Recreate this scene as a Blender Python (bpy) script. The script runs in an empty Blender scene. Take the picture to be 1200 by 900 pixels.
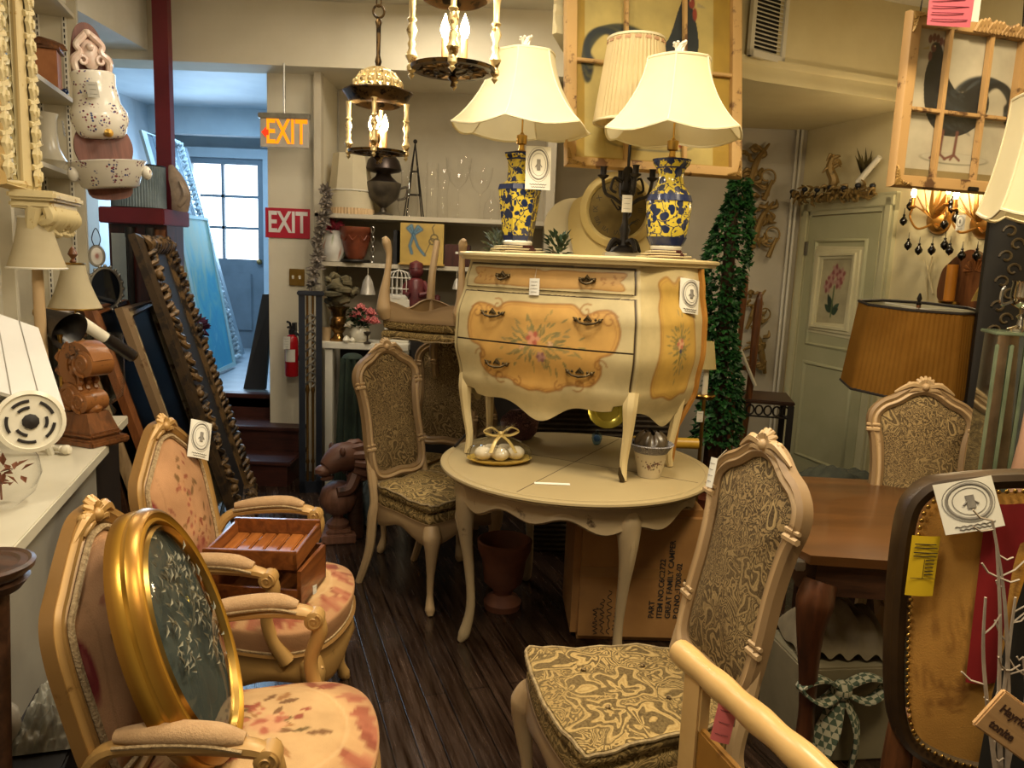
import bpy, bmesh, math, random
import numpy as np
from mathutils import Vector, Matrix, Euler
random.seed(7)
S = bpy.context.scene
COL = S.collection
PI = math.pi
# ------------------------------------------------------------------ camera
CAM_Z, FPX, PITCH, ROLL = 1.62, 900.0, math.radians(9.1), math.radians(2.3)
_F = Vector((0, math.cos(PITCH), -math.sin(PITCH)))
_U0 = Vector((0, math.sin(PITCH), math.cos(PITCH)))
_R0 = Vector((1, 0, 0))
_R = _R0 * math.cos(ROLL) + _U0 * math.sin(ROLL)
_U = _U0 * math.cos(ROLL) - _R0 * math.sin(ROLL)
CAM = Vector((0, 0, CAM_Z))
cd = bpy.data.cameras.new('camera'); cd.sensor_width = 36; cd.lens = 36 * FPX / 1200; cd.clip_start = .02
camo = bpy.data.objects.new('camera', cd); COL.objects.link(camo)
_m = Matrix((_R, _U, -_F)).transposed().to_4x4(); _m.translation = CAM
camo.matrix_world = _m; S.camera = camo
def ray(px, py): return _F * FPX + _R * (px - 600) + _U * (450 - py)
def P(px, py, Y):            # world point seen at a pixel, at ground distance Y
    d = ray(px, py); return CAM + d * (Y / d.y)
def PZ(px, py, z):           # world point seen at a pixel, at height z
    d = ray(px, py); return CAM + d * ((z - CAM_Z) / d.z)
def V(*a): return Vector(a)
# ------------------------------------------------------------------ mesh builder
def catmull(pts, n=8, closed=False):
    pts = [Vector(p) for p in pts]; out = []; N = len(pts)
    rng = range(N) if closed else range(N - 1)
    for i in rng:
        if closed: a, b, c, d = pts[i - 1], pts[i], pts[(i + 1) % N], pts[(i + 2) % N]
        else: a, b, c, d = pts[max(i - 1, 0)], pts[i], pts[i + 1], pts[min(i + 2, N - 1)]
        for k in range(n):
            t = k / n
            out.append(.5 * ((2 * b) + (c - a) * t + (2 * a - 5 * b + 4 * c - d) * t * t + (3 * b - a - 3 * c + d) * t ** 3))
    if not closed: out.append(pts[-1].copy())
    return out
def interp(tab, x):
    if x <= tab[0][0]: return tab[0][1]
    for (a, b), (c, d) in zip(tab, tab[1:]):
        if x <= c:
            t = (x - a) / (c - a); t = t * t * (3 - 2 * t) if len(tab[0]) == 2 else t
            return b + (d - b) * t
    return tab[-1][1]
class MB:
    def __init__(s): s.v = []; s.f = []; s.c = None; s.M = Matrix.Identity(4)
    def at(s, loc=(0, 0, 0), rot=(0, 0, 0), sc=1):
        if not hasattr(sc, '__len__'): sc = (sc, sc, sc)
        s.M = Matrix.LocRotScale(Vector(loc), Euler(rot), Vector(sc)); return s
    def mat(s, m): s.M = m; return s
    def add(s, vs, fs, flip=False):
        b = len(s.v); M = s.M
        s.v += [M @ Vector(p) for p in vs]
        s.f += [tuple(b + i for i in (reversed(f) if flip else f)) for f in fs]; return s
    def box(s, a, b, bev=0.0):
        (x0, y0, z0), (x1, y1, z1) = a, b
        x0, x1 = min(x0, x1), max(x0, x1); y0, y1 = min(y0, y1), max(y0, y1); z0, z1 = min(z0, z1), max(z0, z1)
        if bev <= 0:
            vs = [(x, y, z) for z in (z0, z1) for y in (y0, y1) for x in (x0, x1)]
            return s.add(vs, [(0, 2, 3, 1), (4, 5, 7, 6), (0, 1, 5, 4), (2, 6, 7, 3), (0, 4, 6, 2), (1, 3, 7, 5)])
        bm = bmesh.new(); bmesh.ops.create_cube(bm, size=1)
        for v in bm.verts:
            v.co = V(x0 + (v.co.x + .5) * (x1 - x0), y0 + (v.co.y + .5) * (y1 - y0), z0 + (v.co.z + .5) * (z1 - z0))
        bmesh.ops.bevel(bm, geom=bm.edges[:], offset=min(bev, .45 * min(x1 - x0, y1 - y0, z1 - z0)), segments=2, affect='EDGES')
        bm.verts.index_update()
        s.add([v.co.copy() for v in bm.verts], [tuple(v.index for v in f.verts) for f in bm.faces]); bm.free(); return s
    def tube(s, pts, r, seg=8, closed=False, flat=(1, 1), up=None, caps=True):
        pts = [Vector(p) for p in pts]; N = len(pts)
        rs = r if hasattr(r, '__len__') else [r] * N
        if len(rs) != N: rs = [np.interp(i / (N - 1), np.linspace(0, 1, len(rs)), rs) for i in range(N)]
        T = []
        for i in range(N):
            a = pts[i - 1] if (i or closed) else pts[i]; b = pts[(i + 1) % N] if (i < N - 1 or closed) else pts[i]
            t = (b - a); T.append(t.normalized() if t.length > 1e-9 else V(0, 0, 1))
        n = Vector(up) if up is not None else (V(0, 0, 1) if abs(T[0].z) < .9 else V(1, 0, 0))
        vs = []
        for i in range(N):
            if up is not None: n = Vector(up)
            n = n - T[i] * n.dot(T[i])
            if n.length < 1e-6: n = T[i].orthogonal()
            n.normalize(); b = T[i].cross(n)
            for k in range(seg):
                a = 2 * PI * k / seg
                vs.append(pts[i] + (n * math.cos(a) * flat[0] + b * math.sin(a) * flat[1]) * rs[i])
        fs = []
        for i in range(N if closed else N - 1):
            j = (i + 1) % N
            for k in range(seg):
                l = (k + 1) % seg; fs.append((i * seg + k, i * seg + l, j * seg + l, j * seg + k))
        if caps and not closed:
            fs.append(tuple(reversed(range(seg)))); fs.append(tuple((N - 1) * seg + k for k in range(seg)))
        return s.add(vs, fs)
    def sweep(s, pts, prof, closed=True, N=(0, 0, 1), scale=None, profclosed=True):
        """profile (a,b): a across the path (outwards), b along the plane normal N"""
        pts = [Vector(p) for p in pts]; n = len(pts); N = Vector(N).normalized(); vs = []; m = len(prof)
        for i in range(n):
            a = pts[i - 1] if (i or closed) else pts[i]; b = pts[(i + 1) % n] if (i < n - 1 or closed) else pts[i]
            t = (b - a).normalized(); side = t.cross(N).normalized(); k = 1 if scale is None else scale[i]
            mi = 1.0
            if 0 < i < n - 1 or closed:
                t1 = (pts[i] - pts[i - 1]).normalized(); c = max(.5, t1.dot(t)); mi = 1 / c if c < .985 else 1
            for (pa, pb) in prof: vs.append(pts[i] + side * pa * k * mi + N * pb * k)
        fs = []
        for i in range(n if closed else n - 1):
            j = (i + 1) % n
            for k in range(m if profclosed else m - 1):
                l = (k + 1) % m; fs.append((i * m + k, j * m + k, j * m + l, i * m + l))
        if not closed and profclosed: fs += [tuple(range(m)), tuple((n - 1) * m + k for k in reversed(range(m)))]
        return s.add(vs, fs)
    def lathe(s, prof, seg=24, sx=1, sy=1, flute=0, nf=0):
        vs = []; n = len(prof)
        for (r, z) in prof:
            for k in range(seg):
                a = 2 * PI * k / seg; q = r * (1 + flute * math.cos(nf * a)) if nf else r
                vs.append((q * math.cos(a) * sx, q * math.sin(a) * sy, z))
        fs = []
        for i in range(n - 1):
            for k in range(seg):
                l = (k + 1) % seg; fs.append((i * seg + k, i * seg + l, (i + 1) * seg + l, (i + 1) * seg + k))
        if prof[0][0] > 1e-6: fs.append(tuple(reversed(range(seg))))
        if prof[-1][0] > 1e-6: fs.append(tuple((n - 1) * seg + k for k in range(seg)))
        return s.add(vs, fs)
    def shell(s, prof, seg=24, sx=1, sy=1):      # open lathe, no caps
        n = len(prof); vs = [(r * math.cos(2 * PI * k / seg) * sx, r * math.sin(2 * PI * k / seg) * sy, z) for r, z in prof for k in range(seg)]
        return s.add(vs, [(i * seg + k, i * seg + (k + 1) % seg, (i + 1) * seg + (k + 1) % seg, (i + 1) * seg + k) for i in range(n - 1) for k in range(seg)])
    def grid(s, fn, nu, nv, cu=False, cv=False, flip=False):
        vs = [fn(i / (nu if cu else nu - 1), j / (nv if cv else nv - 1)) for j in range(nv) for i in range(nu)]
        fs = []
        for j in range(nv if cv else nv - 1):
            for i in range(nu if cu else nu - 1):
                a, b = (i + 1) % nu, (j + 1) % nv; fs.append((j * nu + i, j * nu + a, b * nu + a, b * nu + i))
        return s.add(vs, fs, flip)
    def dome(s, outline, center, normal, height, rings=10, edge=2.0, colors=None, back=False):
        """padded surface filling a closed outline, swelling along normal"""
        O = [Vector(p) for p in outline]; c = Vector(center); nn = Vector(normal).normalized(); n = len(O)
        vs = []
        for j in range(1, rings + 1):
            t = j / rings
            for p in O: vs.append(c + (p - c) * t + nn * height * (1 - t ** edge))
        vs.append(c + nn * height); fs = []
        for j in range(rings - 1):
            for i in range(n):
                l = (i + 1) % n; fs.append((j * n + i, (j + 1) * n + i, (j + 1) * n + l, j * n + l))
        for i in range(n): fs.append((rings * n, i, (i + 1) % n))
        return s.add(vs, fs)
    def prism(s, poly, d, z0=0):       # polygon in xy extruded in z
        n = len(poly); vs = [(p[0], p[1], z0) for p in poly] + [(p[0], p[1], z0 + d) for p in poly]
        fs = [tuple(reversed(range(n))), tuple(range(n, 2 * n))] + [(i, (i + 1) % n, n + (i + 1) % n, n + i) for i in range(n)]
        return s.add(vs, fs)
    def sphere(s, c, r, seg=14, sc=(1, 1, 1)):
        h = max(6, seg // 2 + 1); cx, cy, cz = c
        return s.grid(lambda u, v: (cx + r * sc[0] * math.sin(PI * min(max(v, 1e-4), 1 - 1e-4)) * math.cos(2 * PI * u), cy + r * sc[1] * math.sin(PI * min(max(v, 1e-4), 1 - 1e-4)) * math.sin(2 * PI * u), cz - r * sc[2] * math.cos(PI * v)), seg, h, cu=True)
    def leaf(s, p, d, n, L, W, curl=.15):  # small pointed leaf
        p = Vector(p); d = Vector(d).normalized(); n = Vector(n); b = d.cross(n); b = b.normalized() if b.length > 1e-6 else d.orthogonal().normalized(); n = b.cross(d)
        return s.add([p, p + d * L * .45 + b * W * .5 + n * L * curl, p + d * L, p + d * L * .45 - b * W * .5 + n * L * curl, p + d * L * .5], [(0, 1, 4), (1, 2, 4), (2, 3, 4), (3, 0, 4)])
    def text(s, body, size=.1, ext=.0008, bold=0.0, align='CENTER'):   # in xy plane
        c = bpy.data.curves.new('t', 'FONT'); c.body = body; c.size = size; c.extrude = ext; c.offset = bold
        c.align_x = align; c.align_y = 'CENTER'; c.resolution_u = 3
        o = bpy.data.objects.new('t', c); COL.objects.link(o); bpy.context.view_layer.update()
        me = bpy.data.meshes.new_from_object(o.evaluated_get(bpy.context.evaluated_depsgraph_get()))
        s.add([v.co.copy() for v in me.vertices], [tuple(p.vertices) for p in me.polygons])
        bpy.data.objects.remove(o); bpy.data.curves.remove(c); bpy.data.meshes.remove(me); return s
    def build(s, name, m, parent=None, label=None, ang=.75, colors=None):
        me = bpy.data.meshes.new(name); me.from_pydata([tuple(p) for p in s.v], [], s.f); me.validate()
        if ang:
            me.shade_smooth(); me.set_sharp_from_angle(angle=ang)
        if m: me.materials.append(m)
        if colors is not None:
            a = me.color_attributes.new('Col', 'FLOAT_COLOR', 'POINT')
            arr = np.ones((len(me.vertices), 4), dtype=np.float32); arr[:, :3] = colors; a.data.foreach_set('color', arr.ravel())
        o = bpy.data.objects.new(name, me); COL.objects.link(o)
        if parent is not None: o.parent = parent
        if label: o['label'] = label
        return o
def tag(o, label, cat, group=None, kind=None):
    o['label'] = label; o['category'] = cat
    if group: o['group'] = group
    if kind: o['kind'] = kind
    return o
def thing(name, label, cat, loc=(0, 0, 0), rz=0, group=None, rot=None, sc=None):
    o = bpy.data.objects.new(name, None); COL.objects.link(o); o.empty_display_size = .1
    o.location = loc; o.rotation_euler = rot if rot else (0, 0, rz)
    if sc: o.scale = (sc, sc, sc)
    return tag(o, label, cat, group)
def copy_tree(o, parent=None, loc=None, rz=None, label=None):
    c = o.copy(); COL.objects.link(c); c.parent = parent
    for ch in list(o.children): copy_tree(ch, c)
    if loc is not None: c.location = loc
    if rz is not None: c.rotation_euler = (0, 0, rz)
    if label: c['label'] = label
    return c
def struct(o): o['kind'] = 'structure'; return o
# ------------------------------------------------------------------ materials
def lin(h):
    if not isinstance(h, str): return tuple(h[:3])
    h = h.lstrip('#'); return tuple(((c / 12.92) if c <= .04045 else ((c + .055) / 1.055) ** 2.4) for c in (int(h[i:i + 2], 16) / 255 for i in (0, 2, 4)))
def L4(h): return (*lin(h), 1)
class NT:
    def __init__(s, name):
        s.m = bpy.data.materials.new(name); s.m.use_nodes = True; s.t = s.m.node_tree; s.t.nodes.clear()
        s.out = s.n('ShaderNodeOutputMaterial'); s.b = s.n('ShaderNodeBsdfPrincipled'); s.l(s.b, 0, s.out, 0)
        s.tc = s.n('ShaderNodeTexCoord')
    def n(s, t, **k):
        x = s.t.nodes.new(t)
        for a, b in k.items():
            if a in x.inputs: x.inputs[a].default_value = b
            else: setattr(x, a, b)
        return x
    def l(s, a, ao, b, bi): s.t.links.new(a.outputs[ao], b.inputs[bi])
    def set(s, **k):
        for a, b in k.items(): s.b.inputs[a.replace('_', ' ')].default_value = b
    def map(s, scale=(1, 1, 1), rot=(0, 0, 0), src='Object'):
        m = s.n('ShaderNodeMapping'); m.inputs['Scale'].default_value = scale; m.inputs['Rotation'].default_value = rot
        s.l(s.tc, src, m, 'Vector'); return m
    def noise(s, mp, scale, detail=4, rough=.55, dist=0):
        x = s.n('ShaderNodeTexNoise'); x.inputs['Scale'].default_value = scale; x.inputs['Detail'].default_value = detail
        x.inputs['Roughness'].default_value = rough; x.inputs['Distortion'].default_value = dist; s.l(mp, 0, x, 'Vector'); return x
    def ramp(s, src, out, stops, interp='LINEAR'):
        r = s.n('ShaderNodeValToRGB'); r.color_ramp.interpolation = interp
        while len(r.color_ramp.elements) < len(stops): r.color_ramp.elements.new(.5)
        for e, (p, c) in zip(r.color_ramp.elements, stops): e.position = p; e.color = L4(c)
        s.l(src, out, r, 'Fac'); return r
    def mix(s, f, a, b, mode='MIX'):
        x = s.n('ShaderNodeMix', data_type='RGBA', blend_type=mode)
        for val, i in ((f, 0), (a, 6), (b, 7)):
            if isinstance(val, tuple) and len(val) == 2 and hasattr(val[0], 'outputs'): s.t.links.new(val[0].outputs[val[1]], x.inputs[i])
            elif i == 0: x.inputs[0].default_value = val
            else: x.inputs[i].default_value = L4(val)
        return (x, 2)
    def math(s, op, a, b=0):
        x = s.n('ShaderNodeMath', operation=op)
        for v, i in ((a, 0), (b, 1)):
            if isinstance(v, tuple): s.t.links.new(v[0].outputs[v[1]], x.inputs[i])
            else: x.inputs[i].default_value = v
        return (x, 0)
    def bump(s, src, strength=.3, dist=.01):
        x = s.n('ShaderNodeBump'); x.inputs['Strength'].default_value = strength; x.inputs['Distance'].default_value = dist
        s.t.links.new(src[0].outputs[src[1]], x.inputs['Height']); s.l(x, 0, s.b, 'Normal')
    def color(s, c):
        if isinstance(c, str): s.b.inputs['Base Color'].default_value = L4(c)
        else: s.t.links.new(c[0].outputs[c[1]], s.b.inputs['Base Color'])
MATS = {}
def simple(name, c1, c2=None, scale=8, rough=.5, metal=0, bump=.0, bscale=None, stretch=(1, 1, 1), spec=.5, **k):
    """flat or mottled two-tone material with optional noise bump"""
    if name in MATS: return MATS[name]
    N = NT(name); N.set(Roughness=rough, Metallic=metal); N.b.inputs['Specular IOR Level'].default_value = spec
    for a, b in k.items(): N.b.inputs[a.replace('_', ' ')].default_value = b
    mp = N.map(stretch)
    no = N.noise(mp, scale); r = N.ramp(no, 0, [(.32, c1), (.68, c2 or c1)]); N.color((r, 0))
    if bump: N.bump((N.noise(mp, bscale or scale * 3), 0), bump, .01)
    MATS[name] = N.m; return N.m
def worn(name, base, under, scale=9, amount=.62, rough=.5, edge=True, metal=0, dark=None):
    """paint or gilding rubbed through to a darker under-layer in patches, same tone in concave creases"""
    if name in MATS: return MATS[name]
    N = NT(name); N.set(Roughness=rough, Metallic=metal); mp = N.map()
    no = N.noise(mp, scale, 8, .65); big = N.noise(mp, 3)
    basec = N.mix((big, 0), base, dark or base)
    mask = N.ramp(no, 0, [(amount, '000000'), (amount + .06, 'ffffff')])
    c = N.mix((mask, 0), basec, under)
    if edge:
        g = N.n('ShaderNodeNewGeometry'); pr = N.ramp(g, 'Pointiness', [(.44, 'ffffff'), (.49, '000000')])  # low pointiness: the under colour fills concave creases
        f = N.math('MULTIPLY', (pr, 0), .75); c = N.mix(f, c, under)
    N.color(c); N.bump((no, 0), .15, .004); MATS[name] = N.m; return N.m
def wood(name, c1, c2, scale=3, axis='x', rough=.38, ring=14, coat=0.0):
    if name in MATS: return MATS[name]
    N = NT(name); N.set(Roughness=rough); st = {'x': (.12, 1, 1), 'y': (1, .12, 1), 'z': (1, 1, .12)}[axis]
    mp = N.map(st); a = N.noise(mp, scale * ring, 6, .6, .6); b = N.noise(mp, scale, 3)
    f = N.math('ADD', N.math('MULTIPLY', (a, 0), .7), N.math('MULTIPLY', (b, 0), .3))
    r = N.ramp(f[0], 0, [(.36, c1), (.62, c2)]); N.color((r, 0)); N.bump((a, 0), .08, .004)
    N.b.inputs['Coat Weight'].default_value = coat; MATS[name] = N.m; return N.m
def glass(name, tint='ffffff', rough=.02, ior=1.45, alpha=1.0):
    """thin clear glass: mostly see-through with a fresnel gloss"""
    if name in MATS: return MATS[name]
    N = NT(name); tr = N.n('ShaderNodeBsdfTransparent'); tr.inputs[0].default_value = L4(tint)
    gl = N.n('ShaderNodeBsdfGlossy'); gl.inputs['Roughness'].default_value = rough; lw = N.n('ShaderNodeLayerWeight'); lw.inputs[0].default_value = .5
    f = N.math('POWER', (lw, 1), 3.2); f = N.math('MULTIPLY', f, .75 * alpha); f = N.math('ADD', f, .035)
    mx = N.n('ShaderNodeMixShader'); mx.inputs[0].default_value = .05
    if alpha > 0: N.l(f[0], 0, mx, 0)
    N.l(tr, 0, mx, 1); N.l(gl, 0, mx, 2); N.l(mx, 0, N.out, 0)
    MATS[name] = N.m; return N.m
def shade(name, c, c2=None, emit=0, stripes=0, trans=.5):
    """lampshade cloth: diffuse + translucent"""
    if name in MATS: return MATS[name]
    N = NT(name); d = N.n('ShaderNodeBsdfDiffuse'); t = N.n('ShaderNodeBsdfTranslucent'); mp = N.map(); no = N.noise(mp, 5)
    col = N.ramp(no, 0, [(.3, c), (.7, c2 or c)]); N.l(col, 0, d, 0); N.l(col, 0, t, 0)
    mx = N.n('ShaderNodeMixShader'); mx.inputs[0].default_value = trans; N.l(d, 0, mx, 1); N.l(t, 0, mx, 2)
    if emit:
        e = N.n('ShaderNodeEmission'); e.inputs[1].default_value = emit; N.l(col, 0, e, 0); ad = N.n('ShaderNodeAddShader'); N.l(mx, 0, ad, 0); N.l(e, 0, ad, 1); N.l(ad, 0, N.out, 0)
    else: N.l(mx, 0, N.out, 0)
    MATS[name] = N.m; return N.m
def emis(name, c, s):
    if name in MATS: return MATS[name]
    N = NT(name); e = N.n('ShaderNodeEmission'); e.inputs[0].default_value = L4(c); e.inputs[1].default_value = s; N.l(e, 0, N.out, 0); MATS[name] = N.m; return N.m
def vcol(name, rough=.5, bump=0, bscale=300, metal=0, coat=0, tint=('d8d8d8', 'ffffff')):
    """colour painted per point on the mesh"""
    if name in MATS: return MATS[name]
    N = NT(name); N.set(Roughness=rough, Metallic=metal); a = N.n('ShaderNodeVertexColor', layer_name='Col'); mp = N.map(); no = N.noise(mp, 6)
    r = N.ramp(no, 0, [(.3, tint[0]), (.7, tint[1])]); N.color(N.mix(1.0, (a, 0), (r, 0), 'MULTIPLY'))
    N.b.inputs['Coat Weight'].default_value = coat
    if bump: N.bump((N.noise(mp, bscale, 2), 0), bump, .003)
    MATS[name] = N.m; return N.m
def paisley(name, ground, mid, dark, light, scale=1.0):
    """woven paisley: spiralling petalled medallions on a ground of curling lines"""
    if name in MATS: return MATS[name]
    N = NT(name); N.set(Roughness=.85); N.b.inputs['Specular IOR Level'].default_value = .2
    mp = N.map((7.2 * scale,) * 3); w = N.noise(mp, 1.1, 2, .5)
    ad = N.n('ShaderNodeVectorMath', operation='SCALE'); N.l(w, 1, ad, 0); ad.inputs['Scale'].default_value = .7
    av = N.n('ShaderNodeVectorMath', operation='ADD'); N.l(mp, 0, av, 0); N.l(ad, 0, av, 1)
    vo = N.n('ShaderNodeTexVoronoi'); vo.inputs['Scale'].default_value = 1; N.l(av, 0, vo, 'Vector')
    df = N.n('ShaderNodeVectorMath', operation='SUBTRACT'); N.l(av, 0, df, 0); N.l(vo, 2, df, 1)
    sp = N.n('ShaderNodeSeparateXYZ'); N.l(df, 0, sp, 0)
    th = N.math('ARCTAN2', (sp, 1), N.math('ADD', (sp, 0), (sp, 2)))
    r = (vo, 0); th2 = N.math('ADD', N.math('MULTIPLY', th, 5), N.math('MULTIPLY', r, 9))
    rr = N.math('MULTIPLY', r, N.math('ADD', N.math('MULTIPLY', N.math('SINE', th2), .22), 1))
    rings = N.math('SINE', N.math('MULTIPLY', rr, 38)); med = N.ramp(rings[0], 0, [(.0, dark), (.10, mid), (.24, ground), (.8, light), (1, ground)])
    no = N.noise(mp, 1.5, 3, .5, .8); curl = N.math('SINE', N.math('MULTIPLY', (no, 0), 120)); cl = N.ramp(curl[0], 0, [(.0, dark), (.10, mid), (.22, ground), (.75, light), (1, ground)])
    no2 = N.noise(mp, 4.2, 2, .5, .5); curl2 = N.math('SINE', N.math('MULTIPLY', (no2, 0), 62)); c2 = N.ramp(curl2[0], 0, [(.0, dark), (.10, mid), (.3, ground), (1, ground)])
    pk = N.ramp(N.noise(mp, .9, 1), 0, [(.48, '000000'), (.52, 'ffffff')]); c = N.mix((pk, 0), (cl, 0), (c2, 0))
    ins = N.ramp(rr[0], 0, [(.40, 'ffffff'), (.42, '000000')]); c = N.mix((ins, 0), c, (med, 0))
    ol = N.ramp(rr[0], 0, [(.385, '000000'), (.40, 'ffffff'), (.425, 'ffffff'), (.44, '000000')]); c = N.mix(N.math('MULTIPLY', (ol, 0), .85), c, dark)
    big = N.noise(mp, .35, 2); sh = N.ramp(big, 0, [(.35, '000000'), (.65, 'ffffff')]); c = N.mix(N.math('MULTIPLY', (sh, 0), .35), c, mid)
    fine = N.noise(mp, 26, 2); ff = N.ramp(fine, 0, [(.35, dark), (.65, light)]); c = N.mix(.18, c, (ff, 0))
    N.color(c); N.bump((fine, 0), .3, .003); MATS[name] = N.m; return N.m
# ------------------------------------------------------------------ painting on point colours
class Paint:
    def __init__(s, U, W, base):
        s.U = np.array(U, float); s.W = np.array(W, float); s.C = np.tile(np.array(lin(base)), (len(s.U), 1))
    def blend(s, m, c):
        m = np.clip(m, 0, 1)[:, None]; s.C = s.C * (1 - m) + np.array(lin(c)) * m
    def ell(s, x, y, a, b, rot, c, soft=.25, al=1):
        dx, dy = s.U - x, s.W - y; ca, sa = math.cos(rot), math.sin(rot); p = (dx * ca + dy * sa) / a; q = (-dx * sa + dy * ca) / b
        s.blend(al * np.clip((1 - np.sqrt(p * p + q * q)) / soft, 0, 1), c)
    def leaf(s, x, y, L, w, rot, c, al=1):
        dx, dy = s.U - x, s.W - y; ca, sa = math.cos(rot), math.sin(rot); p = (dx * ca + dy * sa) / L; q = (-dx * sa + dy * ca) / w
        h = np.where((p > 0) & (p < 1), np.sin(PI * np.clip(p, 0, 1)) ** .8, 0); s.blend(al * np.clip((h - np.abs(q)) * 4, 0, 1), c)
    def line(s, pts, w, c, al=1):
        best = np.full(len(s.U), 1e9)
        for (x0, y0), (x1, y1) in zip(pts, pts[1:]):
            dx, dy = x1 - x0, y1 - y0; l2 = dx * dx + dy * dy + 1e-12
            t = np.clip(((s.U - x0) * dx + (s.W - y0) * dy) / l2, 0, 1); best = np.minimum(best, np.hypot(s.U - x0 - t * dx, s.W - y0 - t * dy))
        s.blend(al * np.clip(1.5 - best / w, 0, 1), c)
    def inside(s, poly):
        ins = np.zeros(len(s.U), bool); n = len(poly)
        for i in range(n):
            (x0, y0), (x1, y1) = poly[i], poly[(i + 1) % n]
            if y0 == y1: continue
            k = ((y0 > s.W) != (y1 > s.W)) & (s.U < (x1 - x0) * (s.W - y0) / (y1 - y0) + x0); ins ^= k
        return ins
    def poly(s, poly, c, al=1): s.blend(s.inside(poly) * al, c)
    def flower(s, x, y, r, c, c2, n=5, rot=0):
        for k in range(n):
            a = rot + 2 * PI * k / n; s.ell(x + math.cos(a) * r * .55, y + math.sin(a) * r * .55, r * .55, r * .42, a, c if k % 2 else c2, .5)
        s.ell(x, y, r * .4, r * .4, 0, c2, .4)
def mirror2(half): return half + [(-x, y) for x, y in reversed(half) if abs(x) > 1e-6]
def smooth2(pts, n=6, closed=True): return [(p.x, p.y) for p in catmull([(a, b, 0) for a, b in pts], n, closed)]
# ================================================================== SETTING
m_wall = simple('cream_wall_paint', 'cfc6ae', 'd8d0ba', 2.5, .75, bump=.05, bscale=60)
m_wallgrey = simple('grey_cream_wall_paint', 'b5ad9c', 'c2baa8', 2.5, .75, bump=.05, bscale=60)
m_wallwarm = simple('ivory_wall_paint', 'cfc092', 'dccfa4', 2.2, .7, bump=.06, bscale=40)
m_white = simple('white_trim_paint', 'cfcab9', 'dcd7c8', 4, .5)
m_blue = simple('passage_paint', 'a9b4bb', 'b9c3c8', 3, .6)
m_ceil = simple('ceiling_paint', 'cbc5b2', 'd3cdbb', 3, .8)
def floor_mat():
    N = NT('dark_plank_floor'); N.set(Roughness=.42); mp = N.map((1, 1, 1), (0, 0, math.radians(71)))
    br = N.n('ShaderNodeTexBrick'); N.l(mp, 0, br, 'Vector'); br.offset = .37
    for k, v in (('Scale', 1.0), ('Mortar Size', .003), ('Brick Width', 1.3), ('Row Height', .085), ('Bias', 0.0), ('Mortar Smooth', .3)): br.inputs[k].default_value = v
    br.inputs['Color1'].default_value = L4('46352a'); br.inputs['Color2'].default_value = L4('33261e'); br.inputs['Mortar'].default_value = L4('120c09')
    mg = N.n('ShaderNodeMapping'); mg.inputs['Scale'].default_value = (1.5, 24, 1); N.l(mp, 0, mg, 'Vector'); g = N.noise(mg, 2.2, 6, .6); r = N.ramp(g, 0, [(.3, '6b5a4c'), (.7, 'ffffff')])
    c = N.mix(1.0, (br, 0), (r, 0), 'MULTIPLY'); ms = N.n('ShaderNodeMapping'); ms.inputs['Scale'].default_value = (2, 60, 1); N.l(mp, 0, ms, 'Vector'); sc = N.noise(ms, 2, 3); k = N.ramp(sc, 0, [(.66, '000000'), (.74, 'ffffff')])
    N.color(N.mix(N.math('MULTIPLY', (k, 0), .28), c, '7a6656')); N.bump((br, 1), .25, -.004); rr = N.ramp(g, 0, [(.3, '5a5a5a'), (.7, '9a9a9a')]); N.l(rr, 0, N.b, 'Roughness'); return N.m
m_floor = floor_mat()
m_step = wood('dark_red_stair_wood', '2c1410', '4a241a', 3, 'x', .45)
b = MB(); b.add([(-4.8, -1.6, 0), (4.6, -1.6, 0), (4.6, 6.2, 0), (-4.8, 6.2, 0), (-4.8, -1.6, -.1), (4.6, -1.6, -.1), (4.6, 6.2, -.1), (-4.8, 6.2, -.1)], [(0, 1, 2, 3), (7, 6, 5, 4), (0, 4, 5, 1), (1, 5, 6, 2), (2, 6, 7, 3), (3, 7, 4, 0)])
struct(b.build('floor', m_floor))
struct(MB().box((-4.8, -1.6, 3.25), (4.6, 6.2, 3.35)).build('ceiling', m_ceil))
# left wall runs slightly splayed; local frame of the left side
LO = PZ(17, 640, .86); LE = PZ(157, 487, .86); LD = (LE - LO); LD.z = 0; LD.normalize(); LN = V(LD.y, -LD.x, 0)
LRZ = math.atan2(LD.y, LD.x)
def LP(s, h, out=0): q = LO + LD * s + LN * out; return V(q.x, q.y, h)
def wallprism(name, pts, z0, z1, m, th=.1):
    """vertical wall slab along a 2-d polyline, thickness to the right of travel"""
    b = MB(); P2 = [Vector((p[0], p[1])) for p in pts]
    for a, c in zip(P2, P2[1:]):
        d = (c - a).normalized(); n = Vector((d.y, -d.x)) * th
        q = [a, c, c + n, a + n]; b.prism([(v.x, v.y) for v in q], z1 - z0, z0)
    return struct(b.build(name, m))
wl0, wl1 = LP(-3.6, 0, -.66), LP(4.35, 0, -.66)
wallprism('wall_left', [(wl1.x, wl1.y), (wl0.x, wl0.y)], 0, 3.25, m_wallgrey)
wallprism('wall_back', [(2.2, 6.05), (-1.42, 6.05)][::-1], 0, 3.25, m_wallgrey, -.1)
C2 = V(2.16, 6.05, 0); RD = V(.283, -.959, 0).normalized(); RN = V(RD.y, -RD.x, 0); RRZ = math.atan2(RD.y, RD.x)
def RP(s, h, out=0): q = C2 + RD * s + RN * out; return V(q.x, q.y, h)
wallprism('wall_right', [RP(-.02, 0)[:2], RP(7.6, 0)[:2]], 0, 3.25, m_wallwarm, -.1)
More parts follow.
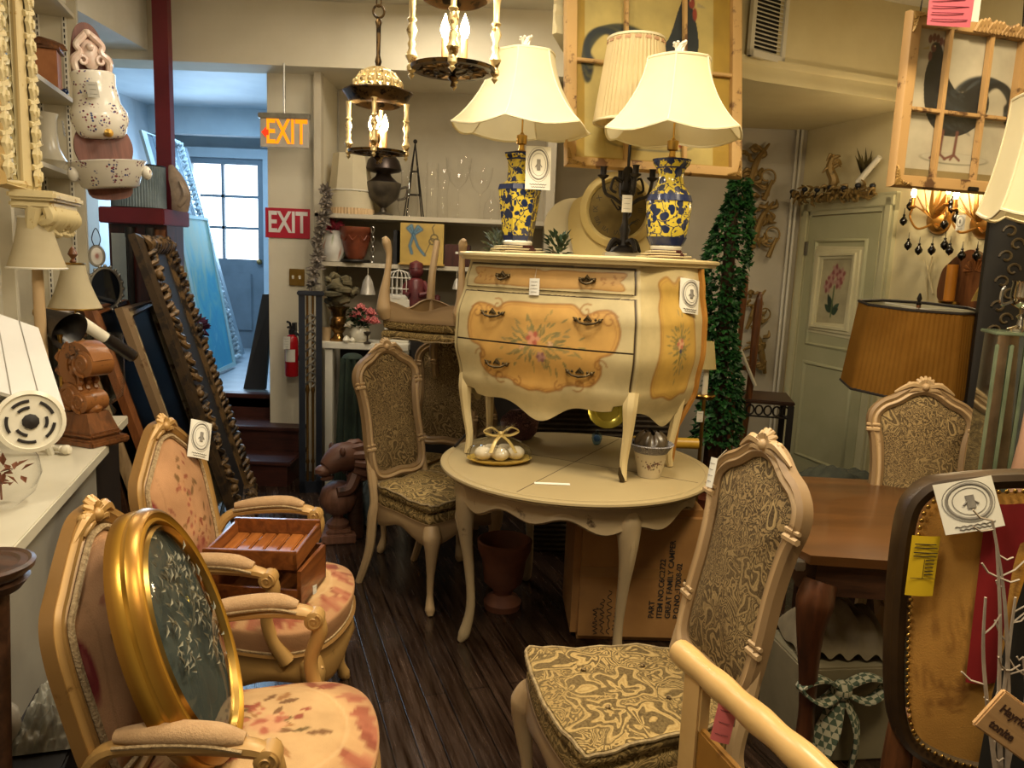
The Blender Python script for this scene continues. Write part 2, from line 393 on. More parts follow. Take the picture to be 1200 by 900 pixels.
# pier with the exit signs, header over passage and bookcase
struct(MB().box((-1.79, 5.6, 0), (-1.40, 6.15, 3.25)).build('wall_pier', m_wall))
b = MB().box((-4.6, 5.36, 2.84), (.38, 5.62, 3.25)); struct(b.build('trim_header', m_wall))
struct(MB().box((-1.40, 5.62, 2.84), (.38, 6.05, 2.9)).build('trim_recess_top', m_wall))
struct(MB().box((-2.78, 4.3, 2.9), (-2.5, 5.36, 3.25)).build('trim_beam', m_white))
# passage
struct(MB().box((-4.2, 5.75, .44), (-1.6, 8.7, .54)).build('floor_passage', simple('passage_floor', '6f7d88', '8a97a0', 5, .45)))
struct(MB().box((-4.3, 8.6, .5), (-1.5, 8.7, 3.3)).build('wall_passage_back', m_blue))
struct(MB().box((-1.79, 6.15, .5), (-1.7, 8.6, 3.3)).build('wall_passage_right', m_blue))
struct(MB().box((-3.95, 5.75, .5), (-3.85, 8.6, 3.3)).build('wall_passage_left', m_blue))
struct(MB().box((-4.6, 5.62, 0), (wl1.x + .02, 5.74, 3.25)).build('wall_passage_front', m_wall))
struct(MB().box((-4.3, 5.62, 3.05), (-1.5, 8.7, 3.15)).build('ceiling_passage', m_blue))
struct(MB().box((-4.2, 8.2, 2.78), (-1.7, 8.32, 3.05)).build('trim_passage_beam', m_blue))
b = MB(); b.box((-2.75, 5.17, 0), (-1.54, 5.80, .15)).box((-2.75, 5.15, .15), (-1.51, 5.62, .18), .008)
b.box((-2.75, 5.45, .18), (-1.54, 5.6, .33)).box((-2.75, 5.43, .33), (-1.51, 5.6, .36), .008).box((-2.75, 5.6, .18), (-1.80, 5.8, .33)).box((-2.75, 5.6, .33), (-1.80, 5.8, .36))
b.box((-2.75, 5.75, .36), (-1.80, 5.83, .51)).box((-2.75, 5.73, .51), (-1.80, 5.83, .545), .006)
o = b.build('floor_steps', m_step); struct(o); o['label'] = 'dark red wooden steps up to the blue passage'
# passage door with six panes
d1 = thing('door_1', 'blue painted door with daylit window panes at the end of the passage', 'door', (0, 0, 0)); d1['kind'] = 'structure'
dl, dr = P(222, 300, 8.55).x, P(312, 300, 8.55).x
zt, zb = P(266, 186, 8.55).z, .54; wz0, wz1 = P(266, 303, 8.55).z, P(266, 193, 8.55).z
m_bdoor = simple('blue_door_paint', '66727b', '74808a', 4, .5)
b = MB().box((dl, 8.5, zb), (dl + .07, 8.58, zt)).box((dr - .07, 8.5, zb), (dr, 8.58, zt)).box((dl + .07, 8.5, zb), (dr - .07, 8.58, wz0)).box((dl + .07, 8.5, wz1), (dr - .07, 8.58, zt))
b.box((dl + .14, 8.48, zb + .2), (dr - .14, 8.5, wz0 - .15), .01); b.build('door_leaf', m_bdoor, d1)
b = MB(); x0, x1 = dl + .07, dr - .07
for k in (1,): xm = x0 + (x1 - x0) * .46; b.box((xm - .014, 8.51, wz0), (xm + .014, 8.57, wz1))
for k in (1, 2): zm = wz0 + (wz1 - wz0) * k / 3; b.box((x0, 8.51, zm - .014), (x1, 8.57, zm + .014))
b.build('glazing_bars', m_bdoor, d1)
MB().box((x0, 8.56, wz0), (x1, 8.575, wz1)).build('window_panes', emis('daylight_panes', 'e6f2ff', 5.0), d1)
b = MB().at((dr - .05, 8.47, 1.5)).sphere((0, 0, 0), .03); b.build('door_knob', simple('dull_brass', '8a744a', 'a58b58', 8, .35, 1), d1)
b = MB().box((dl - .12, 8.46, zb), (dl, 8.6, zt + .1)).box((dr, 8.46, zb), (dr + .1, 8.6, zt + .1)).box((dl, 8.46, zt), (dr, 8.6, zt + .1)); struct(b.build('trim_passage_door', m_blue))
# soffit over the right half of the room
sA, sB, sC = P(647, 42, 3.83), P(880, 97, 4.60), P(1045, 120, 4.98); SZ = 2.68
sd = (sB - sA); sd.z = 0
poly = [(sA.x, sA.y), (sB.x, sB.y), (sC.x, sC.y), (3.2, sC.y + .25), (3.2, 6.04), (.385, 6.04), (.385, 5.0)]
struct(MB().prism(poly, 3.25 - SZ, SZ).build('ceiling_soffit', m_wallwarm))
pts = [V(sA.x, sA.y, SZ), V(sB.x, sB.y, SZ), V(sC.x, sC.y, SZ), V(3.2, sC.y + .25, SZ)]
b = MB().sweep(pts, [(0, 0), (0, .13), (.02, .13), (.022, .10), (.014, .09), (.02, .05), (.034, .03), (.034, 0)][::-1], closed=False, N=(0, 0, 1))
struct(b.build('trim_soffit_moulding', m_wallwarm))
# AC vent on the soffit face
sdn = V(sd.x, sd.y, 0).normalized(); vrz = math.atan2(sdn.y, sdn.x)
vt = thing('air_vent', 'white louvred air vent on the soffit beside the middle rooster window', 'air vent', P(898, 32, 4.6), vrz)
vloc = V(sB.x, sB.y, 0) + sdn * .05; vt.location = V(vloc.x + .03, vloc.y - .03, 3.0)
b = MB(); w, h = .15, .2
b.box((-w, -.012, -h), (-w + .03, .012, h)).box((w - .03, -.012, -h), (w, .012, h)).box((-w, -.012, -h), (w, .012, -h + .035)).box((-w, -.012, h - .03), (w, .012, h)); b.build('vent_frame', m_white, vt)
b = MB()
for k in range(15): b.at((0, .004, -h + .045 + k * .0225), (.7, 0, 0)).box((-w + .03, -.009, -.0015), (w - .03, .009, .0015))
b.build('louvre_slats', m_white, vt); MB().box((-w + .03, .008, -h + .03), (w - .03, .012, h - .03)).build('dark_backing', simple('vent_dark', '15120c', '1c1810', 5, .9), vt)
# right hand panelled door with trim
dz = 2.03
d2 = thing('door_2', 'pale green panelled door with cream trim on the right wall', 'door', RP(0, 0), RRZ); d2['kind'] = 'structure'
m_gdoor = simple('sage_door_paint', 'a3a17c', 'b0ad88', 3, .55)
b = MB(); a0, a1 = .17, .90
b.box((a0, -.035, 0), (a1, -.005, dz)); b.build('door_leaf', m_gdoor, d2)
b = MB()
for (z0, z1) in ((.25, .95), (1.1, 1.85)):
    pth = [V(a0 + .11, -.035, z0), V(a1 - .11, -.035, z0), V(a1 - .11, -.035, z1), V(a0 + .11, -.035, z1)]
    b.sweep(pth, [(-.012, 0), (0, .014), (.014, .008), (.02, 0)], True, (0, -1, 0))
b.build('panel_moulding', m_gdoor, d2)
b = MB()
for z in (.3, 1.75): b.box((a0 - .012, -.05, z), (a0 + .012, -.034, z + .1))
b.build('hinge', simple('dull_steel', '77736a', '8a857a', 9, .4, .8), d2)
b = MB()
for (u0, u1) in ((a0 - .11, a0), (a1, a1 + .11)):
    b.box((u0, -.03, 0), (u1, 0, dz + .12)).box((u0 + .03, -.045, 0), (u1 - .02, -.03, dz + .1), .006)
b.box((a0 - .11, -.03, dz + .01), (a1 + .11, 0, dz + .13)).box((a0 - .11, -.045, dz + .04), (a1 + .11, -.03, dz + .11), .006)
o = b.build('trim_door_casing', simple('cream_green_trim', 'b9b48e', 'c6c19b', 3, .5)); o.location = RP(0, 0); o.rotation_euler = (0, 0, RRZ); struct(o)
b = MB(); 
for u in (.0, .022): b.at().tube([C2 + V(-.05 - u * 1.5, -.03, 0), C2 + V(-.05 - u * 1.5, -.03, SZ)], .011, 8)
struct(b.build('trim_corner_pipes', m_white))
b = MB().box((-1.80, 5.585, 0), (-1.40, 5.6, .13)); struct(b.build('baseboard_pier', m_white))
# ================================================================== HERO FURNITURE
m_cream_worn = worn('distressed_cream_paint', 'a99776', '4e3c28', 8, .62, .5, True, 0, 'ab9673')
m_cream_clean = worn('table_cream_paint', 'a3936c', '6a5638', 6, .70, .45, True, 0, '978560')
m_limed = worn('limed_carved_wood', 'a58962', '6e5434', 12, .64, .5, True, 0, 'bea27a')
m_gold = worn('rubbed_gilt_wood', 'a67f44', '6e4c22', 10, .63, .42, True, .15, 'b8935a')
m_pais = paisley('paisley_tapestry', '8d7650', '705c3e', '3a2d1e', 'ab9466')
m_pais_l = paisley('paisley_seat_tapestry', '9c8250', '806a40', '463820', 'b59c68', .8)
m_welt = simple('twisted_welt_cord', 'a08c64', '6f5d40', 60, .85)
m_tap = vcol('floral_tapestry', .9, .35, 260, tint=('c4b39c', 'e8d8c2'))
m_peach = simple('peach_arm_fabric', 'a5845e', 'b3926b', 30, .9, bump=.25, bscale=200)
m_braid = simple('cream_gimp_braid', 'b79f78', '8a7250', 120, .9, bump=.5, bscale=160)
m_paper = simple('white_tag_paper', 'd8d4c6', 'e2dfd3', 6, .8)
m_ink = simple('black_ink', '1d1a18', '2a2623', 6, .8)
m_ink2 = simple('grey_stamp_ink', '6e6a64', '8a857c', 30, .8)
m_string = simple('tag_string', 'b8ab92', 'cfc4ae', 20, .9)
def outline_pts(half, n=6): return smooth2(mirror2(half), n)
def cabriole(mb, top, d, h, r=(.034, .045, .030, .018, .015, .024, .012), spread=.05, seg=10):
    """S-curved leg from point top down h, kicking along unit direction d (xy)"""
    t = Vector(top); d = V(d[0], d[1], 0).normalized()
    k = [(0, 0), (.35, .12), (.42, .28), (.1, .55), (-.05, .78), (.25, .94), (.55, 1.0)]
    pts = catmull([t + d * spread * a - V(0, 0, h * b) for a, b in k], 5)
    return mb.tube(pts, list(r), seg)
def lin_off(pts, c, d):  # shrink an outline towards its middle by about d
    out = []; n = len(pts)
    for i in range(n):
        a, b = pts[i - 1], pts[(i + 1) % n]; t = Vector((b[0] - a[0], b[1] - a[1])).normalized(); nn = Vector((-t.y, t.x))
        if nn.dot(Vector((c[0] - pts[i][0], c[1] - pts[i][1]))) < 0: nn = -nn
        out.append((pts[i][0] + nn.x * d, pts[i][1] + nn.y * d))
    return out
def paper_tag(parent, M, w, h, name='price_tag', emblem=False, m=None, curl=.15, lines=3):
    """paper label in its own plane (x across, y up, z out of the face)"""
    b = MB().mat(M)
    b.grid(lambda u, v: (w * (u - .5), h * (v - .5), curl * w * (math.cos(PI * (u - .5)) - .3) * .5), 9, 6)
    b.grid(lambda u, v: (w * (u - .5), h * (v - .5), curl * w * (math.cos(PI * (u - .5)) - .3) * .5 - .0012), 9, 6, flip=True)
    o = b.build(name, m or m_paper, parent)
    b = MB().mat(M); zz = lambda x: curl * w * (math.cos(PI * x / w) - .3) * .5 + .0012
    if emblem:
        for rr, wd in ((.34, .045), (.26, .012), (.40, .012)):
            b.tube([(w * rr * 1.1 * math.cos(a), h * (.08 + rr * math.sin(a)), zz(w * rr * 1.1 * math.cos(a))) for a in np.linspace(0, 2 * PI, 25)[:-1]], w * wd * .6, 4, True, (.4, 1))
        b.tube([(0, h * -.05, zz(0)), (0, h * .2, zz(0))], w * .08, 6, flat=(.3, 1)).tube([(-w * .13, h * .02, zz(0)), (0, h * .14, zz(0)), (w * .13, h * .02, zz(0))], w * .018, 5)
        ys = [-.38, -.44]
    else: ys = [(.3 - .6 * k / max(1, lines - 1)) for k in range(lines)]
    for i, y in enumerate(ys):
        L = w * (.34 - .06 * (i % 2)); b.tube([(-L + 2 * L * t, h * (y + .012 * math.sin(t * 40 + i)), zz(-L + 2 * L * t)) for t in np.linspace(0, 1, 24)], w * .011, 4)
    b.build('print', m_ink2 if emblem else m_ink, o); return o
def frame_mat(origin, xdir, zdir):   # matrix with x along xdir and z along zdir
    z = Vector(zdir).normalized(); x = Vector(xdir); x = (x - z * x.dot(z)).normalized(); y = z.cross(x)
    m = Matrix((x, y, z)).transposed().to_4x4(); m.translation = Vector(origin); return m
def carved_crest(mb, fn, c, w, h):
    """cluster of leaves and a shell; fn maps (w,h,n) to 3-d"""
    cx, cy = c
    def scr(pts, r): mb.tube([fn(*p) for p in catmull(pts, 5)], r, 6)
    for k in range(7):
        a = PI * (.1 + .8 * k / 6); mb.tube([fn(cx, cy, .012), fn(cx + w * .28 * math.cos(a), cy + h * .55 * math.sin(a), .02), fn(cx + w * .4 * math.cos(a), cy + h * .85 * math.sin(a), .012)], [.008, .011, .005], 6)
    for sg in (-1, 1):
        scr([(cx + sg * w * .08, cy - h * .1, .012), (cx + sg * w * .45, cy + h * .1, .022), (cx + sg * w * .8, cy - h * .25, .016), (cx + sg * w * 1.05, cy - h * .6, .01)], [.012, .013, .009, .004])
        scr([(cx + sg * w * .1, cy - h * .3, .014), (cx + sg * w * .4, cy - h * .3, .02), (cx + sg * w * .62, cy - h * .6, .014)], [.009, .009, .004])
        mb.sphere(fn(cx + sg * w * .55, cy + h * .12, .018), .012, 8)
    mb.sphere(fn(cx, cy - h * .05, .022), .016, 10)
# ---------------------------------------------------------------- paisley side chair (front = +X)
SC_OUT = outline_pts([(0, .125), (.09, .118), (.15, .135), (.178, .19), (.182, .30), (.178, .42), (.186, .53), (.203, .60), (.196, .65), (.160, .69), (.11, .715), (.055, .752), (0, .765)])
def side_chair(name, label, loc, rz, group=None, cushion=True, tag_at=None):
    t = thing(name, label, 'chair', loc, rz, group)
    ln = math.radians(11); O = V(-.205, 0, .42); hx, nx = V(-math.sin(ln), 0, math.cos(ln)), V(math.cos(ln), 0, math.sin(ln))
    fn = lambda w, h, n=0: O + V(0, w, 0) + hx * h + nx * n
    b = MB()
    pts = [fn(w, h) for w, h in SC_OUT]
    prof = [(-.034, -.012), (-.036, .012), (-.022, .022), (-.012, .016), (0, .026), (.012, .016), (.014, -.012)]
    b.sweep(pts, prof, True, nx)
    for sg in (-1, 1):
        for hh in (.575, .27):
            b.tube([fn(sg * (.150 if hh < .4 else .170), hh, .02), fn(sg * (.2 if hh < .4 else .222), hh, .018)], .009, 6).tube([fn(sg * (.150 if hh < .4 else .170), hh + .02, .02), fn(sg * (.2 if hh < .4 else .222), hh + .02, .018)], .006, 6)
    carved_crest(b, fn, (0, .765), .11, .05)
    b.build('back_frame', m_limed, t)
    inn = lin_off(SC_OUT, (0, .42), .03)
    b = MB(); b.dome([fn(w, h, .004) for w, h in inn], fn(0, .42, .004), nx, .03, 9, 2.6)
    b.dome([fn(w, h, -.004) for w, h in inn][::-1], fn(0, .42, -.004), -nx, .012, 4, 2.6)
    bp = b.build('back_upholstery', m_pais, t)
    MB().tube([fn(w, h, .010) for w, h in inn], .0055, 6, True).build('welting', m_welt, bp)
    for sg in (-1, 1):
        b = MB(); p = catmull([fn(sg * .176, .25), fn(sg * .176, .14), fn(sg * .178, .02), V(-.215, sg * .185, .36), V(-.235, sg * .188, .18), V(-.30, sg * .195, .0)], 5)
        b.tube(p, [.018, .024, .024, .026, .022, .018], 8, up=(1, 0, 0)); b.build('rear_leg', m_limed, t)
        b = MB(); cabriole(b, (.205, sg * .215, .42), (1, sg * .8), .42); b.build('front_leg', m_limed, t)
    seat = smooth2([(-.20, -.17), (-.21, 0), (-.20, .17), (0, .215), (.19, .245), (.225, .20), (.245, 0), (.225, -.20), (.19, -.245), (0, -.215)], 6)
    n = len(seat); b = MB()
    def rail(u, v):
        i = int(round(u * n)) % n; x, y = seat[i]; s = 1.0 if v < .5 else .93
        a = math.atan2(y, x); zb = .355 + .022 * math.cos(4 * a)
        z = [zb, zb - .004, zb + .02, .41, .435, .435][min(5, int(round(v * 5)))]; k = [.95, .99, 1.01, .995, 1.0, .95][min(5, int(round(v * 5)))]
        return (x * k, y * k, z)
    b.grid(rail, n, 6, cu=True); b.build('seat_rail', m_limed, t)
    b = MB()
    def pad(u, v):
        i = int(round(u * n)) % n; x, y = seat[i]; k, z = [(.95, .42), (.985, .435), (.99, .455), (.97, .472), (.9, .482)][min(4, int(round(v * 4)))]; return (x * k, y * k, z)
    b.grid(pad, n, 5, cu=True); b.dome([(x * .9, y * .9, .482) for x, y in seat], (0.01, 0, .482), (0, 0, 1), .012, 5)
    b.build('seat', m_pais_l, t)
    if cushion:
        cu = [(x * .99 + .005, y * 1.0) for x, y in seat]; b = MB()
        wob = lambda i: .004 * math.sin(i * .7) + .003 * math.sin(i * 1.9)
        def cw(u, v):
            i = int(round(u * n)) % n; x, y = cu[i]; k, z = [(.97, .486), (1.0, .497), (1.015, .508), (1.0, .519), (.97, .524)][min(4, int(round(v * 4)))]; return (x * k, y * k, z + wob(i) * (z - .48) * 20)
        b.grid(cw, n, 5, cu=True)
        R = 14
        vs = []
        for j in range(R + 1):
            k = .97 * (1 - j / R) + 1e-3
            for i in range(n):
                x, y = cu[i]; d = 0
                for bx, by in ((.1, .09), (.1, -.09), (-.07, .08), (-.07, -.08), (.02, 0)): d += .010 * math.exp(-((x * k - bx) ** 2 + (y * k - by) ** 2) / .0012)
                vs.append((x * k, y * k, .524 + .018 * (1 - k ** 3) - d + wob(i) * .8 * k))
        b.add(vs, [(j * n + i, j * n + (i + 1) % n, (j + 1) * n + (i + 1) % n, (j + 1) * n + i) for j in range(R) for i in range(n)])
        b.add([(x * .97, y * .97, .486) for x, y in cu], [tuple(range(n))[::-1]])
        c = b.build('seat_cushion', m_pais_l, t)
        MB().tube([(x * 1.0, y * 1.0, .523 + wob(i)) for i, (x, y) in enumerate(cu)], .005, 6, True).build('piping', m_welt, c)
        for bx, by in ((.1, .09), (.1, -.09), (-.07, .08), (-.07, -.08)): MB().sphere((bx, by, .535), .008, 8, (1, 1, .6)).build('button', m_pais, c)
    if tag_at:
        w, h = tag_at; b = MB(); p = fn(w, h, .03)
        o = paper_tag(t, frame_mat(fn(w * 1.02, h - .055, .045), (0, 1, .12), nx), .034, .085, lines=4)
        MB().tube([fn(w * .9, h + .02, .028), fn(w * .95, h, .036), fn(w, h - .02, .042)], .0012, 5).build('string', m_string, o)
    return t
# ---------------------------------------------------------------- floral armchair (front = +X)
AC_OUT = outline_pts([(0, .075), (.13, .075), (.205, .10), (.238, .18), (.25, .32), (.252, .43), (.235, .50), (.185, .545), (.12, .595), (.055, .637), (0, .645)])
def tap_seat(pt, seedv):
    rnd = random.Random(seedv)
    pt.ell(0, 0, .30, .30, 0, 'dcbd92', .3)
    for k in range(16):   # rust acanthus around the border
        a = 2 * PI * k / 16 + rnd.uniform(-.1, .1); r = .215
        x, y = r * math.cos(a), r * math.sin(a)
        for q in range(5): pt.leaf(x + rnd.uniform(-.02, .02), y + rnd.uniform(-.02, .02), rnd.uniform(.06, .11), rnd.uniform(.012, .02), a + rnd.uniform(-.9, .9), rnd.choice(['a8604c', 'b87560', '96503e', 'c48a70']), .9)
    pt.line([(.2 * math.cos(a), .2 * math.sin(a)) for a in np.linspace(0, 2 * PI, 60)], .004, 'e3cda6', .8)
    pt.ell(0, 0, .20, .20, 0, 'dfc49a', .12)
    for k in range(30):
        a = rnd.uniform(0, 2 * PI); r = rnd.uniform(.02, .12); pt.leaf(r * math.cos(a), r * math.sin(a), rnd.uniform(.03, .065), rnd.uniform(.007, .013), a + rnd.uniform(-1.2, 1.2), rnd.choice(['8a6a48', '9c5040', '7b6a45', 'a8604c', 'c9a578', 'b48a5c']))
    for k in range(7):
        a = rnd.uniform(0, 2 * PI); r = rnd.uniform(.0, .1); pt.flower(r * math.cos(a), r * math.sin(a), rnd.uniform(.018, .034), 'c9876c', 'e2c19c', 6, a)
    pt.flower(.02, .0, .042, 'bb7460', 'e0b795', 7)
def tap_back(pt, seedv):
    rnd = random.Random(seedv)
    for k in range(46):
        h = rnd.uniform(.14, .52); sp = .06 + .05 * math.sin((h - .1) / .5 * PI); x = rnd.gauss(0, sp * .6)
        pt.leaf(x, h, rnd.uniform(.025, .05), rnd.uniform(.006, .011), rnd.uniform(0, 6.3), rnd.choice(['a0583f', '8c6a3f', 'a8705a', '7d6236', 'b98f63']), .9)
    for k in range(9):
        pt.flower(rnd.gauss(.0, .04), rnd.uniform(.17, .47), rnd.uniform(.014, .026), 'b4705c', 'd9ad88', 5, k)
    pt.flower(.0, .2, .05, 'a8584c', 'c98c74', 7)
    for k in range(14): pt.leaf(rnd.uniform(-.12, .12), rnd.uniform(.08, .18), .07, .014, rnd.uniform(.6, 2.4), rnd.choice(['9c5348', 'b0705e', 'c08a70']), .8)
    pt.ell(-.195, .37, .022, .085, .06, '8e2f35', .25); pt.ell(-.195, .39, .008, .04, .1, 'b86a66', .5, .7); pt.line([(-.165, .1), (-.16, .3), (-.14, .5)], .003, 'b99674', .7)
def armchair(label, loc, rz, seedv, emblem_tag=False):
    t = thing('armchair', label, 'armchair', loc, rz, 'gilt armchairs with floral tapestry')
    ln = math.radians(12); O = V(-.235, 0, .40); hx, nx = V(-math.sin(ln), 0, math.cos(ln)), V(math.cos(ln), 0, math.sin(ln))
    fn = lambda w, h, n=0: O + V(0, w, 0) + hx * h + nx * n
    b = MB(); prof = [(-.030, -.016), (-.034, .006), (-.026, .014), (-.020, .006), (-.008, .020), (.004, .020), (.010, .010), (.016, .010), (.018, -.016)]
    b.sweep([fn(w, h) for w, h in AC_OUT], prof, True, nx); carved_crest(b, fn, (0, .643), .10, .05); b.build('back_frame', m_gold, t)
    inn = lin_off(AC_OUT, (0, .33), .034); b = MB()
    b.dome([fn(w, h, .006) for w, h in inn], fn(0, .33, .006), nx, .045, 46, 2.4)
    col = Paint([(q - O).dot(V(0, 1, 0)) for q in b.v], [(q - O).dot(hx) for q in b.v], 'cfa885'); tap_back(col, seedv)
    nb = len(b.v); b.dome([fn(w, h, -.012) for w, h in inn][::-1], fn(0, .33, -.012), -nx, .02, 5)
    cc = np.vstack([col.C, np.tile(np.array(lin('c2a07c')), (len(b.v) - nb, 1))])
    bp = b.build('back_upholstery', m_tap, t, colors=cc)
    MB().tube([fn(w, h, .014) for w, h in lin_off(inn, (0, .33), .006)], .008, 6, True).build('braid_trim', m_braid, bp)
    seat = smooth2([(-.23, -.20), (-.235, 0), (-.23, .20), (-.05, .265), (.13, .285), (.235, .20), (.275, 0), (.235, -.20), (.13, -.285), (-.05, -.265)], 10); n = len(seat)
    b = MB()
    def rail(u, v):
        i = int(round(u * n)) % n; x, y = seat[i]; a = math.atan2(y, x); zb = .275 + .024 * math.cos(5 * a); j = min(6, int(round(v * 6)))
        z = [zb + .01, zb - .004, zb + .016, .33, .35, .375, .38][j]; k = [.93, .99, 1.01, .985, .99, 1.02, .95][j]; return (x * k, y * k, z)
    b.grid(rail, n, 7, cu=True)
    for sg in (-1, 1):   # carved knee blocks on the front corners
        b.sphere((.185, sg * .245, .335), .034, 10, (1, 1, 1.1))
        for q in (-1, 0, 1): b.tube([(.19, sg * .25, .36), (.215 + q * .012, sg * (.268 - q * .012), .33), (.2, sg * .262, .29)], [.012, .013, .005], 6)
    b.build('seat_rail', m_gold, t)
    b = MB(); R = 60; vs = []
    for j in range(R + 1):
        q = j / R
        if q < .16: k = .955 + .05 * math.sin(q / .16 * PI * .5); z = .37 + .085 * (q / .16)
        else: k = max(1.005 * (1 - (q - .16) / .84), 1e-3); z = .455 + .062 * (1 - k ** 2.6)
        for (x, y) in seat: vs.append((x * k, y * k, z))
    b.add(vs, [(j * n + i, j * n + (i + 1) % n, (j + 1) * n + (i + 1) % n, (j + 1) * n + i) for j in range(R) for i in range(n)])
    flat = [(v.x + (0 if v.z > .457 else v.x * .25), v.y + (0 if v.z > .457 else v.y * .25)) for v in b.v]
    col = Paint([f[0] for f in flat], [f[1] for f in flat], 'c9a27e'); tap_seat(col, seedv + 3); b.build('seat', m_tap, t, colors=col.C)
    MB().tube([(x * .965, y * .965, .384) for x, y in seat], .006, 5, True).build('braid_trim', m_braid, t)
    for sg in (-1, 1):
        b = MB(); p = catmull([fn(sg * .235, .12), V(-.245, sg * .225, .34), V(-.265, sg * .225, .17), V(-.335, sg * .235, 0)], 6); b.tube(p, [.026, .028, .023, .018], 8, up=(1, 0, 0)); b.build('rear_leg', m_gold, t)
        b = MB(); cabriole(b, (.19, sg * .24, .35), (1, sg * .9), .35, (.036, .04, .028, .019, .016, .024, .014)); b.build('front_leg', m_gold, t)
        b = MB(); y0, y1 = sg * .252, sg * .295
        arm = catmull([fn(sg * .245, .19), V(-.22, sg * .268, .645), V(-.06, y1 * .985, .662), V(.04, y1, .658), V(.08, y1, .645)], 6)
        b.tube(arm, [.026, .021, .022, .024, .020], 10, flat=(.8, 1.05))
        post = catmull([V(.08, y1, .65), V(.093, y1, .60), V(.07, sg * .292, .52), V(.085, sg * .285, .44), V(.13, sg * .278, .36)], 6)
        b.tube(post, [.022, .022, .019, .02, .026], 10)
        b.at((.08, y1, .638), (PI / 2, 0, 0)).lathe([(.016, -.026), (.026, -.021), (.028, 0), (.026, .021), (.016, .026)], 20); b.at()
        for s2 in (-1, 1): b.tube([V(.08 + .022 * (1 - q * .85) * math.cos(-q * 9 + 1.2), y1 + s2 * .0255, .638 + .022 * (1 - q * .85) * math.sin(-q * 9 + 1.2)) for q in np.linspace(0, 1, 20)], [.004, .003], 5)
        a = b.build('arm', m_gold, t)
        b = MB(); pd = catmull([V(-.215, sg * .269, .672), V(-.12, sg * .282, .685), V(-.03, y1 * .995, .688), V(.035, y1, .676)], 5); b.tube(pd, [.016, .027, .028, .027, .015], 12, flat=(.8, 1.0)); b.build('arm_pad', m_peach, a)
        b = MB()
        for s2 in (-1, 1): b.tube([q + V(0, s2 * .025, -.011) for q in pd], .0045, 5)
        b.build('braid_trim', m_braid, a)
    if emblem_tag:
        o = paper_tag(t, frame_mat(fn(.16, .55, .055), (0.1, 1, -.5), nx + V(0, -.5, .1)), .09, .135, 'paper_tag', True)
    return t
# ---------------------------------------------------------------- place the seats
side_chair('dining_chair', 'carved tall paisley chair in the foreground with tufted cushion and white swing tag', (.345, 1.875, 0), math.radians(195), 'carved paisley dining chairs', True, (-.165, .69))
cA = P(462, 600, 3.55)
side_chair('dining_chair', 'carved paisley chair standing on the floor left of the round table', (cA.x + .17, 3.62, 0), math.radians(-37), 'carved paisley dining chairs')
cR = P(1085, 500, 3.05)
side_chair('dining_chair', 'carved paisley chair behind the brown table, under the drum lampshade', (cR.x - .02, 2.82, 0), math.radians(-99), 'carved paisley dining chairs')
a1 = armchair('gilt armchair with floral tapestry, in front, holding the oval gilt frame', (-.56, 1.66, 0), math.radians(6), 3)
a2 = armchair('gilt armchair with floral tapestry, farther back, holding the bamboo box', (-.80, 2.50, 0), math.radians(1), 11, True)
# ---------------------------------------------------------------- round table
TC = V(.29, 3.28, 0); TR = .59; TH = .76
tb = thing('round_table', 'distressed cream round table with scalloped apron and cabriole legs', 'table', TC)
MB().lathe([(TR - .06, TH - .032), (TR - .022, TH - .03), (TR - .012, TH - .024), (TR - .012, TH - .02), (TR, TH - .012), (TR - .002, TH - .004), (TR - .01, TH), (TR - .03, TH), (TR - .034, TH - .003), (TR - .04, TH), (0, TH)], 96).build('tabletop', m_cream_clean, tb)
b = MB(); n = 144
def apr(u, v):
    a = 2 * PI * u; j = int(round(v * 6)); leg = [math.radians(q) for q in (203, 291, 23, 111)]
    q = ((a - leg[0]) % (PI / 2)) / (PI / 2); zb = .655 - .035 * (abs(math.cos(PI * q)) ** 2.5) + .018 * math.cos(6 * PI * q)
    z = [zb + .006, zb, zb + .004, zb + .025, .70, .725, .735][j]; r = [.505, .512, .525, .517, .525, .535, .55][j]
    return (r * math.cos(a), r * math.sin(a), z)
b.grid(apr, n, 7, cu=True); b.build('apron', m_cream_worn, tb)
m_beadb = simple('worn_bead_brown', '5e4a2e', '9a8660', 25, .6)
MB().tube([V(*apr(k / n, .17)) * 1.0 for k in range(n)], .006, 6, True).build('apron_bead', m_beadb, tb)
MB().tube([V((TR - .018) * math.cos(2 * PI * k / 96), (TR - .018) * math.sin(2 * PI * k / 96), TH - .0255) for k in range(96)], .0045, 5, True).build('edge_bead', m_beadb, tb)
for q in (203, 291, 23, 111):
    a = math.radians(q); d = (math.cos(a), math.sin(a)); b = MB(); cabriole(b, (d[0] * .47, d[1] * .47, .71), d, .71, (.046, .052, .038, .024, .018, .02, .026, .012), .075, 12)
    b.tube([(d[0] * .525, d[1] * .525, .66), (d[0] * .535, d[1] * .535, .56), (d[0] * .50, d[1] * .50, .38)], [.012, .014, .004], 6); b.build('leg', m_cream_worn, tb)
b = MB()
for a in (math.radians(62), math.radians(152)): b.at((0, 0, 0), (0, 0, a)).box((-TR + .045, -.0016, TH - .0005), (TR - .045, .0016, TH + .0006))
b.build('leaf_seam', simple('dark_seam', '3a2d1e', '4a3a28', 5, .8), tb)
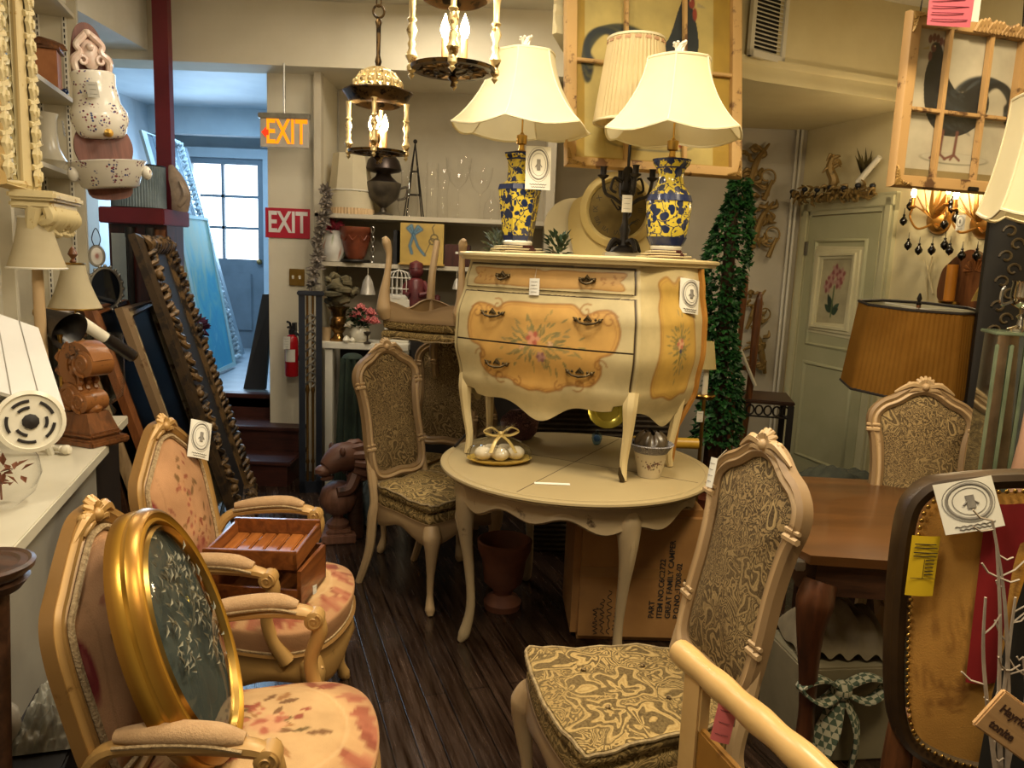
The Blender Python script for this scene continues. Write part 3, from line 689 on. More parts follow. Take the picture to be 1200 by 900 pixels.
# ---------------------------------------------------------------- bombe chest on the table
CH = V(.221, 3.334, TH + .005); CRZ = math.radians(-28.5)
ch = thing('bombe_chest', 'cream bombe chest with painted floral panels standing on the round table', 'chest of drawers', CH, CRZ)
ZB, ZT = .22, .855
bul = lambda z: interp([(ZB - .1, -.35), (ZB, -.1), (.36, .55), (.50, 1.0), (.62, .92), (.76, .35), (ZT, 0)], z)
wf = lambda z: .385 + .038 * bul(z)
df = lambda z: .175 + .05 * bul(z)
def front(u, z, off=0):     # u in -1..1
    w = wf(z); x = u * w; y = -(df(z) + .035 * (1 - abs(u) ** 2.2)) - off; return V(x, y, z)
def side(s, z, sg, off=0):  # s 0 front .. 1 back
    w = wf(z); y0 = -df(z); y = y0 + (.26 - y0) * s; x = w + .11 * s + (.025 + .025 * bul(z)) * math.sin(PI * s) * .8 + off; return V(sg * x, y, z)
def apron_z(x): ax = abs(x) / .40; return .285 - .075 * math.exp(-(ax / .38) ** 2) - .012 * math.cos(ax * 9) + (.02 if ax > .8 else 0)
m_chest = vcol('painted_chest', .42, .1, 40); CRM = 'c8b788'
def chest_paint(X, Z):
    p = Paint(X, Z, CRM); G1, G2, BR = 'd0a257', 'c3924a', '9a6a33'
    cart = smooth2([(-.33, .52), (-.345, .60), (-.31, .672), (-.24, .672), (-.20, .66), (-.16, .685), (-.10, .69), (0, .688), (.1, .692), (.15, .69), (.2, .655), (.25, .675), (.31, .672), (.345, .60), (.325, .52), (.27, .49), (.275, .43), (.23, .375), (.14, .37), (.09, .345), (.04, .33), (0, .335), (-.04, .33), (-.09, .345), (-.14, .37), (-.22, .37), (-.275, .42), (-.27, .49)], 5)
    p.poly(cart, G1); p.line(cart + cart[:1], .0045, BR, .8)
    inn = [(x * .955, .51 + (z - .51) * .94) for x, z in cart]; p.line(inn + inn[:1], .003, 'b98746', .7)
    for sx in (-1, 1):
        for (cx, cz, r, a0) in ((.2, .672, .03, 1), (.24, .66, .022, 3), (.27, .46, .03, 0), (.18, .375, .03, 4), (.1, .36, .025, 2), (.3, .64, .035, .5), (.24, .40, .02, 1)):
            p.line([(sx * (cx + r * (1 - q * .8) * math.cos(a0 + q * 7)), cz + r * (1 - q * .8) * math.sin(a0 + q * 7)) for q in np.linspace(0, 1, 14)], .0035, BR, .75)
    rnd = random.Random(5)
    for k in range(130):
        a = rnd.uniform(0, 2 * PI); r = abs(rnd.gauss(0, .05)) + .015; x, z = r * 1.5 * math.cos(a), .525 + r * math.sin(a) * 1.0
        p.leaf(x, z, rnd.uniform(.025, .05), rnd.uniform(.004, .007), a + rnd.uniform(-.5, .5), rnd.choice(['8c8350', '7d7748', '9a8a58', 'a08c50']), .85)
    for (x, z, r, c1, c2) in ((-.02, .548, .034, 'b8604c', 'd99a78'), (.02, .475, .024, '8f5f5c', 'b58878'), (.06, .53, .014, 'c99a70', 'dcb890'), (-.07, .51, .014, 'c08a5c', 'dcb080')): p.flower(x, z, r, c1, c2, 6)
    tp = smooth2([(-.33, .755), (-.335, .775), (-.32, .79), (-.335, .805), (-.33, .825), (-.2, .822), (-.05, .826), (0, .818), (.05, .826), (.2, .822), (.33, .825), (.335, .805), (.32, .79), (.335, .775), (.33, .755), (.2, .758), (0, .752), (-.2, .758)], 4)
    p.poly(tp, G2, .8); p.line(tp + tp[:1], .003, BR, .7)
    for sx in (-1, 1):
        for k in range(12): p.leaf(sx * (.24 + .08 * rnd.random()), .79 + rnd.uniform(-.015, .015), .02, .004, rnd.uniform(0, 6), BR, .6)
    return p.C
b = MB(); nu, nv = 90, 240
b.grid(lambda u, v: front(2 * u - 1, apron_z((2 * u - 1) * .4) + (ZT - apron_z((2 * u - 1) * .4)) * v), nu, nv, flip=False)
nfr = len(b.v)
for sg in (1, -1):
    def sz(s): return .26 - .05 * math.exp(-((s - .5) / .2) ** 2) + .03 * math.cos(s * 2 * PI) * .5
    b.grid(lambda u, v: side(u, sz(u) + (ZT - sz(u)) * v, sg), 100, 150, flip=(sg < 0))
b.grid(lambda u, v: V((2 * u - 1) * (wf(.24 + v * .6) + .11), .26, .24 + v * (ZT - .24)), 8, 8, flip=True)
cols = np.tile(np.array(lin(CRM)), (len(b.v), 1))
xs = np.array([v.x for v in b.v]); ys = np.array([v.y for v in b.v]); zs = np.array([v.z for v in b.v])
fm = np.zeros(len(b.v), bool); fm[:nfr] = True
gap = fm & (np.abs(xs) < np.array([wf(z) for z in zs]) * .958) & (zs < .845); gap &= ~((zs > .727) & (zs < .741)); cols[gap] = lin('3a2a18')
sd_m = ~fm & (np.abs(xs) > .3) & (ys < .259)
s_par = np.array([(y + df(z)) / (.26 + df(z)) for y, z in zip(ys, zs)])
p = Paint(s_par, zs, CRM)
cart = smooth2([(.2, .34), (.18, .42), (.22, .55), (.2, .68), (.24, .74), (.22, .79), (.34, .815), (.44, .79), (.54, .815), (.66, .80), (.72, .74), (.7, .68), (.78, .55), (.8, .42), (.74, .34), (.62, .335), (.48, .315), (.34, .335)], 5)
p2 = Paint(s_par * .42, zs, CRM); ca = [(x * .42, z) for x, z in cart]; p2.poly(ca, 'cba552'); p2.line(ca + ca[:1], .005, 'a5783c', .8); inn = [(.2 + (x - .2) * .9, .57 + (z - .57) * .95) for x, z in ca]; p2.line(inn + inn[:1], .0025, 'b68c48', .6)
rnd = random.Random(8)
for k in range(90):
    a = rnd.uniform(0, 6.3); r = abs(rnd.gauss(0, .045)); p2.leaf(.2 + r * .6 * math.cos(a), .54 + r * 1.5 * math.sin(a), .03, .005, a, rnd.choice(['8c8350', '7d7748', '9a8a58']), .85)
p2.flower(.2, .55, .024, 'c4705a', 'dfae86', 6); p2.ell(.2, .52, .01, .01, 0, '4a4a60')
cols[sd_m] = p2.C[sd_m]
b.build('carcass', m_chest, ch, colors=cols)
for nm, z0, z1 in (('drawer', .742, .838), ('drawer', .522, .722), ('drawer', None, .516)):
    b = MB(); U1 = .945
    def dz0(u): return apron_z(u * .4) + .001 if z0 is None else z0
    def dfn(u, v):
        uu = (2 * u - 1) * U1; v2 = min(max((v - .03) / .94, 0), 1); u2 = min(max((u - .02) / .96, 0), 1); uu = (2 * u2 - 1) * U1
        zl = dz0(uu); z = zl + (z1 - zl) * v2; edge = (v < .03 or v > .97 or u < .02 or u > .98); return front(uu, z, .001 if edge else .008)
    b.grid(dfn, 150, 60 if nm and z1 < .8 else 36)
    d = b.build('drawer', m_chest, ch, colors=chest_paint([v.x for v in b.v], [v.z for v in b.v]))
    hz = .79 if z1 > .8 else (.635 if z1 > .6 else .425)
    for sg in (-1, 1):
        hb = MB(); hu = sg * (.19 if z1 > .8 else (.215 if z1 > .6 else .19)) / wf(hz); L = .028 if z1 > .8 else .05
        q = front(hu, hz, .012); tx = (front(hu + .02, hz) - front(hu - .02, hz)).normalized(); nn = V(tx.y, -tx.x, 0)
        g = lambda a, z, o=0: q + tx * a + nn * o + V(0, 0, z)
        hb.tube([g(-L, .004, .002), g(-L * .6, -.008, .016), g(0, -.012, .02), g(L * .6, -.008, .016), g(L, .004, .002)], [.005, .004, .006, .004, .005], 6)
        for k in (-1, 1): hb.sphere(g(k * L, .003, .003), .009, 8).sphere(g(k * L * .65, .006, .004), .006, 6).tube([g(k * L, .003), g(k * L * 1.25, .012, .003)], [.006, .002], 5)
        hb.tube([g(-.016, 0, .002), g(0, .016, .006), g(.016, 0, .002)], [.004, .008, .004], 6).tube([g(0, 0, .004), g(0, .024, .004)], [.008, .002], 6)
        hb.build('handle', simple('aged_bronze', '3a2f1c', '5a4a2c', 20, .45, .7), d)
b = MB(); top = [(-.415, -.20)] + [(x, -.235 - .03 * (1 - (x / .38) ** 2)) for x in np.linspace(-.37, .37, 13)] + [(.415, -.20), (.44, -.17), (.47, 0), (.53, .28), (.52, .48), (.49, .53), (-.49, .53), (-.52, .48), (-.53, .28), (-.47, 0), (-.44, -.17)]
pts = [V(x, y, ZT) for x, y in top]
b.sweep(pts[::-1], [(-.06, 0), (-.012, 0), (0, .006), (.002, .014), (.012, .02), (.010, .03), (.0, .034), (-.06, .034)], True, (0, 0, -1)) if False else None
def ring(k, z): return [V(x * k + 0, (y - .08) * k + .08, z) for x, y in top]
R = [(.95, ZT), (.985, ZT + .002), (.99, ZT + .012), (1.01, ZT + .018), (1.012, ZT + .027), (.998, ZT + .033), (.97, ZT + .034)]
vs = [p for k, z in R for p in ring(k, z)]; n = len(top)
b.add(vs, [(j * n + i, j * n + (i + 1) % n, (j + 1) * n + (i + 1) % n, (j + 1) * n + i) for j in range(len(R) - 1) for i in range(n)] + [tuple(reversed(range(n))), tuple((len(R) - 1) * n + k for k in range(n))])
m_ctop = worn('chest_top_paint', 'd3c294', '8a6a3a', 7, .7, .4, True, 0, 'cbb684')
b.build('chest_top', m_ctop, ch); CTZ = TH + ZT + .034
for (x0, y0, x1, y1, yb) in ((-.385, -.178, -.365, -.182, 0), (.385, -.182, .375, -.180, 0), (-.47, .17, -.46, .16, 1), (.47, .17, .46, .16, 1)):
    b = MB(); zt = .36
    q = catmull([(x0, y0, zt), (x0 * 1.0, y0 * 1.04, .30), (x0 * .99, y0, .2), (x1 * .985, y1 * .98, .08), (x1, y1 * 1.02, .0)], 6); b.tube(q, [.032, .031, .022, .017, .014], 8, up=(0, 1, 0))
    lg = b.build('leg', m_ctop, ch)
    if x0 > 0 and not yb: MB().tube([(x1 * .957, y1 - .013, .055), (x1 * .97, y1 - .017, .03), (x1, y1 - .012, .0)], [.003, .009, .012], 6).build('bronze_sabot', MATS['aged_bronze'], lg)
for sg in (1, -1): MB().tube([side(1.0, z, sg, .006) for z in np.linspace(.30, ZT - .002, 24)] [::-1] + [V(sg * .475, .175, .18), V(sg * .462, .165, .02)], [.016, .014, .012], 6).build('corner_mould', simple('ochre_gilt', '9a6a2a', 'b07c36', 9, .4, .2), ch)
q = front(-.085, .80, .02)
o = paper_tag(ch, frame_mat(V(q.x, q.y - .006, .755), (1, 0, .03), (0, -1, .05)), .045, .068, 'price_tag', lines=4); MB().tube([V(q.x, q.y + .01, .835), V(q.x, q.y - .003, .787)], .001, 5).build('string', m_string, o)
q = side(.62, .74, 1, .02); o = paper_tag(ch, frame_mat(q, (.3, 1, -.12), (1, -.35, .12)), .13, .14, 'paper_tag', True)
def CHP(a, bb, z=0):   # point on the chest top, in chest axes
    c, s = math.cos(CRZ), math.sin(CRZ); return V(CH.x + a * c - bb * s, CH.y + a * s + bb * c, CTZ + z)
# ================================================================== LEFT SIDE
def s_at(px, out):      # distance along the left counter line where a plane offset 'out' crosses a picture column at eye height
    best = min(np.linspace(-1.5, 4.2, 1500), key=lambda s: abs((lambda q: 600 + FPX * (q - CAM).dot(_R) / max(.05, (q - CAM).dot(_F)) - px)(LP(s, 1.5, out))))
    return float(best)
m_worktop = simple('white_laminate', 'c3bda9', 'cfc9b5', 3, .35)
m_greypanel = simple('grey_white_panel', '8d897e', '9b978b', 3, .5)
m_dark = simple('near_black_wood', '17120f', '221a15', 6, .6)  # near-black brown shared by dark parts, slots and backings
m_walnut = wood('walnut_wood', '4a2c18', '7a4c2a', 3, 'z', .35)
m_oakd = wood('dark_oak', '2c1b12', '4a3020', 3, 'x', .4)
m_brass = simple('brass', 'a88542', 'c09a52', 10, .28, 1)
m_iron = simple('black_iron', '1c1916', '2c2620', 20, .5, .6)
m_goldleaf = worn('antique_gold_leaf', 'b8892f', '6d4617', 14, .66, .3, True, .7, 'c99a3c')
m_cgold = worn('cream_and_gold_carving', 'cfc094', 'a07c34', 16, .6, .45, True, .1, 'c9b98a')
m_glass = glass('clear_glass')
m_mirror = simple('mirror_silver', 'c8ccca', 'd4d8d6', 3, .04, 1)
m_shade_iv = shade('ivory_lampshade', 'd8ccac', 'e0d5b8', 0, 0, .35)
m_ivory = simple('ivory_ceramic', 'd9d2bd', 'e2dcc9', 5, .25)
SU = s_at(119, 0)
cu = thing('counter', 'white topped display counter beside the armchairs', 'counter', LP(0, 0), LRZ)
Lc = (LE - LO).length
MB().box((-1.2, 0, .82), (SU, .62, .86), .004).build('worktop', m_worktop, cu)
MB().box((-1.2, .05, .0), (SU, .6, .82)).build('cabinet_body', m_greypanel, cu)
cu2 = thing('counter', 'white topped counter section carrying the wooden scroll corbel, farther back', 'counter', LP(0, 0), LRZ)
MB().box((SU + .01, .03, .815), (Lc + .03, .62, .855), .004).build('worktop', m_worktop, cu2)
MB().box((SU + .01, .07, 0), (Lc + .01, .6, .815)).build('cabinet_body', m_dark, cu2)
# ---- tall shelf unit
so = -.42; s0, s1 = s_at(20, so), s_at(104, so)
sh = thing('shelf_unit', 'tall cream shelf unit with slotted standards on the left wall', 'shelf unit', LP(0, 0), LRZ)
m_shelf = simple('cream_shelf_paint', 'b9b098', 'c6bda4', 4, .6)
b = MB().box((s1 - .02, -so, 0), (s1 + .02, -so + .235, 3.2)); b.build('end_panel', m_shelf, sh)
MB().box((s0 - .03, -so, .87), (s0 + .01, -so + .05, 3.2)).build('front_post', m_shelf, sh)
MB().box((s0 - .03, -so + .225, .87), (s1 - .02, -so + .24, 3.2)).build('back_panel', m_shelf, sh)
zs1, zs2 = P(92, 97, 3.9).z, P(90, 195, 3.9).z
for z in (zs1, zs2, 1.2, 2.85): MB().box((s0 + .01, -so + .01, z - .022), (s1 - .02, -so + .225, z)).build('shelf_board', m_shelf, sh)
for k in (.05, .18):
    b = MB(); b.box((s1 - .026, -so + k, .9), (s1 - .0205, -so + k + .02, 3.2))
    b.build('slotted_standard', m_white, sh)
b = MB()
for k in (.05, .18):
    for q in range(64): z = 1.25 + q * .03; b.box((s1 - .0272, -so + k + .007, z), (s1 - .0258, -so + k + .013, z + .018))
o = b.build('standard_slots', m_dark, sh); o['kind'] = 'stuff'
# ---- things on the shelf
q = s_at(58, so - .14); bx = thing('wooden_box', 'terracotta coloured wooden box with roof lid on the top left shelf', 'box', LP(q, zs1, so - .12), LRZ + .1)
MB().box((-.075, -.075, 0), (.075, .075, .21), .004).build('box_body', simple('terracotta_wood', '9a6038', 'ad7144', 12, .6, bump=.1), bx)
MB().prism([(-.09, -.09), (.09, -.09), (.09, .09), (-.09, .09)], .014, .21).at((0, 0, .224)).lathe([(.118, 0), (.1, .03), (.06, .045), (0, .05)], 4).build('lid', m_walnut, bx)
q = s_at(66, so - .10); jg = thing('pitcher', 'tall cream enamel pitcher with a grey tag on the shelf', 'pitcher', LP(q, zs2, so - .12), LRZ)
MB().shell([(.0, .001), (.06, 0), (.085, .03), (.1, .05), (.085, .075), (.065, .12), (.056, .2), (.058, .26), (.066, .29), (.062, .29), (.053, .26), (.05, .2), (.03, .05)], 28).build('body', m_ivory, jg)
MB().tube(catmull([(-.06, 0, .26), (-.11, 0, .25), (-.12, 0, .18), (-.07, 0, .12)], 6), .008, 8).build('handle', m_ivory, jg)
paper_tag(jg, frame_mat((.02, -.085, .22), (1, 0, 0), (.1, -1, .1)), .05, .075, 'price_tag', m=simple('grey_tag', '9a968a', 'a8a498', 5, .8))
q = s_at(86, so - .03); o = MB(); o.at(LP(q, zs1 + .02, so - .06)).sphere((0, 0, 0), .02, 10).sphere((.03, .01, 0), .018, 10).sphere((-.02, .03, -.002), .016, 10)
tag(o.build('glass_beads', simple('blue_glass_beads', '1a2a4a', '243a66', 9, .1)), 'little clump of dark blue beads at the edge of the top left shelf', 'beads')
# ---- pier mirror with bracket
mo = -.30; m0, m1 = s_at(2, mo), s_at(37, mo); mz0 = P(40, 222, LP(m1, 0, mo).y).z
mi = thing('pier_mirror', 'cream and gold carved mirror above a bracket at the left edge', 'mirror', LP((m0 + m1) / 2, mz0, mo), LRZ)
hw = (m1 - m0) / 2; b = MB(); Z1 = 1.2
pth = [V(-hw, 0, 0), V(hw, 0, 0), V(hw, 0, Z1)] + [V(hw * math.cos(a), 0, Z1 + .2 * math.sin(a)) for a in np.linspace(.2, PI - .2, 9)] + [V(-hw, 0, Z1)]
b.sweep(pth, [(-.045, 0), (-.045, .015), (-.02, .03), (0, .022), (.02, .04), (.045, .02), (.045, 0)], True, (0, -1, 0)); 
for sg in (-1, 1):
    for k in range(15):
        z = .05 + k * .08; b.at((sg * hw, -.035, z), (PI / 2, 0, 0)).lathe([(.034, 0), (.03, .012), (.016, .016), (.014, .022), (0, .026)], 12, 1, 1.2, .18, 6)
        b.at().tube(catmull([(sg * hw - .03, -.03, z + .03), (sg * hw + .02, -.045, z + .045), (sg * hw + .035, -.03, z + .07)], 4), [.012, .012, .004], 6)
b.at().build('carved_frame', m_cgold, mi)
MB().box((-hw + .03, -.006, .02), (hw - .03, 0, Z1 + .1)).build('mirror_glass', m_mirror, mi)
br = thing('wall_bracket', 'cream carved wall bracket with acanthus leaves under the pier mirror', 'wall bracket', LP((m0 + m1) / 2 + .14, mz0 - .05, mo), LRZ)
b = MB()
b.box((-.22, -.16, 0), (.20, .0, .035), .01); b.box((-.20, -.14, -.03), (.18, 0, 0), .008); b.build('ledge', m_cgold, br)
b = MB()
for k in range(15):
    a = -.18 + k * .025; dz = .05 * abs(math.sin(k * 1.3)); b.tube(catmull([(a, -.12, -.02), (a + .01, -.13, -.06), (a + .02, -.10, -.075 - dz * .6), (a + .035, -.12, -.095 - dz * .6)], 4), [.02, .026, .022, .006], 7)
    b.tube([(a, -.08, -.02), (a + .02, -.06, -.10 - dz * .6)], [.03, .02], 7)
b.build('acanthus_leaves', m_cgold, br)
# ---- lavabo (wall fountain) on its board
m_fai = None
def faience():
    N = NT('flowered_faience'); N.set(Roughness=.18); mp = N.map(); v = N.n('ShaderNodeTexVoronoi'); v.inputs['Scale'].default_value = 16; N.l(mp, 0, v, 'Vector')
    v2 = N.n('ShaderNodeTexVoronoi'); v2.inputs['Scale'].default_value = 75; N.l(mp, 0, v2, 'Vector')
    cl = N.ramp(v, 0, [(.40, 'ffffff'), (.48, '000000')]); sp = N.ramp(v2, 0, [(.34, 'ffffff'), (.46, '000000')]); f = N.math('MULTIPLY', (cl, 0), (sp, 0))
    pc = N.ramp(v2, 1, [(.3, '5a2f4a'), (.5, '8a3a44'), (.7, '3f4a7a')]); N.color(N.mix(f, 'd8d2c4', (pc, 0))); return N.m
m_fai = faience()
lv = thing('wall_fountain', 'flowered white faience wall fountain with basin on a shaped red brown board', 'wall fountain', P(131, 226, 3.92), math.radians(38), None, (0, math.radians(-6.5), math.radians(38)))
half = [(.085, 0), (.10, .1), (.13, .2), (.12, .27), (.085, .34), (.075, .45), (.085, .55), (.075, .66), (.045, .76), (0, .79)]
ol = smooth2([(-.085, -.02), (.085, -.02)] + half[1:] + [(-x, y) for x, y in half[-2:0:-1]], 5)
b = MB().at((0, .03, 0), (PI / 2, 0, 0)); b.prism(ol, .025); b.at().build('back_board', wood('red_brown_board', '5c2f22', '7a4634', 3, 'z', .45), lv)
b = MB(); HT = lambda r: r
def halfround(prof, n=28, sq=.8): b.grid(lambda u, v: (lambda r, z, a: (r * math.cos(a), -r * sq * math.sin(a), z))(*[prof[min(len(prof) - 1, int(round(v * (len(prof) - 1))))][k] for k in (0, 1)], PI * u), n, len(prof))
halfround([(.0, .255), (.085, .26), (.105, .275), (.13, .34), (.128, .38), (.105, .42), (.095, .50), (.10, .555), (.09, .565), (.0, .57)]); b.build('cistern', m_fai, lv)
b = MB(); halfround([(.0, .02), (.11, .02), (.13, .03), (.165, .12), (.18, .145), (.165, .15), (.15, .13), (.11, .05), (0, .045)], sq=1.05)
for sg in (-1, 1): b.sphere((sg * .165, -.05, .09), .032, 10, (.8, .9, 1.1))
b.build('basin', m_fai, lv)
b = MB()
for sg in (-1, 1):
    b.tube(catmull([(sg * .07, -.02, .565), (sg * .075, -.03, .61), (sg * .045, -.035, .645), (sg * .055, -.03, .68), (sg * .02, -.03, .72), (0, -.025, .745)], 6), [.014, .02, .014, .018, .012], 8)
    b.tube([(sg * (.04 + .028 * (1 - q * .8) * math.cos(q * 7)), -.04, .61 + .028 * (1 - q * .8) * math.sin(q * 7)) for q in np.linspace(0, 1, 16)], .008, 6)
b.sphere((0, -.02, .64), .05, 12, (.9, .5, 1.4)).sphere((0, -.045, .67), .018, 8).sphere((0, -.03, .735), .018, 8).build('moulded_crest', simple('pink_cream_glaze', 'c9a99a', 'dccfc0', 14, .25), lv)
b = MB(); b.at((0, -.11, .27), (PI / 2, 0, 0)).lathe([(.012, -.03), (.012, .03), (.02, .035), (.02, .045), (0, .05)], 10); b.at().build('spigot', m_brass, lv)
paper_tag(lv, frame_mat((-.03, -.105, .47), (1, 0, 0), (0, -1, .1)), .05, .07, 'price_tag', m=MATS['grey_tag'])
# ---- red display stand, drum shade, shell
rY = 4.88; rp0, rp1 = P(153, 100, rY), P(172, 100, rY); rz0, rz1 = P(153, 262, rY).z, P(153, 243, rY).z
rs = thing('display_stand', 'tall red post with a red shelf board beside the passage', 'display stand', (rp0.x, rY, 0))
m_red = simple('burgundy_paint', '5c1820', '6e1f28', 4, .4)
MB().box((0, .31, rz1 + .002), (rp1.x - rp0.x, .37, 3.24)).build('post', m_red, rs)
sx0, sx1 = P(115, 250, rY).x - rp0.x, P(192, 250, rY).x - rp0.x
MB().box((sx0, 0, rz0), (sx1, .38, rz1), .006).build('shelf_board', m_red, rs)
cab = thing('carved_cabinet', 'dark cabinet with half columns and mirrored door under the red shelf', 'cabinet', (rp0.x, rY, 0))
MB().box((sx0 + .03, .06, 0), (sx1 - .01, .3, rz0 - .001)).build('cabinet_body', wood('dark_red_mahogany', '2a1210', '4a221a', 3, 'z', .3), cab)
for k in (.17, .30): MB().at((sx0 + k, .045, .0)).lathe([(.028, .02), (.028, .06), (.018, .08), (.02, .7), (.018, rz0 - .1), (.028, rz0 - .08), (.028, rz0 - .02)], 14).build('half_column', m_dark, cab)
MB().box((sx0 + .05, .05, .5), (sx0 + .14, .06, rz0 - .06)).build('mirror_panel', m_mirror, cab)
MB().box((sx1 - .09, .05, .3), (sx1 - .02, .06, rz0 - .03)).build('side_panel', m_walnut, cab)
ds = thing('drum_shade', 'grey blue pleated drum lampshade lying on the red shelf', 'lampshade', ((sx0 + sx1) / 2 + rp0.x - .02, rY + .15, rz1))
b = MB(); b.shell([(.165, 0), (.165, .27)], 120, 1, .8); 
for i, v in enumerate(b.v): k = 1 + .018 * (1 if i % 2 else -1); v.x *= k; v.y *= k
b.build('pleated_cloth', simple('slate_blue_pleats', '5d6a70', '76848a', 8, .9), ds)
for z in (.003, .267): MB().tube([(.168 * math.cos(a), .134 * math.sin(a), z) for a in np.linspace(0, 2 * PI, 41)[:-1]], .004, 5, True).build('wire_ring', m_iron, ds)
q = P(203, 245, rY + .1); b = MB().at((q.x + .02, rY + .15, rz1 + .0), (0, 0, .3)); b.tube(catmull([(0, 0, 0), (.01, -.02, .1), (-.02, 0, .2), (-.05, .02, .28)], 5), [.05, .06, .045, .012], 9, flat=(1, .6)); b.tube(catmull([(.0, -.03, .03), (.04, -.05, .1), (.01, -.05, .18)], 5), [.02, .026, .01], 7)
tag(b.build('seashell', simple('brown_shell', '7a6a5c', '9a8876', 16, .4, bump=.2)), 'grey brown shell ornament at the end of the red shelf', 'shell')
# ---- hanging ovals
q = P(124, 338, 4.0); om = thing('oval_mirror', 'small oval mirror with beaded silver frame hung below the flowered fountain', 'mirror', q, math.radians(40))
m_silver = simple('tarnished_silver', '9c9a94', 'b8b6ae', 20, .28, .9)
el = [(.075 * math.cos(a), 0, .105 * math.sin(a)) for a in np.linspace(0, 2 * PI, 41)[:-1]]
b = MB().tube(el, .009, 6, True)
for (x, y, z) in el[::2]: b.sphere((x * 1.1, -.004, z * 1.1), .009, 7)
b.build('beaded_frame', m_silver, om); MB().dome([V(*p) for p in el], V(0, 0, 0), (0, -1, 0), .004, 3).build('dark_mirror', simple('dark_mirror', '0b0f14', '141a22', 3, .08), om)
q = P(116, 300, 4.0); cm = thing('oval_miniature', 'tiny oval miniature in silver frame hanging by a black ribbon', 'picture', q + V(0, -.02, 0), math.radians(40))
el = [(.034 * math.cos(a), 0, .05 * math.sin(a)) for a in np.linspace(0, 2 * PI, 31)[:-1]]
b = MB().tube(el, .007, 6, True); b.build('beaded_frame', m_silver, cm)
b = MB().dome([V(*p) for p in el], V(0, 0, 0), (0, -1, 0), .004, 6); p_ = Paint([v.x for v in b.v], [v.z for v in b.v], 'e2ddd2'); p_.ell(0, .0, .012, .018, 0, 'b07a70'); b.build('picture', vcol('painted_small', .4), cm, colors=p_.C)
MB().tube(catmull([(-.01, 0, .05), (-.02, 0, .09), (0, .0, .14), (.02, 0, .09), (.01, 0, .05)], 5), .006, 6, flat=(.4, 1)).build('ribbon', m_dark, cm)
# ---- lamps on the counter
def plain_lamp(name, label, base, sh_r0, sh_r1, sh_z0, sh_z1, body, mshade, mbody, finial=False, seg=8, group=None, rz=.4):
    t = thing(name, label, 'lamp', base, rz, group); MB().lathe(body, 20).build('base', mbody, t)
    b = MB(); pr = [(sh_r0 + (sh_r1 - sh_r0) * (1 - (1 - q) ** 1.5), sh_z0 + (sh_z1 - sh_z0) * q) for q in np.linspace(0, 1, 7)]
    b.shell(pr, seg * 5); b.build('lamp_shade', mshade, t)
    b = MB()
    for r, z in (pr[0], pr[-1]): b.tube([(r * math.cos(a), r * math.sin(a), z) for a in np.linspace(0, 2 * PI, 41)[:-1]], .004, 5, True)
    b.tube([(0, 0, body[-1][1] - .01), (0, 0, sh_z1 + .01)], .004, 6)
    for k in range(3): a = 2 * PI * k / 3; b.tube([(0, 0, sh_z1 - .01), (pr[-1][0] * math.cos(a), pr[-1][0] * math.sin(a), sh_z1)], .002, 4)
    b.build('shade_frame', m_brass if finial else m_white, t)
    if finial: MB().lathe([(.008, sh_z1), (.014, sh_z1 + .01), (.006, sh_z1 + .02), (.02, sh_z1 + .04), (.012, sh_z1 + .06), (0, sh_z1 + .075)], 12).build('finial', m_walnut, t)
    return t
base = LP(s_at(44, -.24), .86, -.24); LY = base.y
zz = lambda y, Y=LY, x=44: P(x, y, Y).z - .86
m_shade_dim = shade('aged_shade', 'b5a98a', 'c2b697', 0, 0, .2)
plain_lamp('table_lamp', 'pale wooden column lamp with a plain ivory shade on the counter', base, .10, .055, zz(314), zz(255), [(.07, 0), (.07, .02), (.05, .05), (.022, .07), (.02, zz(330)), (.018, zz(314))], m_shade_dim, m_limed)
base = LP(s_at(86, -.20), .86, -.20); LY2 = base.y
plain_lamp('table_lamp', 'lamp with a flared cream shade and a pine cone finial at the shelf end', base, .105, .045, zz(361, LY2, 84), zz(309, LY2, 84), [(.06, 0), (.06, .02), (.03, .05), (.05, .14), (.03, .22), (.015, .28)], m_shade_dim, m_dark, True)
# ---- counter clutter
def on_counter(px, py): return PZ(px, py, .86)
q = on_counter(38, 500); c4 = [P(-46, 352, 2.62), P(45, 384, 2.66), P(76, 480, 2.40), P(-40, 448, 2.34)]; wb = thing('shutter_board', 'white panelled board propped slanting behind the tipped lamp on the counter', 'panel', (c4[2].x, c4[2].y, .86))
c4 = [p - V(c4[2].x, c4[2].y, .86) for p in c4]; nb_ = (c4[1] - c4[0]).cross(c4[3] - c4[0]).normalized() * .015
b = MB().add(c4 + [p + nb_ for p in c4], [(0, 3, 2, 1), (4, 5, 6, 7), (0, 1, 5, 4), (1, 2, 6, 5), (2, 3, 7, 6), (3, 0, 4, 7)]); b.build('board', simple('matt_white', 'cfcdc8', 'dad8d3', 3, .6), wb, ang=.3)
fr_ = -nb_.normalized() if nb_.y > 0 else nb_.normalized()
for t_ in (.45, .75): MB().tube([c4[0].lerp(c4[1], t_) + fr_ * .002, c4[3].lerp(c4[2], t_) + fr_ * .002], .0016, 4).build('panel_joint', m_greypanel, wb)
MB().tube([c4[0].lerp(c4[2], .45) + V(0, .03, 0), c4[0].lerp(c4[2], .45) * .0 + V(c4[0].lerp(c4[2], .45).x + .02, .3, 0)], .012, 8).build('prop_leg', m_white, wb)
q = PZ(104, 518, .855); cb = thing('scroll_corbel', 'carved walnut scroll corbel on a stepped base on the counter', 'corbel', q, math.radians(-20))
b = MB().box((-.12, -.09, 0), (.12, .09, .03), .008).box((-.10, -.075, .03), (.10, .075, .055), .01)
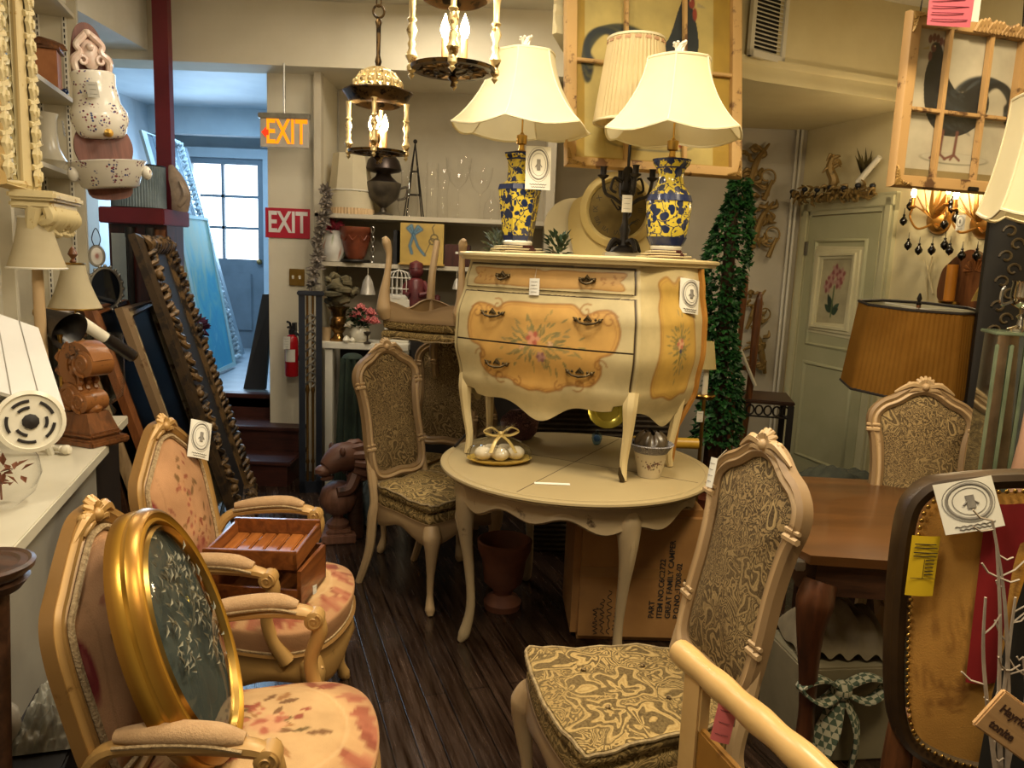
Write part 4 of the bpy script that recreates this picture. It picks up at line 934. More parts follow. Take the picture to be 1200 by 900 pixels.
b.add([(-.085, -.065, .055), (.085, -.065, .055), (.085, .065, .055), (-.085, .065, .055), (-.06, -.05, .125), (.055, -.05, .125), (.055, .05, .125), (-.06, .05, .125)], [(4, 5, 6, 7), (0, 1, 5, 4), (1, 2, 6, 5), (2, 3, 7, 6), (3, 0, 4, 7)]); b.build('stepped_base', m_walnut, cb)
def spiral(cx, cz, r0, r1, a0, turns, n=40): return [V(cx + (r0 + (r1 - r0) * t) * math.cos(a0 + turns * 2 * PI * t), 0, cz + (r0 + (r1 - r0) * t) * math.sin(a0 + turns * 2 * PI * t)) for t in np.linspace(0, 1, n)]
b = MB(); m_carve = worn('carved_walnut', '7a4a24', '3a2010', 14, .58, .32, True, 0, '8f5e32')
b.tube(spiral(.03, .335, .012, .052, -1, 1.6)[::-1][::-1], [.012, .02], 8, flat=(1, 3.2), up=(0, 1, 0)) if False else None
sc = catmull([(-.06, 0, .12), (-.075, 0, .17), (-.04, 0, .205), (-.02, 0, .24), (-.06, 0, .28), (-.055, 0, .34), (0, 0, .375), (.05, 0, .36), (.075, 0, .32)], 6)
b.sweep([p for p in sc], [(-.022, -.045), (.022, -.045), (.026, 0), (.022, .045), (-.022, .045), (-.028, 0)], False, (0, 1, 0))
for (cx, cz, r) in ((.045, .315, .05), (-.03, .185, .052), (.02, .165, .04)):
    b.at((cx, 0, cz), (PI / 2, 0, 0)).lathe([(r * .5, -.058), (r, -.05), (r, .05), (r * .5, .058)], 20)
    for sg in (-1, 1): b.at().tube([p + V(0, sg * .056, 0) for p in spiral(cx, cz, .006, r * .9, .5, 1.7, 30)], [.004, .007], 6)
b.at().sphere((.0, 0, .14), .055, 12, (1.2, .8, .7))
for k in range(7):
    t_ = k / 6; p = sc[int(4 + t_ * 30)]
    for sg in (-.6, 0, .6): b.tube(catmull([p + V(.022, sg * .06, -.02), p + V(.04, sg * .06, .0), p + V(.026, sg * .06, .024)], 4), [.006, .013, .005], 6).tube(catmull([p + V(-.02, sg * .06, -.02), p + V(-.036, sg * .06, .0), p + V(-.024, sg * .06, .024)], 4), [.006, .013, .005], 6)
b.build('scroll', m_carve, cb)
# white turned lamp lying on its side, knobs
q = P(36, 494, 2.06); tl = thing('turned_lamp', 'cream turned lamp base tipped over so its slotted underside shows', 'lamp', q, 0, None, None, .86)
ax = V(.55, -.72, .12).normalized(); M = frame_mat((0, 0, 0), (0, 0, 1), ax)
MB().mat(M).lathe([(.03, -.2), (.02, -.17), (.036, -.13), (.024, -.1), (.034, -.06), (.06, -.045), (.095, -.03), (.1, -.01), (.1, .0), (.088, .004), (.086, -.004), (0, -.004)], 32).build('base', m_ivory, tl)
b = MB().mat(M)
for r in (.045, .066):
    for k in range(5 if r > .05 else 3):
        a0 = 2 * PI * k / (5 if r > .05 else 3); b.tube([(r * math.cos(a0 + t), r * math.sin(a0 + t), .0) for t in np.linspace(0, .8, 8)], .005, 5, flat=(.4, 1), up=(0, 0, 1))
b.sphere((0, 0, 0), .026, 10, (1, 1, .3)); b.build('vent_slot', m_dark, tl)
for i, (x, y, lb) in enumerate(((82, 517, 'ivory turned spindle on the counter, the upper of two'), (78, 533, 'ivory turned spindle on the counter, the lower of two'))):
    q = PZ(x, y, .86); b = MB().mat(frame_mat(q + V(0, 0, .019), (0, 0, 1), (.9, -.25, 0))); b.lathe([(.008, -.11), (.011, -.06), (.009, -.03), (.013, -.024), (.009, -.018), (.017, -.01), (.019, .004), (.012, .016), (0, .019)], 14)
    tag(b.build('turned_spindle', m_ivory), lb, 'spindle', 'turned ivory spindles')
q = PZ(2, 596, .86); gb = thing('glass_globe', 'round clear glass globe with dried leaf inside at the left edge of the counter', 'glass globe', q + V(-.012, .02, 0))
MB().shell([(.0, .004), (.04, .002), (.085, .04), (.105, .095), (.098, .14), (.07, .19), (.05, .21), (.05, .235), (.056, .24)], 32).build('globe', m_glass, gb)
b = MB(); rnd = random.Random(2)
for k in range(22): b.leaf((rnd.uniform(-.04, .06), rnd.uniform(-.03, .03), .06 + rnd.uniform(0, .06)), (rnd.uniform(-1, 1), rnd.uniform(-1, 1), rnd.uniform(-.5, .8)), (0, 0, 1), .04, .018)
b.tube([(0, 0, .02), (0, 0, .1)], .003, 5).build('dried_leaf', simple('rust_dried_leaf', '6a3a22', '8a5234', 10, .8), gb)
q = PZ(100, 492, .855); hv = thing('glass_cylinder', 'large clear glass hurricane cylinder behind the corbel', 'vase', q + V(.02, .1, 0))
MB().shell([(0, .004), (.05, .003), (.06, .02), (.04, .05), (.09, .09), (.1, .16), (.1, .36), (.104, .37)], 32).build('cylinder', m_glass, hv)
q = PZ(70, 486, .855); hv = thing('glass_jar', 'smaller clear glass jar left of the hurricane cylinder', 'jar', q + V(-.03, .16, 0))
MB().shell([(0, .004), (.06, .003), (.065, .02), (.065, .2), (.05, .23), (.05, .26)], 28).build('cylinder', m_glass, hv)
q = P(70, 392, 3.0); bl = thing('bell_shade_lamp', 'small brass lamp with a black cone shade tipped sideways', 'lamp', (q.x, q.y, .86))
hz = q.z - .86
MB().lathe([(.05, 0), (.05, .01), (.012, .03), (.008, hz - .02), (.012, hz)], 14).build('stem', m_brass, bl)
M = frame_mat((-.01, 0, hz + .045), (0, 1, 0), (.75, -.25, -.35))
MB().mat(M).shell([(.03, -.065), (.075, .07), (.079, .072), (.073, .068), (.028, -.063)], 28).build('cone_shade', simple('black_lacquer', '15100e', '1e1714', 5, .35), bl)
MB().mat(M).lathe([(.018, -.11), (.026, -.1), (.026, -.066), (.03, -.062)], 16).build('brass_cap', m_brass, bl)
p0, p1 = P(87, 372, 3.12), P(158, 419, 3.3); bt = thing('candle_snuffer', 'cream and black turned baton leaning across the glass cylinder', 'baton', p0)
d = p1 - p0; MB().tube([V(0, 0, 0), d * .5], [.026, .024], 14).build('cream_half', m_ivory, bt); MB().tube([d * .5, d * .52, d * .97], [.03, .028, .026], 14).build('black_half', MATS['black_lacquer'], bt); MB().tube([d * .97, d], [.027, .02], 14).build('brass_tip', m_brass, bt)
# ---- leaning frames on the floor
def leaning_frame(name, label, cat, bottom, L, w, lean, D, fw, prof, mfr, inner=None, minner=None, carve=0, seedv=0):
    """rectangular frame whose plane recedes along D and leans towards -x"""
    D = V(D[0], D[1], 0).normalized(); side_ = V(-D.y, D.x, 0)     # to the left of D
    up = V(0, 0, 1) * math.cos(lean) + side_ * math.sin(lean); n = D.cross(up) if True else None
    if n.x < 0: n = -n
    t = thing(name, label, cat, bottom); b = MB()
    pth = [D * (fw / 2) + up * (fw / 2), D * (w - fw / 2) + up * (fw / 2), D * (w - fw / 2) + up * (L - fw / 2), D * (fw / 2) + up * (L - fw / 2)]
    if carve:
        dense = []
        for a, c in zip(pth, pth[1:] + pth[:1]): dense += [a.lerp(c, k / 16) for k in range(16)]
    b.sweep(pth, [(a * fw, h) for a, h in prof], True, n)
    if carve:
        rnd = random.Random(seedv)
        for a, c in zip(pth, pth[1:] + pth[:1]):
            m = int((c - a).length / .045)
            for k in range(m):
                p = a.lerp(c, (k + .5) / m); tt = (c - a).normalized(); sd = tt.cross(n)
                b.tube(catmull([p - sd * fw * .35 + n * .02, p + tt * .02 + n * (.045 + .015 * rnd.random()), p + sd * fw * .35 + tt * .035 * rnd.choice((-1, 1)) + n * .02], 4), [.008, .02, .008], 6)
                if k % 2: b.sphere(p + n * .045 + sd * rnd.uniform(-.3, .3) * fw, .018 + .008 * rnd.random(), 7)
    b.build('frame_moulding', mfr, t)
    if inner:
        c0 = [D * fw * .8 + up * fw * .8, D * (w - fw * .8) + up * fw * .8, D * (w - fw * .8) + up * (L - fw * .8), D * fw * .8 + up * (L - fw * .8)]
        b = MB().add([q + n * .004 for q in c0] + [q - n * .008 for q in c0], [(0, 1, 2, 3), (7, 6, 5, 4), (0, 4, 5, 1), (1, 5, 6, 2), (2, 6, 7, 3), (3, 7, 4, 0)]); b.build(inner, minner, t, ang=.3)
    return t
PR1 = [(-.5, -.02), (-.5, .012), (-.3, .03), (0, .022), (.25, .035), (.5, .015), (.5, -.02)]
PRF = [(-.5, -.012), (-.5, .012), (.5, .012), (.5, -.012)]
m_cfr = worn('carved_dark_gilt', '5c4529', '241a10', 18, .50, .5, True, .2, '6e5431')
m_black = simple('black_backing', '0e0f14', '16181f', 6, .5)
ln = math.radians(16.5)
leaning_frame('picture_frame', 'large dark gilt carved frame leaning at the right end of the frame row', 'picture frame', V(-1.44, 4.02, .015), 1.74, .95, ln, (LD.x, LD.y), .13, PR1, m_cfr, 'dark_glass', m_black, 1, 4)
leaning_frame('picture_frame', 'cream and brown fluted frame leaning left of the large carved frame', 'picture frame', V(-1.57, 3.88, .015), 1.36, .8, ln, (LD.x, LD.y), .07, PR1, worn('cream_brown_frame', 'a08d6c', '5c4024', 10, .55, .5), 'backing', m_black)
leaning_frame('picture_frame', 'plain chestnut brown frame in the middle of the leaning frames', 'picture frame', V(-1.68, 3.80, .015), 1.36, .8, ln, (LD.x, LD.y), .055, PR1, wood('chestnut_wood', '5a331a', '86512a', 3, 'z', .35), 'backing', m_black)
leaning_frame('picture_frame', 'tan wooden frame leaning second from the left end of the frame row', 'picture frame', V(-1.77, 3.74, .015), 1.30, .8, ln, (LD.x, LD.y), .05, PR1, wood('tan_frame_wood', '7a6040', 'a08660', 3, 'z', .5), 'backing', m_dark)
lf = leaning_frame('fretwork_panel', 'fretwork panel with a rounded lilac white top rail, leftmost of the leaning row', 'panel', V(-1.85, 3.70, .015), 1.32, .85, math.radians(12), (LD.x, LD.y), .06, PRF, m_oakd, 'backing', m_dark)
sdv = V(-LD.y, LD.x, 0); upv = V(0, 0, 1) * math.cos(math.radians(12)) + sdv * math.sin(math.radians(12))
MB().tube([upv * 1.33 - LD * .05, upv * 1.33 + LD * .9], .028, 12).build('top_rail', simple('lilac_white_paint', 'b3abb0', 'c6bfc2', 5, .45), lf)
b = MB()
for k in range(8): b.tube([(LD * (.08 + k * .09) + upv * (1.22 + .03 * math.cos(a)) + LD * .035 * math.sin(a)) + V(.03, 0, 0) for a in np.linspace(0, 2 * PI, 13)[:-1]], .010, 6, True)
b.build('fretwork', m_walnut, lf)
q = P(226, 385, 5.0); fl = thing('artificial_flower', 'dark purple artificial flower standing behind the carved frame', 'artificial flower', (q.x, q.y, 0))
b = MB(); rnd = random.Random(9)
for k in range(60):
    a, e = rnd.uniform(0, 6.3), rnd.uniform(-.6, 1.5); d = V(math.cos(a) * math.cos(e), math.sin(a) * math.cos(e), math.sin(e)); b.leaf(V(0, 0, q.z) + d * .03, d, V(-d.y, d.x, .4), .085, .05)
for k in range(6): b.leaf(V(0, 0, q.z + .05), (rnd.uniform(-.5, .5), rnd.uniform(-.5, .5), 1), (1, 0, 0), .1, .012)
b.build('petals', simple('dark_purple_petals', '3a1730', '54254a', 12, .8), fl); MB().tube([(0, 0, 0), (0, 0, q.z)], .006, 6).build('stem', m_oakd, fl)
# ---- things leaning in the passage
m_turq = None
def turquoise():
    N = NT('turquoise_abstract_painting'); N.set(Roughness=.35); mp = N.map((1, 1, .5)); no = N.noise(mp, 4, 6, .65, 1.2); gr = N.n('ShaderNodeSeparateXYZ'); N.l(mp, 0, gr, 0)
    f = N.math('ADD', N.math('MULTIPLY', (no, 0), .9), N.math('MULTIPLY', (gr, 2), -.55)); r = N.ramp(f[0], 0, [(.0, 'a9b59a'), (.16, '8fb5a8'), (.3, '4aa3b8'), (.45, '2c8fb4'), (.6, '86c2c8')]); N.color((r, 0)); return N.m
q = PZ(243, 443, .56); leaning_frame('painting', 'tall turquoise abstract painting leaning at the mouth of the passage', 'painting', q, P(205, 246, q.y).z - q.z, .75, math.radians(9.5), (-.06, 1), .04, PRF, simple('pale_teal_frame', '9ab8b8', 'aecaca', 4, .4), 'canvas', turquoise())
cols = [('8f9aa0', 'b0bcc2', 'grey white ribbed panel'), ('3a4650', '566470', 'dark slate panel'), ('8f9ea6', 'a8b6bc', 'white panel with scrolled edge'), ('6a7a84', '8c9aa2', 'blue grey flat panel')]
for i, (c1, c2, lb) in enumerate(cols):
    Yq = 6.35 + .16 * i; q = PZ(246 + i * 9, 434 - i * 4, .56); ztop = P(186 + i * 6, 142 + i * 5, q.y).z
    leaning_frame('wall_panel', lb + ' leaning in the passage, ' + ('nearest the turquoise painting', 'second from the turquoise painting', 'third from the turquoise painting', 'nearest the far door')[i], 'panel', q, ztop - q.z, .34, math.radians(14.5), (-.05, 1), .05, PRF, simple('panel_paint_' + 'abcd'[i], c1, c2, 6, .5), 'board', simple('panel_paint_' + 'bcda'[i], *cols[(i + 1) % 4][:2], 6, .5), carve=1 if i == 2 else 0)
# ---- on and under the armchairs
oc = V(-.70, 1.56, .80); bot = V(-.575, 1.53, .53); top = V(-.785, 1.61, 1.055); upo = (top - bot).normalized(); wx = (V(-.12, 1, 0) - upo * V(-.12, 1, 0).dot(upo)).normalized(); no_ = wx.cross(upo)
if no_.x < 0: no_ = -no_
mid = (top + bot) / 2; og = thing('domed_picture', 'oval gilt frame with domed glass propped on the front armchair', 'picture frame', mid); A_, B_ = .185, .265
ov = lambda k: [wx * A_ * k * math.cos(a) + upo * B_ * k * math.sin(a) for a in np.linspace(0, 2 * PI, 73)[:-1]]
MB().sweep(ov(1), [(-.018, -.035), (-.020, -.004), (-.012, .006), (-.004, .002), (.006, .010), (.016, .004), (.024, -.012), (.020, -.024), (.025, -.034), (.025, -.055), (.0, -.058)], True, no_).build('frame_moulding', m_goldleaf, og)
b = MB().dome([p + no_ * -.012 for p in ov(.95)], no_ * -.005, no_, .0, 2); b.build('velvet_backing', simple('dark_teal_velvet', '232d2a', '3a4540', 7, .7), og)
b = MB(); rnd = random.Random(4)
for k in range(150):
    a = rnd.uniform(-2.2, 2.2); r = rnd.gauss(.42, .12); p = wx * A_ * r * math.cos(a + 1.5) * 1.1 + upo * B_ * r * 1.2 * math.sin(a + 1.5) + no_ * rnd.uniform(0, .02); dd = wx * rnd.uniform(-1, 1) + upo * rnd.uniform(-1, 1); b.leaf(p, dd, no_, rnd.uniform(.015, .035), .008)
b.build('dried_flower_wreath', simple('grey_dried_flowers', '6c6a5c', '95917c', 20, .9), og)
b = MB().dome([p for p in ov(.91)], V(0, 0, 0), no_, .032, 14, 2); b.build('domed_glass', m_glass, og)
MB().sweep(ov(.90), [(-.006, .0), (0, .012), (.006, 0)], True, no_).build('inner_rim', m_brass, og)
bx = thing('bamboo_box', 'two tier brown bamboo tray box on the seat of the back armchair', 'box', (-.775, 2.42, .505), math.radians(-4)); m_bam = wood('tea_stained_bamboo', '5e3218', '95592a', 2.5, 'y', .3, coat=.3)
b = MB(); W, Dp = .145, .125
b.box((-W, -Dp, 0), (W, Dp, .012)).box((-W, Dp - .012, 0), (W, Dp, .125)).box((-W, -Dp, 0), (-W + .012, Dp, .125)).box((W - .012, -Dp, 0), (W, Dp, .125)).box((-W, -Dp, 0), (W, -Dp + .012, .06)); b.build('lower_box', m_bam, bx)
M = Matrix.Translation((-.02, .0, .132)) @ Euler((math.radians(5), math.radians(-2), 0)).to_matrix().to_4x4()
b = MB().mat(M)
for sx in (-1, 1): b.box((sx * W * 1.04, -Dp, 0), (sx * (W * 1.04 - .012), Dp, .055), .002)
for sy in (-1, 1): b.box((-W * 1.04, sy * Dp, 0), (W * 1.04, sy * (Dp - .012), .065), .002)
tr = b.build('tray_rim', m_bam, bx)
b = MB().mat(M)
for k in range(6): x = -W + .004 + k * .0478; b.box((x, -Dp + .012, .004), (x + .044, Dp - .012, .014), .004)
b.build('tray_slats', wood('bamboo_slats', '7a441e', 'a9672f', 2.5, 'y', .28, coat=.3), tr)
paper_tag(bx, frame_mat((W + .02, -.05, .035), (0, 1, 0), (1, -.4, 0)), .018, .03, lines=2)
# ---- lower left corner
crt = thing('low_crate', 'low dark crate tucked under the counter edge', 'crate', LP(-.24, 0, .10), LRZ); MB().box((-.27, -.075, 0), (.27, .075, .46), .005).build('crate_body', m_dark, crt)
q = P(2, 662, 1.36); st = thing('plant_stand', 'round carved dark wood stand top at the left edge', 'plant stand', (q.x - .035, q.y, 0)); zt = q.z
MB().lathe([(.0, zt - .05), (.06, zt - .05), (.075, zt - .03), (.065, zt - .025), (.083, zt - .01), (.085, zt), (.078, zt + .004), (.072, zt), (.06, zt + .002), (.055, zt - .002), (.03, zt + .001), (0, zt)], 36).build('top', m_oakd, st)
MB().lathe([(.06, 0), (.06, .02), (.02, .06), (.025, .3), (.02, .5), (.04, zt - .051)], 16).build('pedestal', m_oakd, st)
q = PZ(-12, 852, .52); b = MB().at((q.x, q.y, .461)); b.lathe([(.02, .0), (.045, .012), (.062, .05), (.058, .085), (.035, .115), (0, .124)], 24)
tag(b.build('ceramic_ball', m_ivory), 'white ceramic ball at the lower left edge', 'ball')
q = LP(-.14, .462, .115); b = MB().at(q, (0, 0, LRZ)); rnd = random.Random(12)
b.grid(lambda u, v: ((u - .5) * .30, (v - .5) * .14, .004 + .1 * math.sin(PI * u) ** .6 * math.sin(PI * v) ** .6 * (.75 + .25 * math.sin(u * 21 + v * 9) * math.cos(v * 17 - u * 6)) + .008 * math.sin(u * 47) * math.sin(v * 39)), 60, 50)
tag(b.build('crumpled_cloth', simple('silver_damask', '7d7a6c', 'b5b19f', 22, .45, .15)), 'crumpled silver white cloth under the counter in the lower left', 'cloth')
# ================================================================== BACK OF THE ROOM
# ---- exit signs, switch plate, extinguisher
q0, q1 = P(305, 172, 5.3), P(362, 136, 5.3)
es = thing('exit_sign', 'edge lit clear exit sign with orange letters and a left arrow, hanging above the passage', 'exit sign', ((q0.x + q1.x) / 2, 5.3, q0.z), math.radians(-2))
w, h = q1.x - q0.x, q1.z - q0.z - .02
MB().box((-w / 2, -.006, 0), (w / 2, .006, h), .003).build('panel', simple('mirrored_acrylic', 'a89f94', 'b8b0a4', 4, .3, 0), es)
M = Matrix.Translation((.015, -.0075, h / 2)) @ Euler((PI / 2, 0, 0)).to_matrix().to_4x4()
b = MB().mat(M @ Matrix.Diagonal((.74, 1.2, 1, 1))).text('EXIT', .185, .001, .003); b.build('lettering', emis('exit_orange', 'ff8a14', 1.5), es)
M2 = Matrix.Translation((-w / 2 + .03, -.0075, h / 2)) @ Euler((PI / 2, 0, 0)).to_matrix().to_4x4()
MB().mat(M2).prism([(-.02, 0), (.012, .035), (.012, .018), (.028, .018), (.028, -.018), (.012, -.018), (.012, -.035)], .002).build('arrow', emis('exit_red', 'ff3a1a', 1.4), es)
MB().box((-w / 2 - .01, -.02, h - .004), (w / 2 + .01, .02, h + .03), .004).tube([(0, 0, h + .03), (0, 0, 2.84 - q0.z)], .008, 8).build('canopy', m_silver, es)
q0, q1 = P(311, 278, 5.59), P(363, 243, 5.59)
es = thing('exit_sign', 'flat red exit sign with white letters fixed on the pier', 'exit sign', ((q0.x + q1.x) / 2, 5.592, q0.z)); w, h = q1.x - q0.x, P(337, 243, 5.59).z - P(337, 278, 5.59).z
MB().box((-w / 2, 0, 0), (w / 2, .006, h)).build('plate', simple('sign_red', 'b01c34', 'b8223a', 4, .4), es)
M = Matrix.Translation((0, -.001, h / 2)) @ Euler((PI / 2, 0, 0)).to_matrix().to_4x4()
MB().mat(M @ Matrix.Diagonal((.84, 1.25, 1, 1))).text('EXIT', .165, .001, .004).build('lettering', simple('sign_white', 'd8d4d0', 'e0dcd8', 4, .5), es)
q = P(348, 325, 5.59); sp = thing('switch_plate', 'gold light switch plate low on the pier', 'light switch', q)
MB().box((-.055, -.006, -.06), (.055, .004, .06), .003).build('plate', m_brass, sp)
for x in (-.025, .025): MB().box((x - .007, -.02, -.012), (x + .007, -.005, .014), .002).build('toggle', m_ivory, sp)
q0, q1 = P(341, 442, 5.48), P(341, 376, 5.48); H = q1.z - q0.z
fe = thing('fire_extinguisher', 'red fire extinguisher hanging on the pier', 'fire extinguisher', (q0.x, 5.5, q0.z))
MB().lathe([(.03, 0), (.045, .006), (.048, .02), (.048, H * .62), (.042, H * .70), (.022, H * .75), (.016, H * .76)], 24).build('cylinder', simple('extinguisher_red', 'a0141c', 'b01a22', 4, .25), fe)
MB().lathe([(.018, H * .76), (.02, H * .78), (.02, H * .84), (0, H * .85)], 14).tube([(0, 0, H * .83), (.0, -.05, H * .9), (.0, -.09, H * .9)], .008, 6).tube([(0, 0, H * .83), (0, -.04, H * .97), (0, -.10, H * 1.0)], .008, 6).build('valve_handle', m_black, fe)
MB().tube(catmull([(.02, 0, H * .8), (.07, -.01, H * .7), (.065, -.01, H * .45), (.055, -.01, H * .3)], 5), .009, 7).build('hose', m_black, fe)
MB().grid(lambda u, v: (.0485 * math.sin((u - .5) * 1.6), -.0485 * math.cos((u - .5) * 1.6), H * (.28 + .22 * v)), 9, 3).build('label_sticker', m_paper, fe)
paper_tag(fe, frame_mat((-.02, -.055, H * .62), (1, 0, 0), (0, -1, .1)), .05, .09, 'inspection_tag', lines=4)
MB().box((-.012, .05, H * .5), (.012, .095, H * .95)).tube([(-.05, 0, H * .55), (0, .05, H * .55), (.05, 0, H * .55)], .004, 5).build('bracket', m_black, fe)
# ---- built-in bookcase
bY = 5.5; X0, X1 = P(372, 250, bY).x, P(644, 250, bY).x
bkc = thing('bookcase', 'built in cream bookcase with open shelves between the pier and the soffit', 'bookcase', (0, bY, 0))
m_bk = simple('bookcase_paint', 'b7ad97', 'c2b8a2', 4, .6)
z1, z2, z3 = P(470, 253, bY).z, P(440, 328, 5.42).z, P(440, 401, 5.3).z
z2 = P(520, 312, bY).z - .0
MB().box((X0 - .025, 0, 0), (X0 + .025, .07, 2.84)).build('post', m_bk, bkc); MB().box((X1 - .03, 0, 0), (X1 + .03, .52, 2.84)).build('end_panel', m_bk, bkc)
MB().box((X0 + .03, .525, 0), (X1 - .03, .54, 2.84)).build('back_panel', simple('bookcase_back', 'a59b84', 'b2a890', 3, .7), bkc)
for z in (z1, z2): MB().box((X0 - .02, .0, z - .03), (X1 - .03, .52, z)).build('shelf_board', m_bk, bkc)
MB().box((X0 + .026, .05, z2 - .25), (X1 - .03, .5, z2 - .245)).build('lower_board', m_dark, bkc) if False else None
cn = thing('white_console', 'narrow white console ledge in front of the bookcase', 'console', (0, 5.2, 0)); cx0, cx1 = P(375, 402, 5.2).x, P(478, 402, 5.2).x
MB().box((cx0, -.0, z3 - .045), (cx1, .27, z3), .004).build('top', m_white, cn)
for x in (cx0 + .03, cx1 - .05): MB().box((x, .02, 0), (x + .05, .07, z3 - .045)).build('leg', m_white, cn)
MB().box((cx0 + .08, .25, .05), (cx1, .268, z3 - .045)).build('back_panel', m_dark, cn)
# ---- generic makers
def lathe_thing(name, label, cat, loc, prof, m, seg=24, group=None, part=None):
    b = MB().at(loc); (b.shell if prof[-1][0] > .004 and prof[0][0] < .004 else b.lathe)(prof, seg)
    return tag(b.build(name, m), label, cat, group)
def scl(prof, r, h): return [(a * r, z * h) for a, z in prof]
def on(px, Y, z): q = P(px, 250, Y); return V(q.x, q.y, z)
pxm = lambda n, Y: n * Y * .99 / FPX
# top shelf
Y1 = 5.68
sh1 = thing('lampshade', 'ivory lampshade with pleated band, lower of the two stacked on the top shelf', 'lampshade', on(411, Y1, z1), 0)
MB().shell([(.165, .045), (.15, .16)], 40).build('cloth', m_shade_iv, sh1); b = MB().shell([(.168, 0), (.166, .045)], 90)
for i, v in enumerate(b.v): k = 1 + .02 * (1 if i % 2 else -1); v.x *= k; v.y *= k
b.build('pleated_band', simple('tan_pleats', 'b89a72', 'c9ad86', 9, .9), sh1)
sh2 = thing('lampshade', 'octagonal ivory lampshade resting on the pleated one on the top shelf', 'lampshade', on(411, Y1, z1 + .165), .3)
MB().shell([(.155, 0), (.125, .26)], 8).build('cloth', m_shade_iv, sh2, ang=.3); MB().tube([(.154 * math.cos(a), .154 * math.sin(a), .004) for a in np.linspace(0, 2 * PI, 9)[:-1]], .005, 5, True).build('bottom_trim', m_white, sh2)
ur = thing('lidded_urn', 'dark pewter urn with domed lid on the top shelf', 'urn', on(449, Y1, z1))
m_pew = simple('dark_pewter', '4a443c', '6a6256', 9, .35, .7)
MB().lathe([(.075, 0), (.075, .012), (.03, .03), (.02, .06), (.05, .085), (.105, .13), (.125, .20), (.128, .235), (.118, .24)], 24).build('cup', m_pew, ur)
MB().lathe([(.11, .24), (.09, .255), (.06, .28), (.05, .30), (.115, .315), (.13, .33), (.112, .39), (.07, .435), (0, .45)], 24).build('domed_lid', simple('dark_bronze_lid', '2c2420', '443830', 8, .35, .7), ur)
for sg in (-1, 1): MB().tube(catmull([(sg * .12, 0, .2), (sg * .17, 0, .21), (sg * .16, 0, .14), (sg * .10, 0, .12)], 5), .009, 6).build('handle', m_pew, ur)
gp = thing('glass_pitcher', 'clear glass pitcher on the top shelf right of the dark urn', 'pitcher', on(478, Y1 - .06, z1))
MB().shell([(0, .004), (.06, .003), (.075, .06), (.07, .16), (.05, .24), (.055, .32), (.065, .36)], 24).build('body', m_glass, gp); MB().tube(catmull([(.06, 0, .3), (.11, 0, .28), (.11, 0, .16), (.07, 0, .1)], 5), .008, 6).build('handle', m_glass, gp)
ob = thing('wire_obelisk', 'tall black wire obelisk standing on the top shelf', 'obelisk', on(485, Y1 + .12, z1)); b = MB(); Hh = P(485, 162, Y1).z - z1
for sx in (-1, 1):
    for sy in (-1, 1): b.tube([(sx * .065, sy * .065, .0), (0, 0, Hh - .02)], .005, 5)
for k in (.0, .3, .6): s_ = .065 * (1 - k); b.tube([(-s_, -s_, k * Hh + .004), (s_, -s_, k * Hh + .004), (s_, s_, k * Hh + .004), (-s_, s_, k * Hh + .004)], .004, 4, True)
b.build('wire_frame', m_iron, ob); MB().sphere((0, 0, Hh - .005), .016, 8).build('ball_finial', m_iron, ob)
GOB = [(0, .004), (.5, .003), (.5, .01), (.08, .04), (.06, .45), (.12, .5), (.6, .62), (.85, .8), (.95, 1.0)]
lathe_thing('glass_cylinder', 'slim clear glass cylinder vase on the top shelf', 'vase', on(506, Y1, z1), scl([(0, .01), (.9, .008), (.95, .03), (.95, 1)], .045, .39), m_glass)
lathe_thing('glass_goblet', 'biggest clear glass goblet, in the middle of the row of glasses on the top shelf', 'goblet', on(536, Y1 - .02, z1), scl(GOB, .10, .43), m_glass, 28, 'clear glass goblets')
lathe_thing('glass_goblet', 'wide clear glass goblet at the right end of the top shelf', 'goblet', on(562, Y1 + .06, z1), scl(GOB, .095, .38), m_glass, 28, 'clear glass goblets')
lathe_thing('glass_vase', 'flared clear glass vase between the slim cylinder and the big goblet', 'vase', on(519, Y1 + .16, z1), scl([(0, .01), (.7, .008), (.6, .1), (.5, .5), (.8, .9), (1, 1)], .06, .37), m_glass)
lathe_thing('glass_bottle', 'small stoppered glass bottle behind the left lamp on the top shelf', 'bottle', on(576, Y1 + .0, z1), [(0, .004), (.055, .003), (.06, .06), (.05, .12), (.015, .17), (.015, .21), (.022, .22)], m_glass)
# second shelf
Y2 = 5.66
pt = thing('painted_pitcher', 'white pitcher painted with flowers and holding a red bloom on the second shelf', 'pitcher', on(391, Y2 - .08, z2))
b = MB().shell([(0, .004), (.06, .003), (.085, .06), (.09, .11), (.07, .17), (.062, .2), (.07, .22)], 40); p_ = Paint([math.atan2(v.y, v.x) for v in b.v], [v.z * 12 for v in b.v], 'd9d5cb'); rnd = random.Random(3)
for k in range(26): p_.leaf(rnd.uniform(-3, 0), rnd.uniform(.5, 2), .3, .07, rnd.uniform(0, 6), rnd.choice(['4a7a70', '7a8a4a', 'b06a4a', 'c09a4a']))
b.build('body', vcol('painted_glaze', .2), pt, colors=p_.C); MB().tube(catmull([(.06, -.02, .2), (.12, -.03, .19), (.12, -.03, .1), (.085, -.02, .06)], 5), .010, 7).build('handle', simple('teal_glaze', '3f7078', '4f828a', 6, .2), pt)
b = MB(); 
for k in range(40): a, e = rnd.uniform(0, 6.3), rnd.uniform(0, 1.5); d = V(math.cos(a) * math.cos(e), math.sin(a) * math.cos(e), math.sin(e)); b.leaf(V(0, 0, .21) + d * .02, d, V(-d.y, d.x, .3), .08, .04)
b.build('red_bloom', simple('crimson_petals', '7a1828', '98263a', 9, .8), pt)
tp = thing('terracotta_pot', 'brown red glazed pot with moulded garlands on the second shelf', 'pot', on(417, Y2 - .1, z2 + .025))
